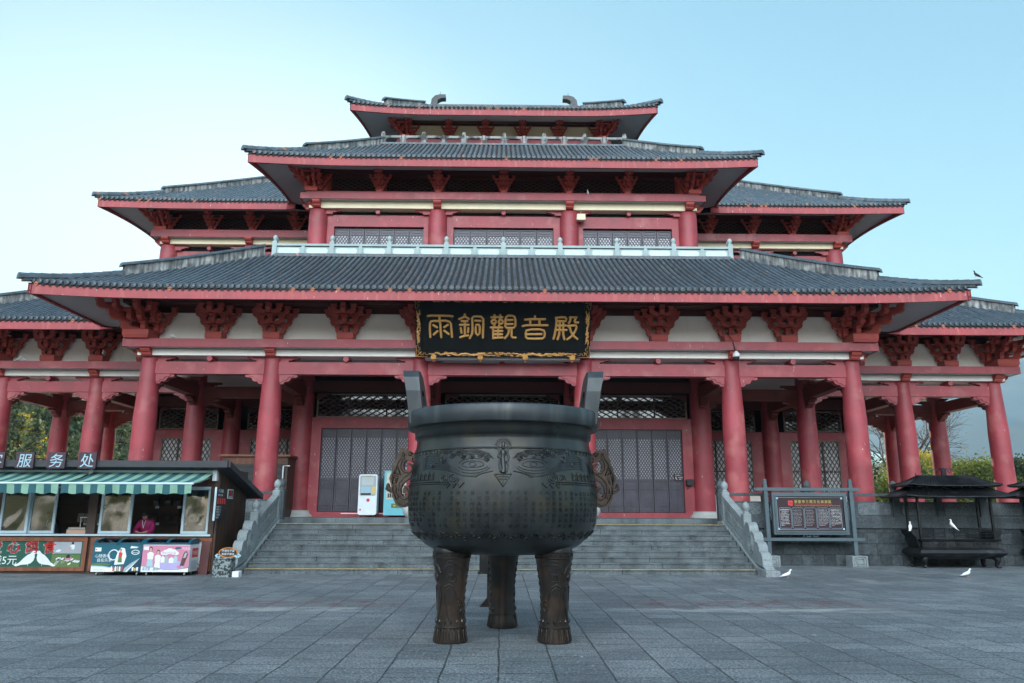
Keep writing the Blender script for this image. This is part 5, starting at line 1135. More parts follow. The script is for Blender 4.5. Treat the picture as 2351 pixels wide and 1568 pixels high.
# awnings
def awning(x0, x1):
    yt, yb, zt_, zb_ = KY - .03, 20.05, 2.74, 2.37
    root = MB().tube([(x0, yt - .04, zt_ + .02), (x1, yt - .04, zt_ + .02)], .05, 10).build('awning', ALU, KI)
    n = int(round((x1 - x0) / .186)); st = (x1 - x0) / n; cl = MB(); va = MB()
    for k in range(n):
        xa, xb = x0 + k * st, x0 + (k + 1) * st
        cl.grid(lambda a, b: (xa + (xb - xa) * a, yt + (yb - yt) * b, zt_ + (zb_ - zt_) * b - .05 * sin(pi * b)), 1, 8, True, k % 2)
        va.grid(lambda a, b: (xa + (xb - xa) * a, yb - .012 + .03 * b * sin((xa + (xb - xa) * a) * 7.3) + .02 * b, zb_ - .01 - b * (.25 + .018 * sin((xa + (xb - xa) * a) * 15.7))), 3, 4, True, k % 2)
    K(cl, 'awning_cloth', [CTEAL, CGRN], root); K(va, 'valance', [CTEAL, CGRN], root)
    K(MB().tube([(x0 - .03, yb, zb_), (x1 + .04, yb, zb_)], .028, 10), 'front_bar', ALU, root)
    for x in (x0 + .12, x1 - .12):
        a = MB(); a.tube([(x, yt - .02, 2.58), (x - .35 * (1 if x < (x0 + x1) / 2 else -1) * -1 * 0, 20.8, 2.44), (x, yb + .03, zb_ - .01)], .02, 6); K(a, 'folding_arm', ALU, root)
    K(MB().box(x1 - .02, yt - .12, 2.50, x1 + .1, yt + .02, 2.80), 'arm_bracket', WPAN, root)
awning(-11.42, -8.06); awning(-15.3, -11.50)
# character boards on the roof edge
for ch, x in (('客', -13.86), ('服', -13.06), ('务', -12.2), ('处', -11.36)):
    o = MB().box(x - .24, 21.0, 2.80, x + .24, 21.06, 3.24).build('sign_board', mat('dark_violet_board', (0.045, 0.022, 0.035), 0.5, 0.3, 3, 0.05), KI)
    d = MB(); text(d, ch, lambda p, q, t_: (x - .20 + p + (q) * .08, 20.999 - t_, 2.865 + q), .39, .015); K(d, 'lettering', PLBL, o)
# goods on the shelves
random.seed(12)
SN = [flat('packet_dark', (0.06, 0.055, 0.06), 0.3), flat('packet_grey', (0.42, 0.40, 0.36), 0.4), flat('packet_brown', (0.12, 0.07, 0.04), 0.4)]
for x in [-12.35 + .155 * k for k in range(5)] + [-9.35 + .29 * k for k in range(0, 3)] + [-9.05, -8.72]:
    pass
gn = 0
PKT = {}
for zi, z in ((0, 1.35), (1, 1.83)):
    for x in ([-12.46 + .2 * k for k in range(4)] if zi == 0 else [-12.3, -12.02, -11.74]) + ([-10.3, -9.92, -9.64, -9.42, -9.18, -8.94] if zi == 0 else [-10.28, -9.94, -9.66, -8.7]):
        kind = (1 if (x < -11 or x > -9.5) and zi == 0 else 0)
        if kind not in PKT:
            b = MB(); b.add([(-.09, -.03, 0), (.09, -.03, 0), (.09, .03, 0), (-.09, .03, 0), (-.085, -.05, .13), (.085, -.05, .13), (.085, .02, .13), (-.085, .02, .13), (-.09, -.005, .25), (.09, -.005, .25), (.09, .005, .25), (-.09, .005, .25)],
                           [(0, 1, 5, 4), (4, 5, 9, 8), (1, 2, 6, 5), (5, 6, 10, 9), (2, 3, 7, 6), (6, 7, 11, 10), (3, 0, 4, 7), (7, 4, 8, 11), (8, 9, 10, 11), (3, 2, 1, 0)])
            b.prism([(.05 * cos(g), .12 + .045 * sin(g)) for g in [k * pi / 5 for k in range(10)]], lambda p, q, t_: (p, -.047 - t_ + .0 * q, q), 0, .006, 1); PKT[kind] = b.mesh('food_packet', [SN[kind], SN[2]])
        o = link('food_packet', PKT[kind]); o.location = (x, 23.1, z); o.rotation_euler = (random.uniform(-.1, .05), 0, random.uniform(-.2, .2))
        tag(o, 'grey food packet with a brown round picture, standing on a kiosk shelf' if kind else 'glossy dark food packet standing on a kiosk shelf', 'packet', 'grey packets on the kiosk shelves' if kind else 'dark packets on the kiosk shelves')
sc = thing('counter_scale', 'small silver scale with a printed front on the kiosk counter beside the green banner window', 'scale', (-11.75, 21.75, 1.05))
MB().cbox(-12.05, 21.66, 1.05, -11.5, 21.88, 1.17, .01).build('body', mat('steel', (0.5, 0.48, 0.45), 0.3, 0.1, 3, 0, metal=.8), sc); MB().cbox(-12.0, 21.64, 1.17, -11.52, 21.9, 1.23, .01).build('tray', mat('steel', (0,)*3), sc); MB().box(-11.8, 21.86, 1.23, -11.78, 21.88, 1.48).box(-11.82, 21.84, 1.48, -11.42, 21.9, 1.50).build('display_pole', mat('steel', (0,)*3), sc)
MB().prism([(-12.02, 1.06), (-11.53, 1.06), (-11.53, 1.16), (-12.02, 1.16)], lambda p, q, t_: (p, 21.658 - t_, q), 0, .003).build('printed_front', PSKIN, sc)
for x, z in ((-12.3, 1.26), (-11.9, 1.26), (-10.25, 1.75), (-9.6, 1.75), (-9.3, 1.75), (-9.4, 1.27), (-8.95, 1.27), (-10.2, 1.27), (-12.2, 1.75), (-11.8, 1.75)): K(MB().box(x, 22.965, z, x + .11, 22.975, z + .07), 'price_tag', PWHT)
# signs on the side wall
sg_ = thing('menu_board', 'tall black menu board with small white text on the side wall of the kiosk', 'sign', (-7.88, 21.6, 1.43))
S = lambda p, q, t_: (-7.87 + t_, 21.2 + p, 1.43 + q)
mb = MB(); mb.prism([(0, 0), (.86, 0), (.86, .88), (0, .88)], S, 0, .03); mb.build('board', PBLK, sg_); mb = MB(); mb.prism([(-.03, -.01), (0, -.01), (0, .89), (-.03, .89)], S, 0, .05); mb.build('edge', ALU, sg_)
mb = MB(); text(mb, '手工酸奶', lambda p, q, t_: S(.16 + p, .76 + q, .031 + t_), .10, .002)
for k, s_ in enumerate(('原味 酸奶 十元', '玫瑰 酸奶 十元', '芒果 酸奶 十元', '本店现做现卖', '欢迎品尝')): text(mb, s_, lambda p, q, t_: S(.1 + p, .34 - k * .07 + q, .031 + t_), .055, .002)
text(mb, '新鲜每日现做', lambda p, q, t_: S(.16 + p, .66 + q, .031 + t_), .06, .002)
mb.build('lettering', PWHT, sg_); mb = MB()
for k in range(4): mb.prism([(.14 + k * .17, .44), (.24 + k * .17, .44), (.24 + k * .17, .58), (.19 + k * .17, .61), (.14 + k * .17, .58)], S, .03, .033)
mb.build('picture_row', PRED, sg_)
o = thing('no_smoking_sign', 'small white framed no smoking sign on the side wall of the kiosk', 'sign', (-7.88, 22.35, 2.05))
S2 = lambda p, q, t_: (-7.87 + t_, 22.15 + p, 2.03 + q)
mb = MB(); mb.prism([(0, 0), (.42, 0), (.42, .26), (0, .26)], S2, 0, .02); mb.build('plate', PWHT, o); mb = MB(); mb.prism([(.03, .02), (.39, .02), (.39, .24), (.03, .24)], S2, .02, .022); mb.build('field', PBLK, o)
mb = MB(); mb.tube([S2(.2 + .07 * cos(k * pi / 8), .15 + .07 * sin(k * pi / 8), .024) for k in range(17)], .009, 4); mb.tube([S2(.15, .2, .024), S2(.25, .10, .024)], .008, 4); mb.build('emblem', PRED, o)
mb = MB(); text(mb, '禁止吸烟', lambda p, q, t_: S2(.08 + p, .03 + q, .023 + t_), .06, .002); mb.build('lettering', PWHT, o)
tag(MB().prism([(0, 0), (.24, 0), (.24, .86), (0, .88)], lambda p, q, t_: (-8.22 + p + .0 * q, 21.42 + .12 * q - t_, q), 0, .025).build('leaning_board', mat('red_hardboard', (0.09, 0.024, 0.024), 0.6, 0.3, 3, 0.05)), 'dark red board leaning on the kiosk corner beside the litter bin', 'board')

# ---- chest freezers
GLASSD = clear_glass('freezer_glass', (0.55, 0.65, 0.7), 0.3)
FRL = flat('freezer_teal', (0.010, 0.085, 0.125), 0.3); FRW = flat('freezer_white', (0.66, 0.70, 0.72), 0.35)
def freezer(x0, x1, y0, front, side, lab):
    T = thing('chest_freezer', lab, 'freezer', ((x0 + x1) / 2, y0, 0), None); y1 = y0 + .6
    K(MB().box(x0, y0, .10, x1, y1, .80), 'cabinet', FRW if side else FRL, T)
    q = [(y0 - .01, .80), (y1 + .0, .80), (y1, .92), (y1 - .12, .955), (y0 + .16, .93), (y0 + .03, .86), (y0 - .01, .82)]
    for xa, xb in ((x0 - .005, x0 + .07), (x1 - .07, x1 + .005), ((x0 + x1) / 2 - .04, (x0 + x1) / 2 + .04)):
        m_ = MB(); m_.prism(q, lambda a, b, t_: (t_, a, b), xa, xb); K(m_, 'lid_frame', FRL, T)
    K(MB().box(x0 + .07, y0 - .01, .80, x1 - .07, y0 + .05, .84).box(x0 + .07, y1 - .06, .80, x1 - .07, y1, .93), 'lid_frame', FRL, T)
    for xa, xb in ((x0 + .07, (x0 + x1) / 2 - .04), ((x0 + x1) / 2 + .04, x1 - .07)):
        m_ = MB(); m_.prism([(y0 + .05, .845), (y0 + .17, .915), (y1 - .1, .94), (y1 - .06, .93), (y1 - .06, .92), (y0 + .17, .90), (y0 + .05, .835)], lambda a, b, t_: (t_, a, b), xa, xb); K(m_, 'lid_glass', GLASSD, T)
    for x in (x0 + .12, x1 - .12):
        for y in (y0 + .1, y1 - .1):
            w = MB(); w.tube([(x - .014, y, .04), (x + .014, y, .04)], .04, 12); w.box(x - .02, y - .015, .05, x + .02, y + .015, .10); K(w, 'caster', mat('steel', (0,)*3), T)
    F = lambda a, b, t_: (x0 + a, y0 - .002 - t_, .10 + b); W_ = x1 - x0
    d = MB(); front(d, F, W_); K(d, 'front_print', [PTEAL, PWHT, PRED, PBLK, PSKIN, PLAWN, PNAVY, PPINK, PVIO, PBRN, PGRY, PLBL, PGOLD], T)
    if side:
        G = lambda a, b, t_: (x1 + .002 + t_, y0 + a, .10 + b); d = MB(); d.prism([(.0, .0), (.6, .0), (.6, .69), (.0, .69)], G, 0, .002, 2); d.prism([(.16, .36), (.56, .36), (.56, .60), (.16, .60)], G, .003, .005, 0); text(d, '巧乐兹', lambda a, b, t_: G(.18 + a, .43 + b, .006 + t_), .12, .002, mi=1)
        for k in range(11): d.box(x1 + .004, y0 + .12, .14 + k * .022, x1 + .008, y0 + .5, .152 + k * .022, 3)
        K(d, 'side_print', [PRED, PWHT, FRW, PGRY], T)
        m_ = MB(); m_.tube([(x1 + .0, y0 + .55, .3), (x1 + .1, y0 + .55, .2), (x1 + .12, y0 + .5, .03), (x1 - .1, y0 + .45, .012), (x1 - .35, y0 + .52, .012)], .008, 5); K(m_, 'power_cord', PBLK, T)
    return T
def person_print(d, F, x, z, h, top, skin=4, hair=3, bot=1):
    d.prism([(x - .16 * h, z), (x + .16 * h, z), (x + .11 * h, z + .42 * h), (x - .11 * h, z + .42 * h)], F, .004, .006, bot)
    d.prism([(x - .13 * h, z + .40 * h), (x + .13 * h, z + .40 * h), (x + .15 * h, z + .66 * h), (x + .05 * h, z + .73 * h), (x - .05 * h, z + .73 * h), (x - .15 * h, z + .66 * h)], F, .006, .008, top)
    d.prism([(x + .10 * h * cos(g) * .85, z + .86 * h + .12 * h * sin(g)) for g in [k * pi / 5 for k in range(10)]], F, .006, .008, hair)
    d.prism([(x + .068 * h * cos(g), z + .835 * h + .092 * h * sin(g)) for g in [k * pi / 5 for k in range(10)]], F, .008, .010, skin)
def teal_front(d, F, W_):
    d.prism([(0, 0), (W_, 0), (W_, .70), (0, .70)], F, .0, .001, 0); d.prism([(W_ * .72, .0), (W_, .0), (W_, .40)], F, .002, .003, 6)
    d.prism([(0, .13), (.3, .12), (.62, .08), (.62, .0), (0, .0)], F, .002, .003, 1); d.prism([(0, .16), (.3, .15), (.62, .10), (.62, .08), (.3, .12), (0, .13)], F, .002, .003, 11); d.prism([(0, .17), (.45, .165), (.5, .2), (.3, .22), (0, .215)], F, .002, .003, 5)
    d.prism([(W_ * .66, .0), (W_ * .74, .0), (W_ * .98, .36), (W_ * .80, .22), (W_ * .68, .10)], F, .004, .012, 10); d.prism([(W_ * .70, .0), (W_ * .735, .0), (W_ * .97, .35)], F, .0125, .014, 1)
    heart = [(.56 + .13 * cos(g), .43 + .13 * sin(g)) for g in [k * pi / 9 for k in range(19)]]; d.tube([F(a, b, .004) for a, b in heart], .016, 5, True, 1)
    d.prism([(.60, .18), (.85, .2), (.9, .4), (.84, .6), (.74, .62), (.66, .5), (.62, .34)], F, .003, .005, 1); person_print(d, F, .74, .24, .36, 2, bot=5)
    for k in range(6): d.prism([(.52 + k * .055, .02), (.56 + k * .055, .02), (.56 + k * .055, .12), (.54 + k * .055, .15), (.52 + k * .055, .12)], F, .005, .008, (1, 2, 1, 12, 1, 2)[k])
    d.prism([(.06, .52), (.22, .52), (.22, .62), (.06, .62)], F, .003, .005, 1); d.prism([(.09 + .02 * cos(g), .57 + .02 * sin(g)) for g in [k * pi / 4 for k in range(8)]], F, .006, .007, 2); d.prism([(.98, .60), (1.16, .61), (1.2, .64), (1.0, .66)], F, .003, .005, 1)
    d.prism([(1.13 + .11 * cos(g), .50 + .065 * sin(g)) for g in [k * pi / 6 for k in range(12)]], F, .003, .005, 1); d.prism([(1.13 + .09 * cos(g), .50 + .05 * sin(g)) for g in [k * pi / 6 for k in range(12)]], F, .006, .007, 0)
    text(d, '心随香动', lambda a, b, t_: F(.07 + a, .37 + b, .004 + t_), .10, .002, mi=1); text(d, '自在乐享', lambda a, b, t_: F(.13 + a, .26 + b, .004 + t_), .10, .002, mi=1); text(d, '滋养生命活力', lambda a, b, t_: F(.07 + a, .03 + b, .004 + t_), .05, .002, mi=10); text(d, '伊利冰品', lambda a, b, t_: F(1.05 + a, .475 + b, .008 + t_), .04, .002, mi=1)
    for k in range(3): d.prism([(1.08 + k * .06, .03), (1.12 + k * .06, .03), (1.125 + k * .06, .12 - .02 * (k % 2)), (1.075 + k * .06, .12 - .02 * (k % 2))], F, .004, .006, (1, 12, 1)[k])
def pink_front(d, F, W_):
    d.prism([(0, 0), (W_, 0), (W_, .68), (0, .68)], F, .0, .001, 7); d.prism([(0.45, .06), (W_ * .9, .06), (W_ * .86, .26), (.75, .32), (.45, .26)], F, .002, .003, 8)
    d.prism([(0, 0), (W_, 0), (W_, .1), (.95, .05), (.6, .05), (.4, .10), (0, .14)], F, .004, .006, 1); d.tube([F(a, b, .007) for a, b in ((0, .15), (.3, .13), (.6, .06), (.95, .06), (W_, .13))], .008, 4, True, 10)
    for k, (x, z, w, h) in enumerate(((.5, .24, .1, .12), (.6, .22, .1, .15), (.72, .23, .12, .1), (.84, .24, .1, .13))): d.prism([(x, z), (x + w, z), (x + w, z + h), (x + w / 2, z + h + .05), (x, z + h)], F, .003, .005, (1, 10, 1, 11)[k])
    for cx_, cz_, r_ in ((.62, .50, .07), (.72, .53, .08), (.82, .51, .07), (.9, .48, .05), (.55, .48, .05)): d.prism([(cx_ + r_ * 1.3 * cos(g), cz_ + r_ * sin(g)) for g in [k * pi / 5 for k in range(10)]], F, .003 + r_ * .02, .005 + r_ * .02, 1)
    text(d, '奇幻巧乐兹', lambda a, b, t_: F(.52 + a, .46 + b, .009 + t_), .075, .002, mi=7)
    person_print(d, F, .22, .10, .56, 1, bot=11); person_print(d, F, .42, .06, .52, 1, bot=1)
    for k in range(6): d.prism([(.04 + k * .07, .04), (.1 + k * .07, .04), (.1 + k * .07, .12), (.05 + k * .07, .12)], F, .009, .012, (10, 11, 8, 1, 10, 11)[k])
    d.prism([(1.02, .16), (1.12, .16), (1.21, .46), (1.17, .53), (1.12, .52), (1.09, .46)], F, .005, .012, 9); d.prism([(1.09, .36), (1.15, .36), (1.19, .48), (1.14, .50)], F, .013, .016, 10); d.prism([(1.0 + .06 * cos(g), .13 + .04 * sin(g)) for g in [k * pi / 4 for k in range(8)]], F, .006, .01, 7)
    d.prism([(.03, .56), (.16, .56), (.16, .65), (.03, .65)], F, .003, .005, 1); d.prism([(.86, .58), (1.02, .60), (1.0, .64), (.86, .63)], F, .003, .005, 0); text(d, '巧乐兹', lambda a, b, t_: F(1.04 + a, .57 + b, .004 + t_), .075, .002, mi=1)
freezer(-10.86, -9.56, 20.92, teal_front, False, 'dark teal chest freezer with a woman in red pictured on its front'); freezer(-9.545, -8.30, 20.92, pink_front, True, 'pink fronted chest freezer picturing a couple in white, beside the teal freezer')

# ---- litter bin with a sign on top
BINM = mat('speckled_bin_stone', (0.20, 0.25, 0.25), 0.6, 0.2, 3, 0.2, 50, speck=((0.012, 0.012, 0.013), 16, 0.48, 0.53, 0.95))
BN = thing('litter_bin', 'speckled black and white litter bin with an oval sign, beside the stairs', 'bin', (-7.29, 20.72, 0))
mb = MB(); mb.cbox(-7.52, 20.52, 0, -7.06, 20.92, .45, .015); mb.build('body', BINM, BN); mb = MB(); mb.cbox(-7.535, 20.505, .45, -7.045, 20.935, .48, .01); mb.build('lid', BINM, BN)
B_ = lambda a, b, t_: (-7.2 + a * .85, 20.72 - t_, .48 + b * .85)
mb = MB(); mb.prism([(.30 * cos(g) * 1.0, .15 + .16 * sin(g)) for g in [k * pi / 10 for k in range(20)]], B_, 0, .03); mb.build('sign_plate', PORG, BN); mb = MB(); mb.prism([(.265 * cos(g), .155 + .13 * sin(g)) for g in [k * pi / 10 for k in range(20)]], B_, .03, .034); mb.build('sign_face', PBLK, BN)
mb = MB(); text(mb, '环境你不爱', lambda a, b, t_: B_(-.20 + a, .18 + b, .036 + t_), .08, .002); text(mb, '美景不常在', lambda a, b, t_: B_(-.20 + a, .08 + b, .036 + t_), .08, .002); mb.build('lettering', PWHT, BN)
for s_ in (-1, 1):
    mb = MB()
    for k in range(6): g = k * pi / 3; mb.prism([(s_ * .30 + .07 * cos(g) + .03 * cos(q), .06 + .04 * sin(g) + .03 * sin(q)) for q in [j * pi / 3 for j in range(6)]], B_, .005 * k, .02 + .005 * k)
    mb.build('leaf_ornament', PLBL, BN)
bx = MB(); bx.cbox(-7.03, 20.6, 0, -6.85, 20.85, .14, .01); tag(bx.build('small_box', PWHT), 'small white box on the ground between the litter bin and the stair parapet', 'box')

# ---- vending machines on the terrace
VM = thing('vending_machine', 'white rounded vending machine with a round red emblem standing before the hall doors', 'vending machine', (-5.29, 30.6, 1.475))
VWH = flat('machine_white', (0.74, 0.80, 0.84), 0.35); VTE = flat('machine_teal', (0.16, 0.50, 0.58), 0.35)
x0, x1, z0, z1 = -5.66, -4.93, 1.56, 3.13
def rrect(x0, x1, z0, z1, r): return [(cx_ + r * cos(a), cz_ + r * sin(a)) for cx_, cz_, a0 in ((x1 - r, z0 + r, -pi / 2), (x1 - r, z1 - r, 0), (x0 + r, z1 - r, pi / 2), (x0 + r, z0 + r, pi)) for a in [a0 + k * pi / 10 for k in range(6)]]
mb = MB(); mb.prism(rrect(x0, x1, z0, z1, .09), lambda a, b, t_: (a, 30.4 + t_, b), 0, .5); mb.build('cabinet', VWH, VM)
mb = MB(); mb.prism(rrect(x0 + .05, x1 - .05, 2.30, z1 - .05, .05), lambda a, b, t_: (a, 30.4 - t_, b), 0, .006); mb.build('front_panel', PGRY, VM)
mb = MB(); mb.prism(rrect(x0 + .12, x1 - .14, 2.70, 3.02, .02), lambda a, b, t_: (a, 30.39 - t_, b), 0, .006); mb.build('screen', flat('screen_grey', (0.50, 0.56, 0.57), 0.15), VM)
mb = MB(); mb.prism([(x0 + .1, 2.36), (x1 - .24, 2.36), (x1 - .24, 2.66), (x0 + .1, 2.66)], lambda a, b, t_: (a, 30.39 - t_, b), 0, .005); mb.build('goods_window', PLBL, VM); mb = MB(); mb.prism([(x0 + .1, 2.33), (x1 - .24, 2.33), (x1 - .24, 2.40), (x0 + .1, 2.40)], lambda a, b, t_: (a, 30.384 - t_, b), 0, .005); mb.build('dispensing_slot', PBLK, VM)
mb = MB(); mb.prism([(x1 - .22, 2.36), (x1 - .06, 2.36), (x1 - .06, 2.66), (x1 - .22, 2.66)], lambda a, b, t_: (a, 30.39 - t_, b), 0, .006); mb.build('payment_plate', flat('plate_yellow', (0.62, 0.52, 0.22)), VM)
for (cx_, cz_, r_) in ((-5.27, 2.13, .065), (-5.56, 1.76, .035)):
    mb = MB(); mb.prism([(cx_ + r_ * cos(g), cz_ + r_ * sin(g)) for g in [k * pi / 10 for k in range(20)]], lambda a, b, t_: (a, 30.398 - t_, b), 0, .005); mb.build('emblem', PRED, VM)
mb = MB(); text(mb, '自助售货机', lambda a, b, t_: (x0 + .2 + a, 30.385 - t_, 3.035 + b), .07, .002); text(mb, '欢迎光临', lambda a, b, t_: (x0 + .08 + a, 30.396 - t_, 2.24 + b), .035, .002); mb.build('lettering', PGOLD, VM)
for x in (x0 + .12, x1 - .14): MB().tube([(x - .02, 30.5, 1.515), (x + .02, 30.5, 1.515)], .04, 10).build('caster', PBLK, VM)
VM2 = thing('vending_machine', 'teal glass fronted vending machine half hidden by a dragon handle of the cauldron', 'vending machine', (-4.05, 30.6, 1.475))
MB().cbox(-4.66, 30.4, 1.55, -3.46, 31.0, 3.28, .015).build('cabinet', VTE, VM2)
MB().box(-4.56, 30.385, 2.16, -3.62, 30.398, 3.2).build('goods_window', flat('goods_backlight', (0.62, 0.60, 0.50), 0.2), VM2)
mb = MB()
for k in range(4): z = 2.22 + .24 * k; mb.box(-4.54, 30.375, z, -3.64, 30.384, z + .015)
mb.build('shelf', PGRY, VM2); random.seed(5)
for k in range(2): 
    mb = MB()
    for j in range(10): x = -4.5 + j * .085; mb.box(x, 30.36, 2.24 + .24 * k * 1, x + .06, 30.38, 2.24 + .24 * k + random.uniform(.1, .18), 0 if j % 3 else 1)
    mb.build('bottle_row', [PBLK, PNAVY], VM2)
MB().box(-4.35, 30.385, 1.84, -3.9, 30.397, 2.0).build('dispensing_slot', PLAWN, VM2); mb = MB()
for x in (-4.22, -4.03): mb.prism([(x - .03, 1.90), (x, 1.87), (x + .03, 1.90), (x + .035, 1.95), (x, 1.935), (x - .035, 1.95)], lambda a, b, t_: (a, 30.384 - t_, b), 0, .004)
mb.build('emblem', PGOLD, VM2)
mb = MB(); text(mb, '饮料售货区', lambda a, b, t_: (-4.4 + a, 31.36 - t_, 3.36 + b), .14, .003); pl = MB().box(-4.5, 31.37, 3.32, -3.6, 31.39, 3.54).build('wall_notice', PNAVY); tag(pl, 'dark blue notice with white characters above the teal vending machine', 'notice'); mb.build('lettering', PWHT, pl)
for s_, x in ((1, -5.72), (-1, -4.9)): MB().box(x - (.7 if s_ > 0 else -.0) , 30.9, 1.60, x + (.0 if s_ > 0 else .2), 30.93, 1.63).build('barrier_rail', VWH, VM)
MB().lathe([(.06, 6.75), (.2, 6.8), (.2, 6.86)], 12, 3.5, 29.2)

# ---- wooden booth on the porch
BO = thing('porch_booth', 'small red brown plank booth with a dark shutter on the hall porch behind the kiosk', 'booth', (-9.7, 30, 1.475))
MB().box(-11.1, 29.9, 3.78, -8.3, 31.3, 3.86).build('roof', WOOD, BO); MB().box(-10.85, 30.0, 3.48, -8.5, 30.06, 3.78).build('fascia', PLANKR, BO); MB().box(-10.85, 30.02, 1.48, -8.5, 30.05, 3.48).build('shutter', planks('slatted_shutter', (0.030, 0.032, 0.034), .06, True, .2), BO)
for x in (-10.95, -8.5): MB().box(x, 30.0, 1.475, x + .1, 31.2, 3.78).build('post', DWOOD, BO)
mb = MB(); mb.tube([(-8.30, 29.95, 3.42), (-8.55, 29.95, 3.42), (-8.55, 29.95, 2.0), (-8.72, 29.95, 2.0)], .03, 8); tag(mb.build('white_pipe', PWHT), 'thin white pipe running down beside the dark shutter of the porch booth', 'pipe')

# ---- small fittings
cm = thing('dome_camera', 'white dome camera hanging from the main ledge over a red column', 'camera', (8.4, 26.25, 7.36))
MB().lathe([(.05, 7.36), (.06, 7.30), (.12, 7.27), (.13, 7.18), (.12, 7.14)], 16, 8.38, 26.36).build('housing', PWHT, cm); MB().lathe([(.115, 7.14), (.11, 7.08), (.06, 7.02), (.01, 7.0)], 16, 8.38, 26.36).build('dome', DGLASS, cm); mb = MB(); mb.tube([(8.42, 26.3, 7.36), (8.3, 26.22, 7.4), (8.25, 26.22, 7.7), (8.1, 26.5, 8.1), (8.05, 26.7, 8.5)], .014, 5); mb.build('cable', PBLK, cm)
wl = thing('wall_lamp', 'small square cream floodlight on the upper storey beside a red column', 'lamp', (3.46, 31.6, 14.5))
mb = MB(); mb.cbox(3.28, 31.50, 14.42, 3.66, 31.75, 14.70, .02); mb.build('housing', CREAM, wl); mb = MB(); mb.tube([(3.47, 31.7, 14.7), (3.47, 31.72, 14.98)], .015, 6); mb.box(3.2, 31.7, 14.5, 3.28, 31.98, 14.6); mb.build('bracket', PGRY, wl)
ph = thing('wall_telephone', 'black telephone box on the red door jamb next to the door sign', 'telephone', (7.75, 31.3, 2.8)); mb = MB(); mb.cbox(7.55, 31.2, 2.78, 7.85, 31.4, 3.02, .02); mb.build('case', PBLK, ph); mb = MB(); mb.tube([(7.6 + .04 * cos(k), 31.25, 2.72 - .012 * k) for k in range(12)], .01, 5); mb.build('cord', PBLK, ph)
sn = thing('door_sign', 'small dark red sign with a telephone symbol fixed to a hall door', 'sign', (7.3, 31.45, 2.95)); MB().box(7.1, 31.46, 2.97, 7.5, 31.49, 3.24).build('plate', PMAR, sn)
mb = MB(); mb.tube([(7.18, 31.455, 3.14), (7.17, 31.455, 3.07), (7.22, 31.455, 3.02)], .014, 5); text(mb, '咨询电话', lambda a, b, t_: (7.15 + a, 31.455 - t_, 3.17 + b), .055, .002); text(mb, '投诉电话', lambda a, b, t_: (7.26 + a, 31.455 - t_, 3.09 + b), .05, .002); text(mb, '救援', lambda a, b, t_: (7.3 + a, 31.455 - t_, 3.02 + b), .05, .002); mb.build('lettering', PWHT, sn)

# ---- information board
SBM = mat('blue_grey_stone_frame', (0.070, 0.100, 0.115), 0.6, 0.15, 3, 0.15, 70)
IB = thing('information_board', 'maroon information board in a blue grey frame on two posts beside the stairs', 'information board', (10.1, 25.2, 0))
for x in (8.68, 11.5):
    MB().box(x - .062, 25.14, .34, x + .062, 25.27, 2.58).build('post', SBM, IB); mb = MB(); mb.cbox(x - .055, 25.14, 2.58, x + .055, 25.27, 2.78, .02); mb.build('post_cap', SBM, IB)
    o = MB().box(x - .25, 24.95, 0, x + .25, 25.45, .34).build('foot_stone', LG, IB); mb = MB()
    for r_ in (.19, .11): mb.tube([(x - r_, 24.945, .17 - r_ * .7), (x + r_, 24.945, .17 - r_ * .7), (x + r_, 24.945, .17 + r_ * .7), (x - r_, 24.945, .17 + r_ * .7), (x - r_, 24.945, .17 - r_ * .7)], .012, 4)
    mb.build('carved_fret', LG, o)
for z in (2.40, .80):
    mb = MB(); mb.box(8.36, 25.12, z, 11.74, 25.29, z + .10); mb.cbox(8.29, 25.13, z + .01, 8.36, 25.28, z + .09, .01); mb.cbox(11.74, 25.13, z + .01, 11.81, 25.28, z + .09, .01); mb.build('cross_beam', SBM, IB)
mb = MB(); rframe(mb, 8.86, 11.32, 1.0, 2.34, 25.12, 25.28, .11); rframe(mb, 8.93, 11.25, 1.07, 2.27, 25.09, 25.118, .05); mb.build('panel_frame', SBM, IB)
for (x, z, w, h) in ((10.1, 2.34, .5, .06), (10.1, .93, .56, .07), (8.81, 1.7, .05, .45), (11.37, 1.7, .05, .45)):
    mb = MB()
    if w > h:
        for k in range(5): xa = x - w / 2 + k * w / 5; mb.box(xa, 25.17, z, xa + .03, 25.22, z + h); mb.box(xa + .03, 25.17, z if k % 2 else z + h - .02, xa + w / 5, 25.22, (z if k % 2 else z + h - .02) + .02)
    else:
        for k in range(5): za = z - h / 2 + k * h / 5; mb.box(x - w / 2, 25.17, za, x + w / 2, 25.22, za + .02); mb.box(x - w / 2 if k % 2 else x + w / 2 - .02, 25.17, za + .02, (x - w / 2 if k % 2 else x + w / 2 - .02) + .02, 25.22, za + h / 5)
    mb.build('fret_ornament', SBM, IB)
pn = MB().box(8.97, 25.14, 1.11, 11.21, 25.16, 2.23).build('panel', PMAR, IB)
Q = lambda a, b, t_: (8.97 + a, 25.139 - t_, 1.11 + b)
mb = MB(); mb.tube([Q(.04, .05, 0), Q(.04, 1.07, 0), Q(2.2, 1.07, 0), Q(2.2, .05, 0), Q(.04, .05, 0)], .006, 4)
for a in (.03, 2.15):
    for b in (.04, 1.02): mb.prism([(a, b), (a + .06, b), (a + .06, b + .06), (a, b + .06)], Q, .001, .006)
for k in range(5):
    a = .11 + k * .412; P = [(a + .03, .09), (a + .35, .09), (a + .38, .12), (a + .38, .71), (a + .35, .74), (a + .03, .74), (a, .71), (a, .12), (a + .03, .09)]; mb.tube([Q(p, q, .001) for p, q in P], .004, 4)
mb.build('border_line', PLBL, pn)
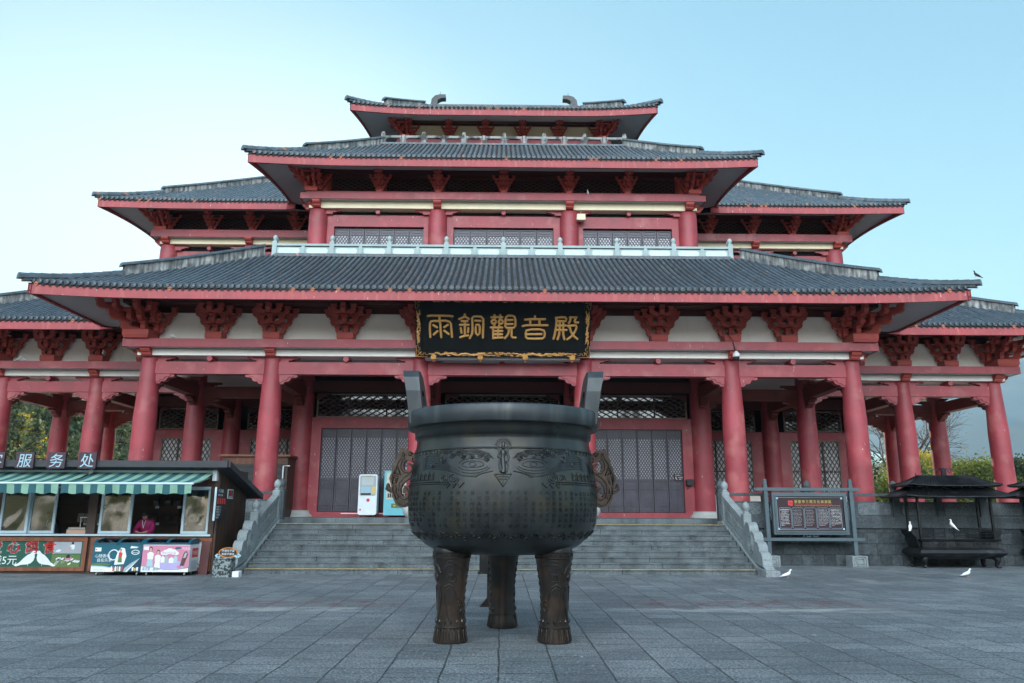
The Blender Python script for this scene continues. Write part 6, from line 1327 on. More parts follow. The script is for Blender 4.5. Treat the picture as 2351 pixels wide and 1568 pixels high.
mb = MB(); text(mb, '崇聖寺三塔文化旅游區', lambda a, b, t_: Q(.62 + a, .90 + b, t_ + .002), .108, .002, 1.15); text(mb, 'Chongsheng Temple & Three-Pagoda Cultural Tourist Area, Dali Tourism Group', lambda a, b, t_: Q(.62 + a, .80 + b, t_ + .002), .044, .002); mb.build('lettering', PGOLD, pn)
mb = MB(); mb.prism([(.42, .82), (.56, .80), (.57, .94), (.55, .97), (.43, .97), (.41, .95)], Q, .001, .004); mb.prism([(.62, .855), (1.87, .855), (1.87, .865), (.62, .865)], Q, .001, .003); eb = mb.build('emblem', PRED, pn); mb = MB()
for a in (.45, .49, .53): mb.prism([(a, .84), (a + .012, .84), (a + .012, .93), (a, .93)], Q, .0045, .006)
mb.build('emblem_mark', PMAR, pn)
BODY = [('雨铜观音殿简介', ['　　雨铜观音殿是崇圣', '寺内的主要建筑之一，', '始建于唐代，高大雄伟', '殿内供奉雨铜观音像，', '造型庄严，形态自然。', '清咸丰年间毁于战火，', '一九九九年在原址之上', '重建大殿，重铸圣像，', '成为海内外信众朝拜的', '佛教圣地。']),
 ('Yutong Avalokitesvara Hall', ['  Located in the rear area of the', 'Chongsheng Temple, the hall was', 'built in the Tang Dynasty and held', 'a bronze Avalokitesvara. The', 'statue is one of the treasures', 'of the temple. It was lost in the', 'Qing Dynasty and rebuilt in 1999', 'by the people of Dali. The new', 'statue stands in the hall and', 'is visited by many people from', 'home and abroad every year.']),
 ("Introduction de la Salle", ['  La statue de bronze fut fondue', 'sous la dynastie des Tang. Elle', 'se dresse au centre de la salle', 'et compte parmi les tresors du', 'temple. La salle fut detruite', 'sous les Qing puis reconstruite', 'en 1999 sur le meme site. Elle', 'accueille chaque annee de tres', 'nombreux visiteurs venus de', 'tous les pays du monde.']),
 ('우동관세음전 소개', ['　우동관세음전은 숭성사의', '주요 건물 가운데 하나로', '당나라 때 처음 세워졌다', '전각 안에 우동관세음상을', '모셨으며 모습이 장엄하고', '자연스럽다 청나라 때에', '소실되었으나 일구구구년', '같은 자리에 다시 세웠다', '오늘날 많은 사람들이', '이곳을 찾아온다']),
 ('雨銅観音殿の紹介', ['　雨銅観音殿は崇聖寺の主', '要な建物の一つで、唐の時', '代に建てられました。殿内', 'には雨銅観音像が安置され', 'ています。清の時代に焼失', 'しましたが、一九九九年に', '同じ場所に再建され、今は', '国内外から多くの参拝者が', '訪れる仏教の聖地となって', 'います。'])]
for k, (hd, ls) in enumerate(BODY):
    mb = MB(); a0 = .11 + k * .412
    cj = ord(hd[0]) > 0x2e00; hsz = .32 / len(hd) if cj else .33 / (len(hd) * .53)
    text(mb, hd, lambda a, b, t_: Q(a0 + .03 + a, .66 + b, t_ + .002), hsz, .002)
    for j, l in enumerate(ls): text(mb, l.replace('　', '  '), lambda a, b, t_: Q(a0 + .03 + a, .60 - j * (.47 / len(ls)) + b, t_ + .002), (.029 if cj else .0205), .002)
    mb.build('lettering', PWHT, pn)
# ------------------------------------------------------------------ incense burners with iron roofs
SOOT = mat('sooty_black_iron', (0.016, 0.017, 0.019), 0.42, 0.4, 3, 0.2, 40, metal=0.5, speck=((0.05, 0.053, 0.055), 3, 0.55, 0.72, 0.7))
def censer(dx, sc, lab):
    T = thing('incense_burner', lab, 'incense burner', (14.55 + dx, 24.95, 0))
    X0, X1, Y0, Y1 = 13.3 + dx, 15.78 + dx, 24.5, 25.4
    def ring(mb, prof):        # prof: (inset, z)
        R = [[(X0 + i, Y0 + i, z), (X1 - i, Y0 + i, z), (X1 - i, Y1 - i, z), (X0 + i, Y1 - i, z)] for i, z in prof]; n = len(R)
        mb.add([p for r in R for p in r], [(4 * k + j, 4 * k + (j + 1) % 4, 4 * k + 4 + (j + 1) % 4, 4 * k + 4 + j) for k in range(n - 1) for j in range(4)] + [(3, 2, 1, 0), tuple(range(4 * n - 4, 4 * n))])
    mb = MB(); ring(mb, [(.18, .27), (.02, .32), (-.10, .40), (-.14, .47), (-.09, .56), (.0, .62), (.03, .64), (.03, .82), (-.03, .84), (-.05, .89), (.06, .895), (.08, .82)]); body = mb.build('basin', SOOT, T)
    mb = MB()
    for s_ in (-1, 1):
        for k in range(3): cx_ = (X0 + X1) / 2 + s_ * (.5 + .2 * k); mb.tube([(cx_ + s_ * .09 * (1 - q / 20) * cos(q * .6), Y0 + .025, .73 + .06 * (1 - q / 20) * sin(q * .6)) for q in range(16)], .013, 5)
    for k in range(-1, 2): mb.tube([((X0 + X1) / 2 + k * .1, Y0 + .025, .67), ((X0 + X1) / 2 + k * .06, Y0 + .02, .74), ((X0 + X1) / 2 + k * .12, Y0 + .025, .79)], .013, 5)
    mb.build('relief', SOOT, body)
    for x, sx in ((X0 + .12, -1), (X1 - .12, 1)):
        for y, sy in ((Y0 + .1, -1), (Y1 - .1, 1)):
            mb = MB(); mb.tube([(x, y, .33), (x + sx * .05, y + sy * .03, .26), (x + sx * .03, y + sy * .01, .16), (x + sx * .0, y, .08), (x + sx * .06, y + sy * .03, .03), (x + sx * .12, y + sy * .05, .05)], [.11, .10, .07, .055, .055, .03], 8); mb.build('leg', SOOT, T)
            mb = MB(); px_, py_ = x + (-.06 if sx < 0 else .06), y; mb.box(px_ - .035, py_ - .035, .88, px_ + .035, py_ + .035, 2.30); mb.build('pillar', SOOT, T)
    for s_, xe in ((-1, X0), (1, X1)):        # scrolled end walls
        mb = MB(); mb.prism([(xe, .62), (xe + s_ * .06, .75), (xe + s_ * .10, .95), (xe + s_ * .20, 1.05), (xe + s_ * .22, 1.17), (xe + s_ * .0, 1.17), (xe - s_ * .06, 1.10), (xe - s_ * .1, .9)], lambda a, b, t_: (a, t_, b), Y0 + .12, Y1 - .12); mb.build('end_scroll', SOOT, T)
    for y in (Y0 + .12, Y1 - .12):         # racks of rails round the basin
        for xa, xb, xp in ((X0 + .1, X0 + .85, (X0 + .85, X0 + .5, X0 + .3, X0 + .1)), (X1 - .95, X1 - .1, (X1 - .95, X1 - .5, X1 - .3, X1 - .1))):
            mb = MB()
            for z in (.98, 1.06, 1.14, 1.22): mb.tube([(xa, y, z), (xb, y, z)], .011, 5)
            for k, xx in enumerate(xp): mb.tube([(xx, y, .88), (xx, y, 1.24)], .016 if k == 0 else .009, 5)
            mb.build('rack', SOOT, T)
    def roof_(x0, x1, y0, y1, z0, in_, h, nm):
        mb = MB(); xi0, xi1, yi0, yi1 = x0 + in_, x1 - in_, y0 + min(in_, (y1 - y0) / 2 - .02), y1 - min(in_, (y1 - y0) / 2 - .02)
        n = 6; cur = lambda t_: h * (t_ ** 1.35)
        def P(face, u, t_):
            a0, a1 = x0 + (xi0 - x0) * t_, x1 + (xi1 - x1) * t_; b0, b1 = y0 + (yi0 - y0) * t_, y1 + (yi1 - y1) * t_
            lift = .05 * (abs(2 * u - 1) ** 4) * (1 - t_); z = z0 + cur(t_) + lift
            return ((a0 + (a1 - a0) * u, b0, z), (a1, b0 + (b1 - b0) * u, z), (a1 + (a0 - a1) * u, b1, z), (a0, b1 + (b0 - b1) * u, z))[face]
        for f in range(4): mb.grid(lambda a, b: P(f, a, b), 10, n)
        mb.add([(x0, y0, z0 - .01), (x1, y0, z0 - .01), (x1, y1, z0 - .01), (x0, y1, z0 - .01)], [(3, 2, 1, 0)])
        o = mb.build(nm, SOOT, T); rb = MB()
        for f in range(4):
            L_ = (x1 - x0) if f in (0, 2) else (y1 - y0); k_ = int(L_ / .105)
            for i in range(k_ + 1):
                u = i / k_; rb.tube([(p[0], p[1], p[2] + .012) for p in [P(f, u, q / 4) for q in range(5)]], .02, 5)
        rb.build('roof_rib', SOOT, o); ed = MB()
        for f in range(4): ed.tube([P(f, q / 12, 0) for q in range(13)], .03, 5)
        ed.build('eave_edge', SOOT, o); return o
    mx = (X0 + X1) / 2
    roof_(X0 - .5, X1 + .5, Y0 - .42, Y1 + .5, 2.20, .56, .30, 'lower_roof'); mb = MB()
    for q in range(9):
        for y in (Y0 + .15, Y1 - .1): xx = X0 + .1 + q * (X1 - X0 - .2) / 8; mb.prism([(xx - .05, 2.44), (xx + .05, 2.44), (xx + .02, 2.5), (xx + .05, 2.57), (xx - .05, 2.57), (xx - .02, 2.5)], lambda a, b, t_: (a, t_, b), y - .03, y + .03)
    mb.build('eave_bracket', SOOT, T)
    roof_(X0 - .22, X1 + .22, Y0 - .2, Y1 + .2, 2.555, .60, .33, 'upper_roof')
    mb = MB(); mb.box(X0 + .36, 24.92, 2.86, X1 - .36, 24.98, 2.90)
    for s_, xe in ((-1, X0 + .36), (1, X1 - .36)): mb.tube([(xe, 24.95, 2.88), (xe + s_ * .06, 24.95, 2.89), (xe + s_ * .06, 24.95, 2.97)], .015, 5)
    mb.prism([(mx - .08, 2.9), (mx + .08, 2.9), (mx + .07, 3.05), (mx + .11, 3.16), (mx + .04, 3.11), (mx, 3.15), (mx - .04, 3.11), (mx - .11, 3.16), (mx - .07, 3.05)], lambda a, b, t_: (a, t_, b), 24.92, 24.98)
    for s_ in (-1, 1):
        mb.tube([(mx + s_ * (.2 + .09 * (1 - q / 26) * cos(q * .5)), 24.95, 3.06 + .09 * (1 - q / 26) * sin(q * .5)) for q in range(20)], .010, 5)
        mb.tube([(mx + s_ * .28, 24.95, 3.12), (mx + s_ * .45, 24.95, 3.05), (mx + s_ * .6, 24.95, 2.96), (mx + s_ * .75, 24.95, 2.92)], .009, 5)
        mb.tube([(mx + s_ * (.68 + .08 * (1 - q / 26) * cos(q * .5)), 24.95, 2.99 + .08 * (1 - q / 26) * sin(q * .5)) for q in range(20)], .009, 5)
    mb.build('ridge_ornament', SOOT, T)
censer(0, 1, 'sooty black iron incense burner under a two tiered roof, with two white pigeons on it'); censer(3.95, 1, 'second sooty iron incense burner, the farther of the two from the information board')

# ------------------------------------------------------------------ pigeons
FEA = mat('white_feathers', (0.78, 0.80, 0.80), 0.7, 0.08, 12, 0.1, 60); FEAD = mat('dark_feathers', (0.03, 0.03, 0.035), 0.6, 0.3, 12, 0.1, 60); BEAK = mat('pink_beak', (0.55, 0.25, 0.20), 0.5, 0.1, 5, 0)
def pigeon_parts(m, tilt=0.35):
    b = MB()
    P = [(.175, .235), (.165, .25), (.14, .258), (.115, .245), (.10, .21), (.085, .175), (.05, .14), (0, .115), (-.06, .10), (-.11, .085), (-.16, .07), (-.21, .058)]
    R = [.006, .018, .026, .027, .028, .040, .056, .060, .050, .034, .022, .012]
    b.tube([(x, 0, z) for x, z in P], R, 12)
    b.add([(-.12, -.022, .075), (-.12, .022, .075), (-.27, .05, .045), (-.275, 0, .043), (-.27, -.05, .045), (-.12, -.02, .085), (-.12, .02, .085), (-.27, .048, .052), (-.275, 0, .052), (-.27, -.048, .052)], [(0, 1, 2, 3, 4), (9, 8, 7, 6, 5), (0, 4, 9, 5), (1, 6, 7, 2), (2, 7, 8, 3), (3, 8, 9, 4)])
    for s_ in (-1, 1):
        n = 8; vs = []
        for i in range(n + 1):
            t_ = i / n; x = .06 - .27 * t_; w = .045 * sin(pi * min(1, t_ * .85 + .12)) ; zc = .135 - .07 * t_
            for q in range(6): g = q * pi / 3; vs.append((x, s_ * (.052 - .03 * t_ * t_ + .010 * cos(g)), zc + w * sin(g)))
        b.add(vs, [(i * 6 + q, i * 6 + (q + 1) % 6, (i + 1) * 6 + (q + 1) % 6, (i + 1) * 6 + q) for i in range(n) for q in range(6)], True)
    eye = MB()
    for s_ in (-1, 1): eye.join(MB().lathe([(.001, -.005), (.005, 0), (.001, .005)], 6), Matrix.Translation((.148, s_ * .022, .252)))
    bk = MB(); bk.tube([(.17, 0, .243), (.198, 0, .232)], [.009, .002], 6)
    lg = []
    for s_ in (-1, 1):
        l = MB(); l.tube([(-.005, s_ * .025, .07), (0, s_ * .027, .02), (.005, s_ * .027, .004)], .006, 5)
        for g in (-.5, 0, .5): l.tube([(.005, s_ * .027, .005), (.005 + .035 * cos(g), s_ * .027 + .035 * sin(g), .003)], .004, 4)
        l.tube([(.005, s_ * .027, .005), (-.02, s_ * .027, .003)], .004, 4); lg.append(l.mesh('leg', BEAK))
    return b.mesh('pigeon', m), eye.mesh('eye', PBLK), bk.mesh('beak', BEAK), lg
PGW, PGD = pigeon_parts(FEA), pigeon_parts(FEAD)
def pigeon(x, y, z, rz, lab, P=PGW, sc=1.0, pitch=0):
    o = link('pigeon', P[0]); o.location = (x, y, z); o.rotation_euler = (0, pitch, rz); o.scale = (sc * .78,) * 3; tag(o, lab, 'pigeon', 'pigeons about the temple')
    for n, me in (('eye', P[1]), ('beak', P[2]), ('leg', P[3][0]), ('leg', P[3][1])): c = bpy.data.objects.new(n, me); COL.objects.link(c); c.parent = o
pigeon(7.60, 20.8, 0, .15, 'white pigeon standing on the paving in front of the information board', sc=1.0)
pigeon(12.72, 21.3, 0, .2, 'white pigeon standing on the paving in front of the incense burners', sc=1.0)
pigeon(13.18, 24.85, 1.17, 1.0, 'white pigeon perched on the scrolled end of the first incense burner', sc=1.1, pitch=-.3)
pigeon(14.36, 24.62, 1.24, 2.6, 'white pigeon perched on the rack in the middle of the first incense burner, tail down', sc=1.1, pitch=-.55)
pigeon(-11.8, 26.4, 7.67, 2.4, 'white pigeon sitting on the main ledge beside the corner brackets', sc=1.2)
pigeon(-19.95, 30.72, 7.67, -.4, 'white pigeon on the wing ledge above the kiosk, facing the hall', sc=1.1); pigeon(-19.72, 30.74, 7.67, 2.6, 'white pigeon on the wing ledge above the kiosk, facing away from the hall', sc=1.1)
pigeon(-16.55, 30.78, 7.96, -1.2, 'white pigeon tucked inside a red bracket of the wing above the kiosk', sc=1.1)
pigeon(3.78, 31.4, 15.52, -1.9, 'white pigeon on the middle storey ledge above the cream floodlight', sc=1.15)
pigeon(19.1, 30.75, 7.98, -1.7, 'white pigeon tucked inside a red bracket of the wing above the incense burners', sc=1.1)
pigeon(15.85, 23.95, 9.42, 2.9, 'dark pigeon perched on the upturned tip of the main roof', PGD, .95, -.35)

# ------------------------------------------------------------------ the kiosk keeper
SKIN = mat('skin', (0.42, 0.24, 0.17), 0.55, 0.08, 8, 0); HAIR = mat('black_hair', (0.012, 0.010, 0.010), 0.5, 0.3, 20, 0.2, 90); JACK = mat('magenta_quilted_jacket', (0.38, 0.018, 0.12), 0.6, 0.15, 5, 0.3, 18, bdist=0.02)
def skin_mesh(V, E_, R_, sub=2):
    me = bpy.data.meshes.new('s'); me.from_pydata(V, E_, []); o = bpy.data.objects.new('s', me); COL.objects.link(o)
    sk_ = o.modifiers.new('skin', 'SKIN'); sb = o.modifiers.new('sub', 'SUBSURF'); sb.levels = sb.render_levels = sub
    for i, r_ in enumerate(R_): me.skin_vertices[0].data[i].radius = (r_, r_) if not isinstance(r_, tuple) else r_
    me.skin_vertices[0].data[0].use_root = True
    ev = bpy.data.meshes.new_from_object(o.evaluated_get(bpy.context.evaluated_depsgraph_get())); m_ = MB(); m_.add([tuple(v.co) for v in ev.vertices], [tuple(p.vertices) for p in ev.polygons], True)
    bpy.data.objects.remove(o); bpy.data.meshes.remove(me); bpy.data.meshes.remove(ev); return m_
def head(mb, C, M, hair_mb):
    def sph(u, v):
        th, ph_ = pi * v, 2 * pi * u; x, y, z = sin(th) * cos(ph_), sin(th) * sin(ph_), cos(th)
        fx, fy, fz = .074 * x, .092 * y, .112 * z
        if z < 0: fx *= 1 + .25 * z; fy = fy * (1 + .12 * z) - (.012 * -z if y < 0 else 0)
        if y < -.6 and -.25 < z < .05 and abs(x) < .25: fy -= .016 * (1 - abs(x) / .25)          # nose
        if y < -.5 and .02 < z < .25 and .2 < abs(x) < .6: fy += .008                             # eye sockets
        return tuple(M @ Vector((fx, fy, fz)) + C)
    mb.grid(sph, 28, 20)
    for s_ in (-1, 1): mb.join(MB().lathe([(.001, -.03), (.014, -.01), (.016, .012), (.001, .028)], 8), Matrix.Translation(C) @ M.to_4x4() @ Matrix.Translation((s_ * .074, .01, -.005)))
    def hs_(u, v):
        th, ph_ = pi * (.02 + .62 * v), 2 * pi * u; x, y, z = sin(th) * cos(ph_), sin(th) * sin(ph_), cos(th)
        k = 1.12 + .03 * sin(9 * ph_); y2 = y
        if y < -.2 and z < .45: k = .93
        return tuple(M @ Vector((.078 * x * k, .096 * y2 * k + .004, .116 * z * k + .004)) + C)
    hair_mb.grid(hs_, 28, 14)
def person(px, py, label, facing, jacket, bow):
    T = thing('person', label, 'person', (px, py, .06))
    Rz = Matrix.Rotation(facing, 3, 'Z'); w = lambda v: tuple(Rz @ Vector(v) + Vector((px, py, 0)))
    J = [(0, .12, .92), (0, .08, 1.08), (0, .02, 1.24), (0, -.03, 1.36), (0, -.07, 1.43), (.17, .0, 1.36), (.23, -.06, 1.22), (.22, -.14, 1.13), (.13, -.27, 1.10), (.05, -.33, 1.085), (-.17, .0, 1.36), (-.23, -.06, 1.22), (-.22, -.14, 1.13), (-.13, -.27, 1.10), (-.05, -.33, 1.085), (.09, .14, .80), (.10, -.02, .5), (.10, 0, .12), (.10, -.12, .08), (-.09, .14, .80), (-.10, -.02, .5), (-.10, 0, .12), (-.10, -.12, .08)]
    E_ = [(0, 1), (1, 2), (2, 3), (3, 4), (3, 5), (5, 6), (6, 7), (7, 8), (8, 9), (3, 10), (10, 11), (11, 12), (12, 13), (13, 14), (0, 15), (15, 16), (16, 17), (17, 18), (0, 19), (19, 20), (20, 21), (21, 22)]
    R_ = [(.15, .11), (.145, .11), (.15, .11), (.12, .085), .05, .06, .05, .045, .034, .022, .06, .05, .045, .034, .022, .08, .06, .04, .035, .08, .06, .04, .035]
    body = skin_mesh([w(v) for v in J], E_, R_); hair = MB()
    C = Vector(w((0, -.13, 1.535))); M = Rz @ Matrix.Rotation(bow, 3, 'X'); head(body, C, M, hair)
    for s_ in (-1, 1):                                   # five fingers on each hand, lightly curled and meeting on the counter
        for k, (dx_, ln) in enumerate(((-.024, .05), (-.008, .058), (.008, .055), (.022, .045))):
            b0 = Vector((s_ * .05 + dx_, -.335, 1.085)); body.tube([w(b0), w(b0 + Vector((-s_ * .012, -ln * .5, .008))), w(b0 + Vector((-s_ * .022, -ln * .85, -.004))), w(b0 + Vector((-s_ * .026, -ln, -.014)))], [.009, .0085, .0075, .006], 6)
        body.tube([w((s_ * .035, -.31, 1.09)), w((s_ * .015, -.335, 1.10)), w((s_ * .006, -.36, 1.095))], [.011, .009, .007], 6)
    o = body.build('body', SKIN, T); hair.build('hair', HAIR, T)
    jr = [(.185, .14), (.18, .14), (.19, .145), (.16, .115), .075, .088, .080, .074, .058]
    Jv = [J[i] for i in (0, 1, 2, 3, 4, 5, 6, 7, 8, 10, 11, 12, 13)]; JE = [(0, 1), (1, 2), (2, 3), (3, 4), (3, 5), (5, 6), (6, 7), (7, 8), (3, 9), (9, 10), (10, 11), (11, 12)]
    skin_mesh([w(v) for v in Jv], JE, jr + [.088, .080, .074, .058]).build('jacket', jacket, T)
    cz = MB(); cz.tube([w((.07 * cos(g) , -.07 + .055 * sin(g), 1.445 + .012 * sin(g))) for g in [k * pi / 8 for k in range(17)]], .028, 7); cz.build('hood', jacket, T)
    ly = MB(); ly.tube([w((.045, -.16, 1.42)), w((.02, -.185, 1.30)), w((0.0, -.175, 1.2))], .007, 5); ly.tube([w((-.045, -.16, 1.42)), w((-.02, -.185, 1.30)), w((0, -.175, 1.2))], .007, 5); ly.build('lanyard', PWHT, T)
    f = MB()
    for s_ in (-1, 1): f.join(MB().lathe([(.001, -.006), (.009, 0), (.001, .006)], 8, sy=.5), Matrix.Translation(C) @ M.to_4x4() @ Matrix.Translation((s_ * .028, -.083, .012)))
    f.build('eye', PBLK, T); f = MB(); f.tube([tuple(M @ Vector((a, -.088 - .004 * (1 - abs(a) / .02), -.048)) + C) for a in (-.02, 0, .02)], .004, 5); f.build('mouth', PRED, T)
    return T
person(-10.05, 22.08, 'person in a magenta jacket bending over the kiosk counter in the open window', 0, JACK, .75)
person(-12.78, 22.3, 'person with black hair seen through a closed kiosk window pane', -1.2, mat('black_coat', (0.02, 0.02, 0.024), 0.7, 0.2, 5, 0.1), .1)

# ------------------------------------------------------------------ trees
def leafmat(name, col, tr, var=0.45):
    m = bpy.data.materials.new(name); m.use_nodes = True; t = m.node_tree; N, L = t.nodes, t.links; b = N['Principled BSDF']; b.inputs['Roughness'].default_value = 0.6
    oi = N.new('ShaderNodeNewGeometry'); cr = N.new('ShaderNodeValToRGB'); L.new(oi.outputs['Random Per Island'], cr.inputs[0])
    cr.color_ramp.elements[0].color = (*[c * (1 - var) for c in col], 1); cr.color_ramp.elements[1].color = (*[min(1, c * (1 + var)) for c in col], 1); L.new(cr.outputs[0], b.inputs['Base Color'])
    tl = N.new('ShaderNodeBsdfTranslucent'); mx = N.new('ShaderNodeMix'); mx.data_type = 'RGBA'; mx.blend_type = 'MULTIPLY'; mx.inputs[0].default_value = 1; L.new(cr.outputs[0], mx.inputs[6]); mx.inputs[7].default_value = (*tr, 1); L.new(mx.outputs[2], tl.inputs[0])
    ms = N.new('ShaderNodeMixShader'); ms.inputs[0].default_value = 0.45; L.new(b.outputs[0], ms.inputs[1]); L.new(tl.outputs[0], ms.inputs[2]); L.new(ms.outputs[0], N['Material Output'].inputs[0]); return m
LCON = leafmat('cedar_needles', (0.085, 0.115, 0.065), (2.0, 2.0, 1.2)); LYEL = leafmat('yellow_leaves', (0.30, 0.25, 0.040), (2.4, 2.2, 1.4)); LGRN = leafmat('olive_leaves', (0.10, 0.125, 0.028), (2.2, 2.1, 1.2)); LDRK = leafmat('dark_leaves', (0.035, 0.055, 0.022), (1.6, 1.7, 1.0)); LTAN = leafmat('tan_twig_leaves', (0.26, 0.17, 0.07), (1.8, 1.5, 1.1))
BARK = mat('bark', (0.075, 0.055, 0.042), 0.85, 0.3, 5, 0.3, 20)
def leafq(mb, c, s, rnd, droop=0):
    n = Vector((rnd.gauss(0, 1), rnd.gauss(0, 1), rnd.gauss(0, 1) + .3)).normalized(); a = n.orthogonal().normalized(); a.rotate(Matrix.Rotation(rnd.uniform(0, 6.28), 3, n)); b = n.cross(a); a = a * s; b = b * s * .55
    if droop: a.z -= droop * s
    mb.v += [tuple(c - a), tuple(c + b * .9), tuple(c + a), tuple(c - b * .9)]; k = len(mb.v) - 4; mb.f.append([k, k + 1, k + 2, k + 3]); mb.sm.append(False); mb.mi.append(0)
def conifer(h, seed, dens=1.0, s=.16):
    rnd = random.Random(seed); tr_ = MB(); cr = MB(); tr_.tube([(0, 0, -1), (0.02 * h, 0, h * .3), (0, .01 * h, h * .7), (0, 0, h)], [h * .022, h * .018, h * .010, .02], 8)
    z = h * .12
    while z < h * .985:
        r_ = h * .24 * (1 - (z / h) ** 1.25) * rnd.uniform(.7, 1.15) + .15
        for k in range(rnd.randint(4, 6)):
            g = rnd.uniform(0, 6.28); ln = r_ * rnd.uniform(.55, 1.1); e = Vector((cos(g) * ln, sin(g) * ln, z - ln * rnd.uniform(.0, .28)))
            tr_.tube([(0, 0, z), tuple(e * .5 + Vector((0, 0, z + .04 * ln)) * .5), tuple(e)], [.05 + .004 * h, .035, .012], 4, False)
            for q in range(int((7 + ln * 11) * dens)):
                t_ = rnd.uniform(.15, 1.05); c = Vector((0, 0, z)).lerp(e, t_) + Vector((rnd.gauss(0, .12 * ln + .05), rnd.gauss(0, .12 * ln + .05), rnd.gauss(0, .07) - .05)); leafq(cr, c, s * rnd.uniform(.7, 1.5), rnd, .35)
        z += h * .035 * rnd.uniform(.8, 1.3)
    return tr_.mesh('trunk', BARK), cr
def broad(h, w, seed, nclump, per, s=.14, base=.25):
    rnd = random.Random(seed); tr_ = MB(); cr = MB(); tr_.tube([(0, 0, -.6), (.03 * h, 0, h * .25), (.0, .02 * h, h * .5)], [h * .035, h * .026, h * .016], 8)
    for k in range(nclump):
        g = rnd.uniform(0, 6.28); zz = base + (1 - base) * rnd.random() ** .8; rr_ = w * sqrt(rnd.random()) * (sin(pi * min(.98, (zz - base) / (1 - base) * .8 + .18)) ** .6); c = Vector((rr_ * cos(g), rr_ * sin(g), zz * h))
        tr_.tube([(0, 0, h * (base * .5 + .25 * zz)), tuple(c * .6 + Vector((0, 0, h * .1))), tuple(c)], [h * .012, h * .006, h * .002], 4, False); cs = rnd.uniform(.10, .2) * w + .12
        for q in range(per): leafq(cr, c + Vector((rnd.gauss(0, cs), rnd.gauss(0, cs), rnd.gauss(0, cs * .75))), s * rnd.uniform(.6, 1.3), rnd)
    return tr_.mesh('trunk', BARK), cr
def bare(h, seed, leaves=0):
    rnd = random.Random(seed); tr_ = MB(); cr = MB()
    def grow(p, d, ln, r_, dep):
        n = 3; pts = [p]; q = p.copy(); dd = d.copy()
        for k in range(n): dd = (dd + Vector((rnd.gauss(0, .10), rnd.gauss(0, .10), rnd.gauss(0, .05) + .02))).normalized(); q = q + dd * ln / n; pts.append(q.copy())
        tr_.tube([tuple(v) for v in pts], [r_, r_ * .85, r_ * .7, r_ * .55], 5 if dep > 2 else 4, False)
        if dep == 0:
            for k in range(leaves): leafq(cr, q + Vector((rnd.gauss(0, .15), rnd.gauss(0, .15), rnd.gauss(0, .15))), .05, rnd)
            return
        for k in range(3 if dep > 1 else 4):
            a = dd.orthogonal().normalized(); a.rotate(Matrix.Rotation(rnd.uniform(0, 6.28), 3, dd)); nd = (dd * cos(.5) + a * sin(rnd.uniform(.35, .75))).normalized(); grow(pts[rnd.choice((2, 3, 3))], nd, ln * rnd.uniform(.6, .85), r_ * .55, dep - 1)
    grow(Vector((0, 0, -.4)), Vector((0, 0, 1)), h * .34, h * .02, 5); return tr_.mesh('trunk', BARK), cr
TK = {}
def tree(kind, x, y, sc, name, label, leaf, group, rz=0):
    key = (kind, leaf.name)
    if key not in TK:
        k0, seed = kind
        tr_, cr = {'con': lambda: conifer(10, seed), 'yel': lambda: broad(8, 2.2, seed, 90, 55, .13), 'grn': lambda: broad(6, 2.6, seed, 90, 75, .15, .12), 'bare': lambda: bare(10, seed, 1)}[k0]()
        TK[key] = (tr_, cr.mesh('crown', leaf))
    o = bpy.data.objects.new(name, None); COL.objects.link(o); o.location = (x, y, hill(x, y)); o.rotation_euler = (0, 0, rz); o.scale = (sc,) * 3; tag(o, label, 'tree', group)
    for n, me in (('trunk', TK[key][0]), ('crown', TK[key][1])): c = bpy.data.objects.new(n, me); COL.objects.link(c); c.parent = o
    return o
rnd = random.Random(21)
for k, (x, y, sc) in enumerate([(-38, 62, 1.0), (-42.5, 66, 1.15), (-36, 70, .9), (-47, 70, 1.1), (-52, 74, 1.2), (-33, 76, 1.0), (-57, 80, 1.2), (-40, 80, 1.1), (-44, 60, .85), (-50, 62, 1.0), (-60, 72, 1.1), (-34, 84, 1.15), (-28.5, 66, .8), (-47, 86, 1.2), (-55, 90, 1.2), (-63, 88, 1.2)]):
    tree(('con', 3 + k % 3), x, y, sc * 1.05, 'cedar_tree', 'dark cedar with drooping boughs on the slope behind the colonnade above the kiosk', LCON, 'cedars behind the colonnade above the kiosk', k * 1.3)
tree(('yel', 5), -43.2, 68.0, 1.05, 'yellow_tree', 'sunlit yellow tree among the dark cedars behind the colonnade above the kiosk', LYEL, None)
for k, (x, y, sc, lf) in enumerate([(33, 62, 1.1, LGRN), (36.5, 66, 1.2, LYEL), (40, 63, 1.1, LGRN), (30, 70, 1.25, LYEL), (44.5, 66, 1.15, LDRK), (47.5, 62, 1.15, LGRN), (35, 76, 1.4, LDRK), (42, 76, 1.3, LGRN), (50, 70, 1.2, LYEL), (27.5, 66, 1.1, LGRN), (53, 66, 1.2, LDRK), (38.5, 70, 1.25, LYEL), (31, 78, 1.3, LDRK), (36.5, 82, 1.3, LYEL), (48, 80, 1.3, LGRN), (26.5, 74, 1.2, LGRN), (56, 72, 1.2, LYEL)]):
    nm, lb = {LGRN.name: ('olive_tree', 'bushy olive green tree lit from behind, beyond the colonnade near the incense burners'), LYEL.name: ('yellow_tree', 'bushy yellow green tree lit from behind, beyond the colonnade behind the incense burners'), LDRK.name: ('dark_tree', 'dense dark green tree beyond the colonnade behind the incense burners')}[lf.name]
    tree(('grn', 2 + k % 3), x, y, sc * .88, nm, lb, lf, {LGRN.name: 'olive trees beyond the colonnade behind the incense burners', LYEL.name: 'yellow green trees beyond the colonnade behind the incense burners', LDRK.name: 'dark trees beyond the colonnade behind the incense burners'}[lf.name], k * 1.7)
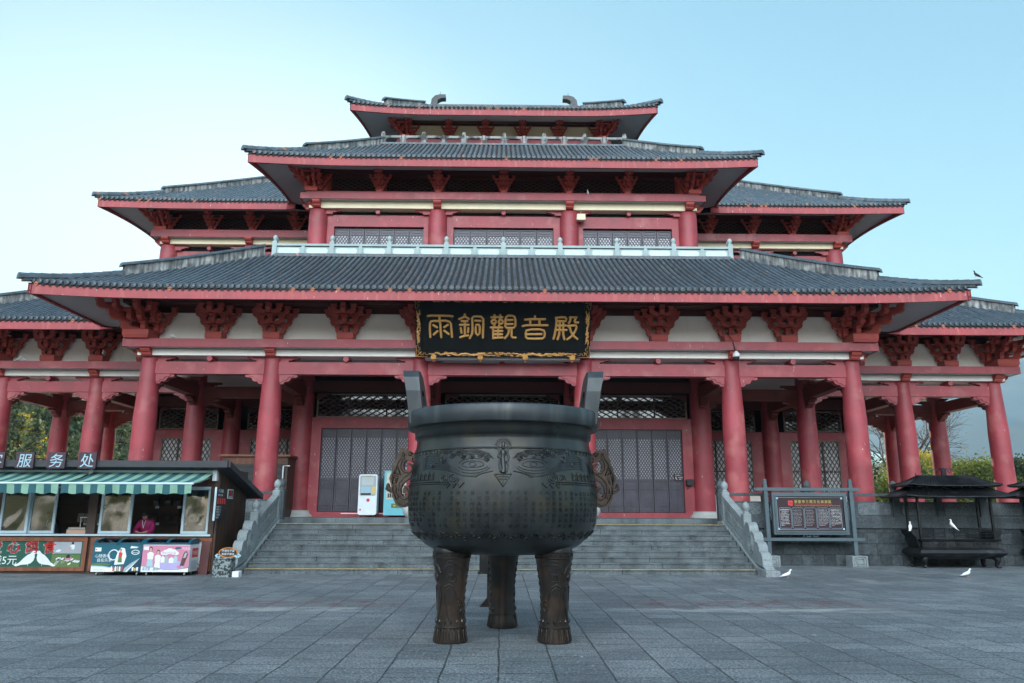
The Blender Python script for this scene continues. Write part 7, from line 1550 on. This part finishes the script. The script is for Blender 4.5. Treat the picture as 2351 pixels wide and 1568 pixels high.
for k, (x, y, sc) in enumerate([(40, 74, 1.4), (36.5, 72, 1.3), (45, 80, 1.35)]): tree(('bare', 4 + k % 2), x, y, sc, 'bare_tree', 'bare winter tree with fine tan twigs rising above the bushes behind the incense burners', LTAN, 'bare trees behind the incense burners', k * 2.1)
tree(('con', 4), 46.5, 59, .95, 'cedar_tree', 'dark cedar beyond the outermost red column behind the incense burners', LCON, None, 1)
# far wood on the left slope, one mass
fm_ = MB(); rnd = random.Random(8); _, proto = conifer(9, 77, .45, .34)
pv = proto.v; pf = proto.f
for k in range(170):
    x, y = rnd.uniform(-150, -26), rnd.uniform(92, 190)
    if x > -30 and y < 100: continue
    s_ = rnd.uniform(.8, 1.5); a = rnd.uniform(0, 6.28); c_, d_ = cos(a) * s_, sin(a) * s_; z = hill(x, y); o_ = len(fm_.v)
    fm_.v += [(x + c_ * p[0] - d_ * p[1], y + d_ * p[0] + c_ * p[1], z + p[2] * s_) for p in pv]; fm_.f += [[i + o_ for i in f] for f in pf]; fm_.sm += [False] * len(pf); fm_.mi += [0] * len(pf)
tag(fm_.build('forest', LCON), 'dark evergreen wood covering the slope behind the wing above the kiosk', 'forest', kind='stuff')
# second wood, on the bank behind the camera (seen in the kiosk glass)
fm_ = MB(); rnd = random.Random(9)
for k in range(110):
    x, y = rnd.uniform(-45, 40), rnd.uniform(-24, -17.5); s_ = rnd.uniform(.25, .6); a = rnd.uniform(0, 6.28); c_, d_ = cos(a) * s_, sin(a) * s_; z = hill(x, y); o_ = len(fm_.v)
    fm_.v += [(x + c_ * p[0] - d_ * p[1], y + d_ * p[0] + c_ * p[1], z + p[2] * s_) for p in pv]; fm_.f += [[i + o_ for i in f] for f in pf]; fm_.sm += [False] * len(pf); fm_.mi += [0] * len(pf)
tag(fm_.build('shrubbery', LGRN), 'olive shrubs on the bank opposite the kiosk, mirrored in its panes', 'shrubbery', kind='stuff')
hz = bpy.data.materials.new('haze'); hz.use_nodes = True; t_ = hz.node_tree; t_.nodes.clear(); oo = t_.nodes.new('ShaderNodeOutputMaterial'); pvn = t_.nodes.new('ShaderNodeVolumePrincipled')
pvn.inputs['Color'].default_value = (0.60, 0.86, 1.0, 1); pvn.inputs['Density'].default_value = 0.00018; pvn.inputs['Anisotropy'].default_value = 0.0; t_.links.new(pvn.outputs[0], oo.inputs['Volume'])
tag(MB().box(-4800, -3700, -1.2, 4800, 3700, 1150).build('haze', hz), 'thin blue valley haze', 'haze', kind='stuff')
bpy.context.view_layer.update()
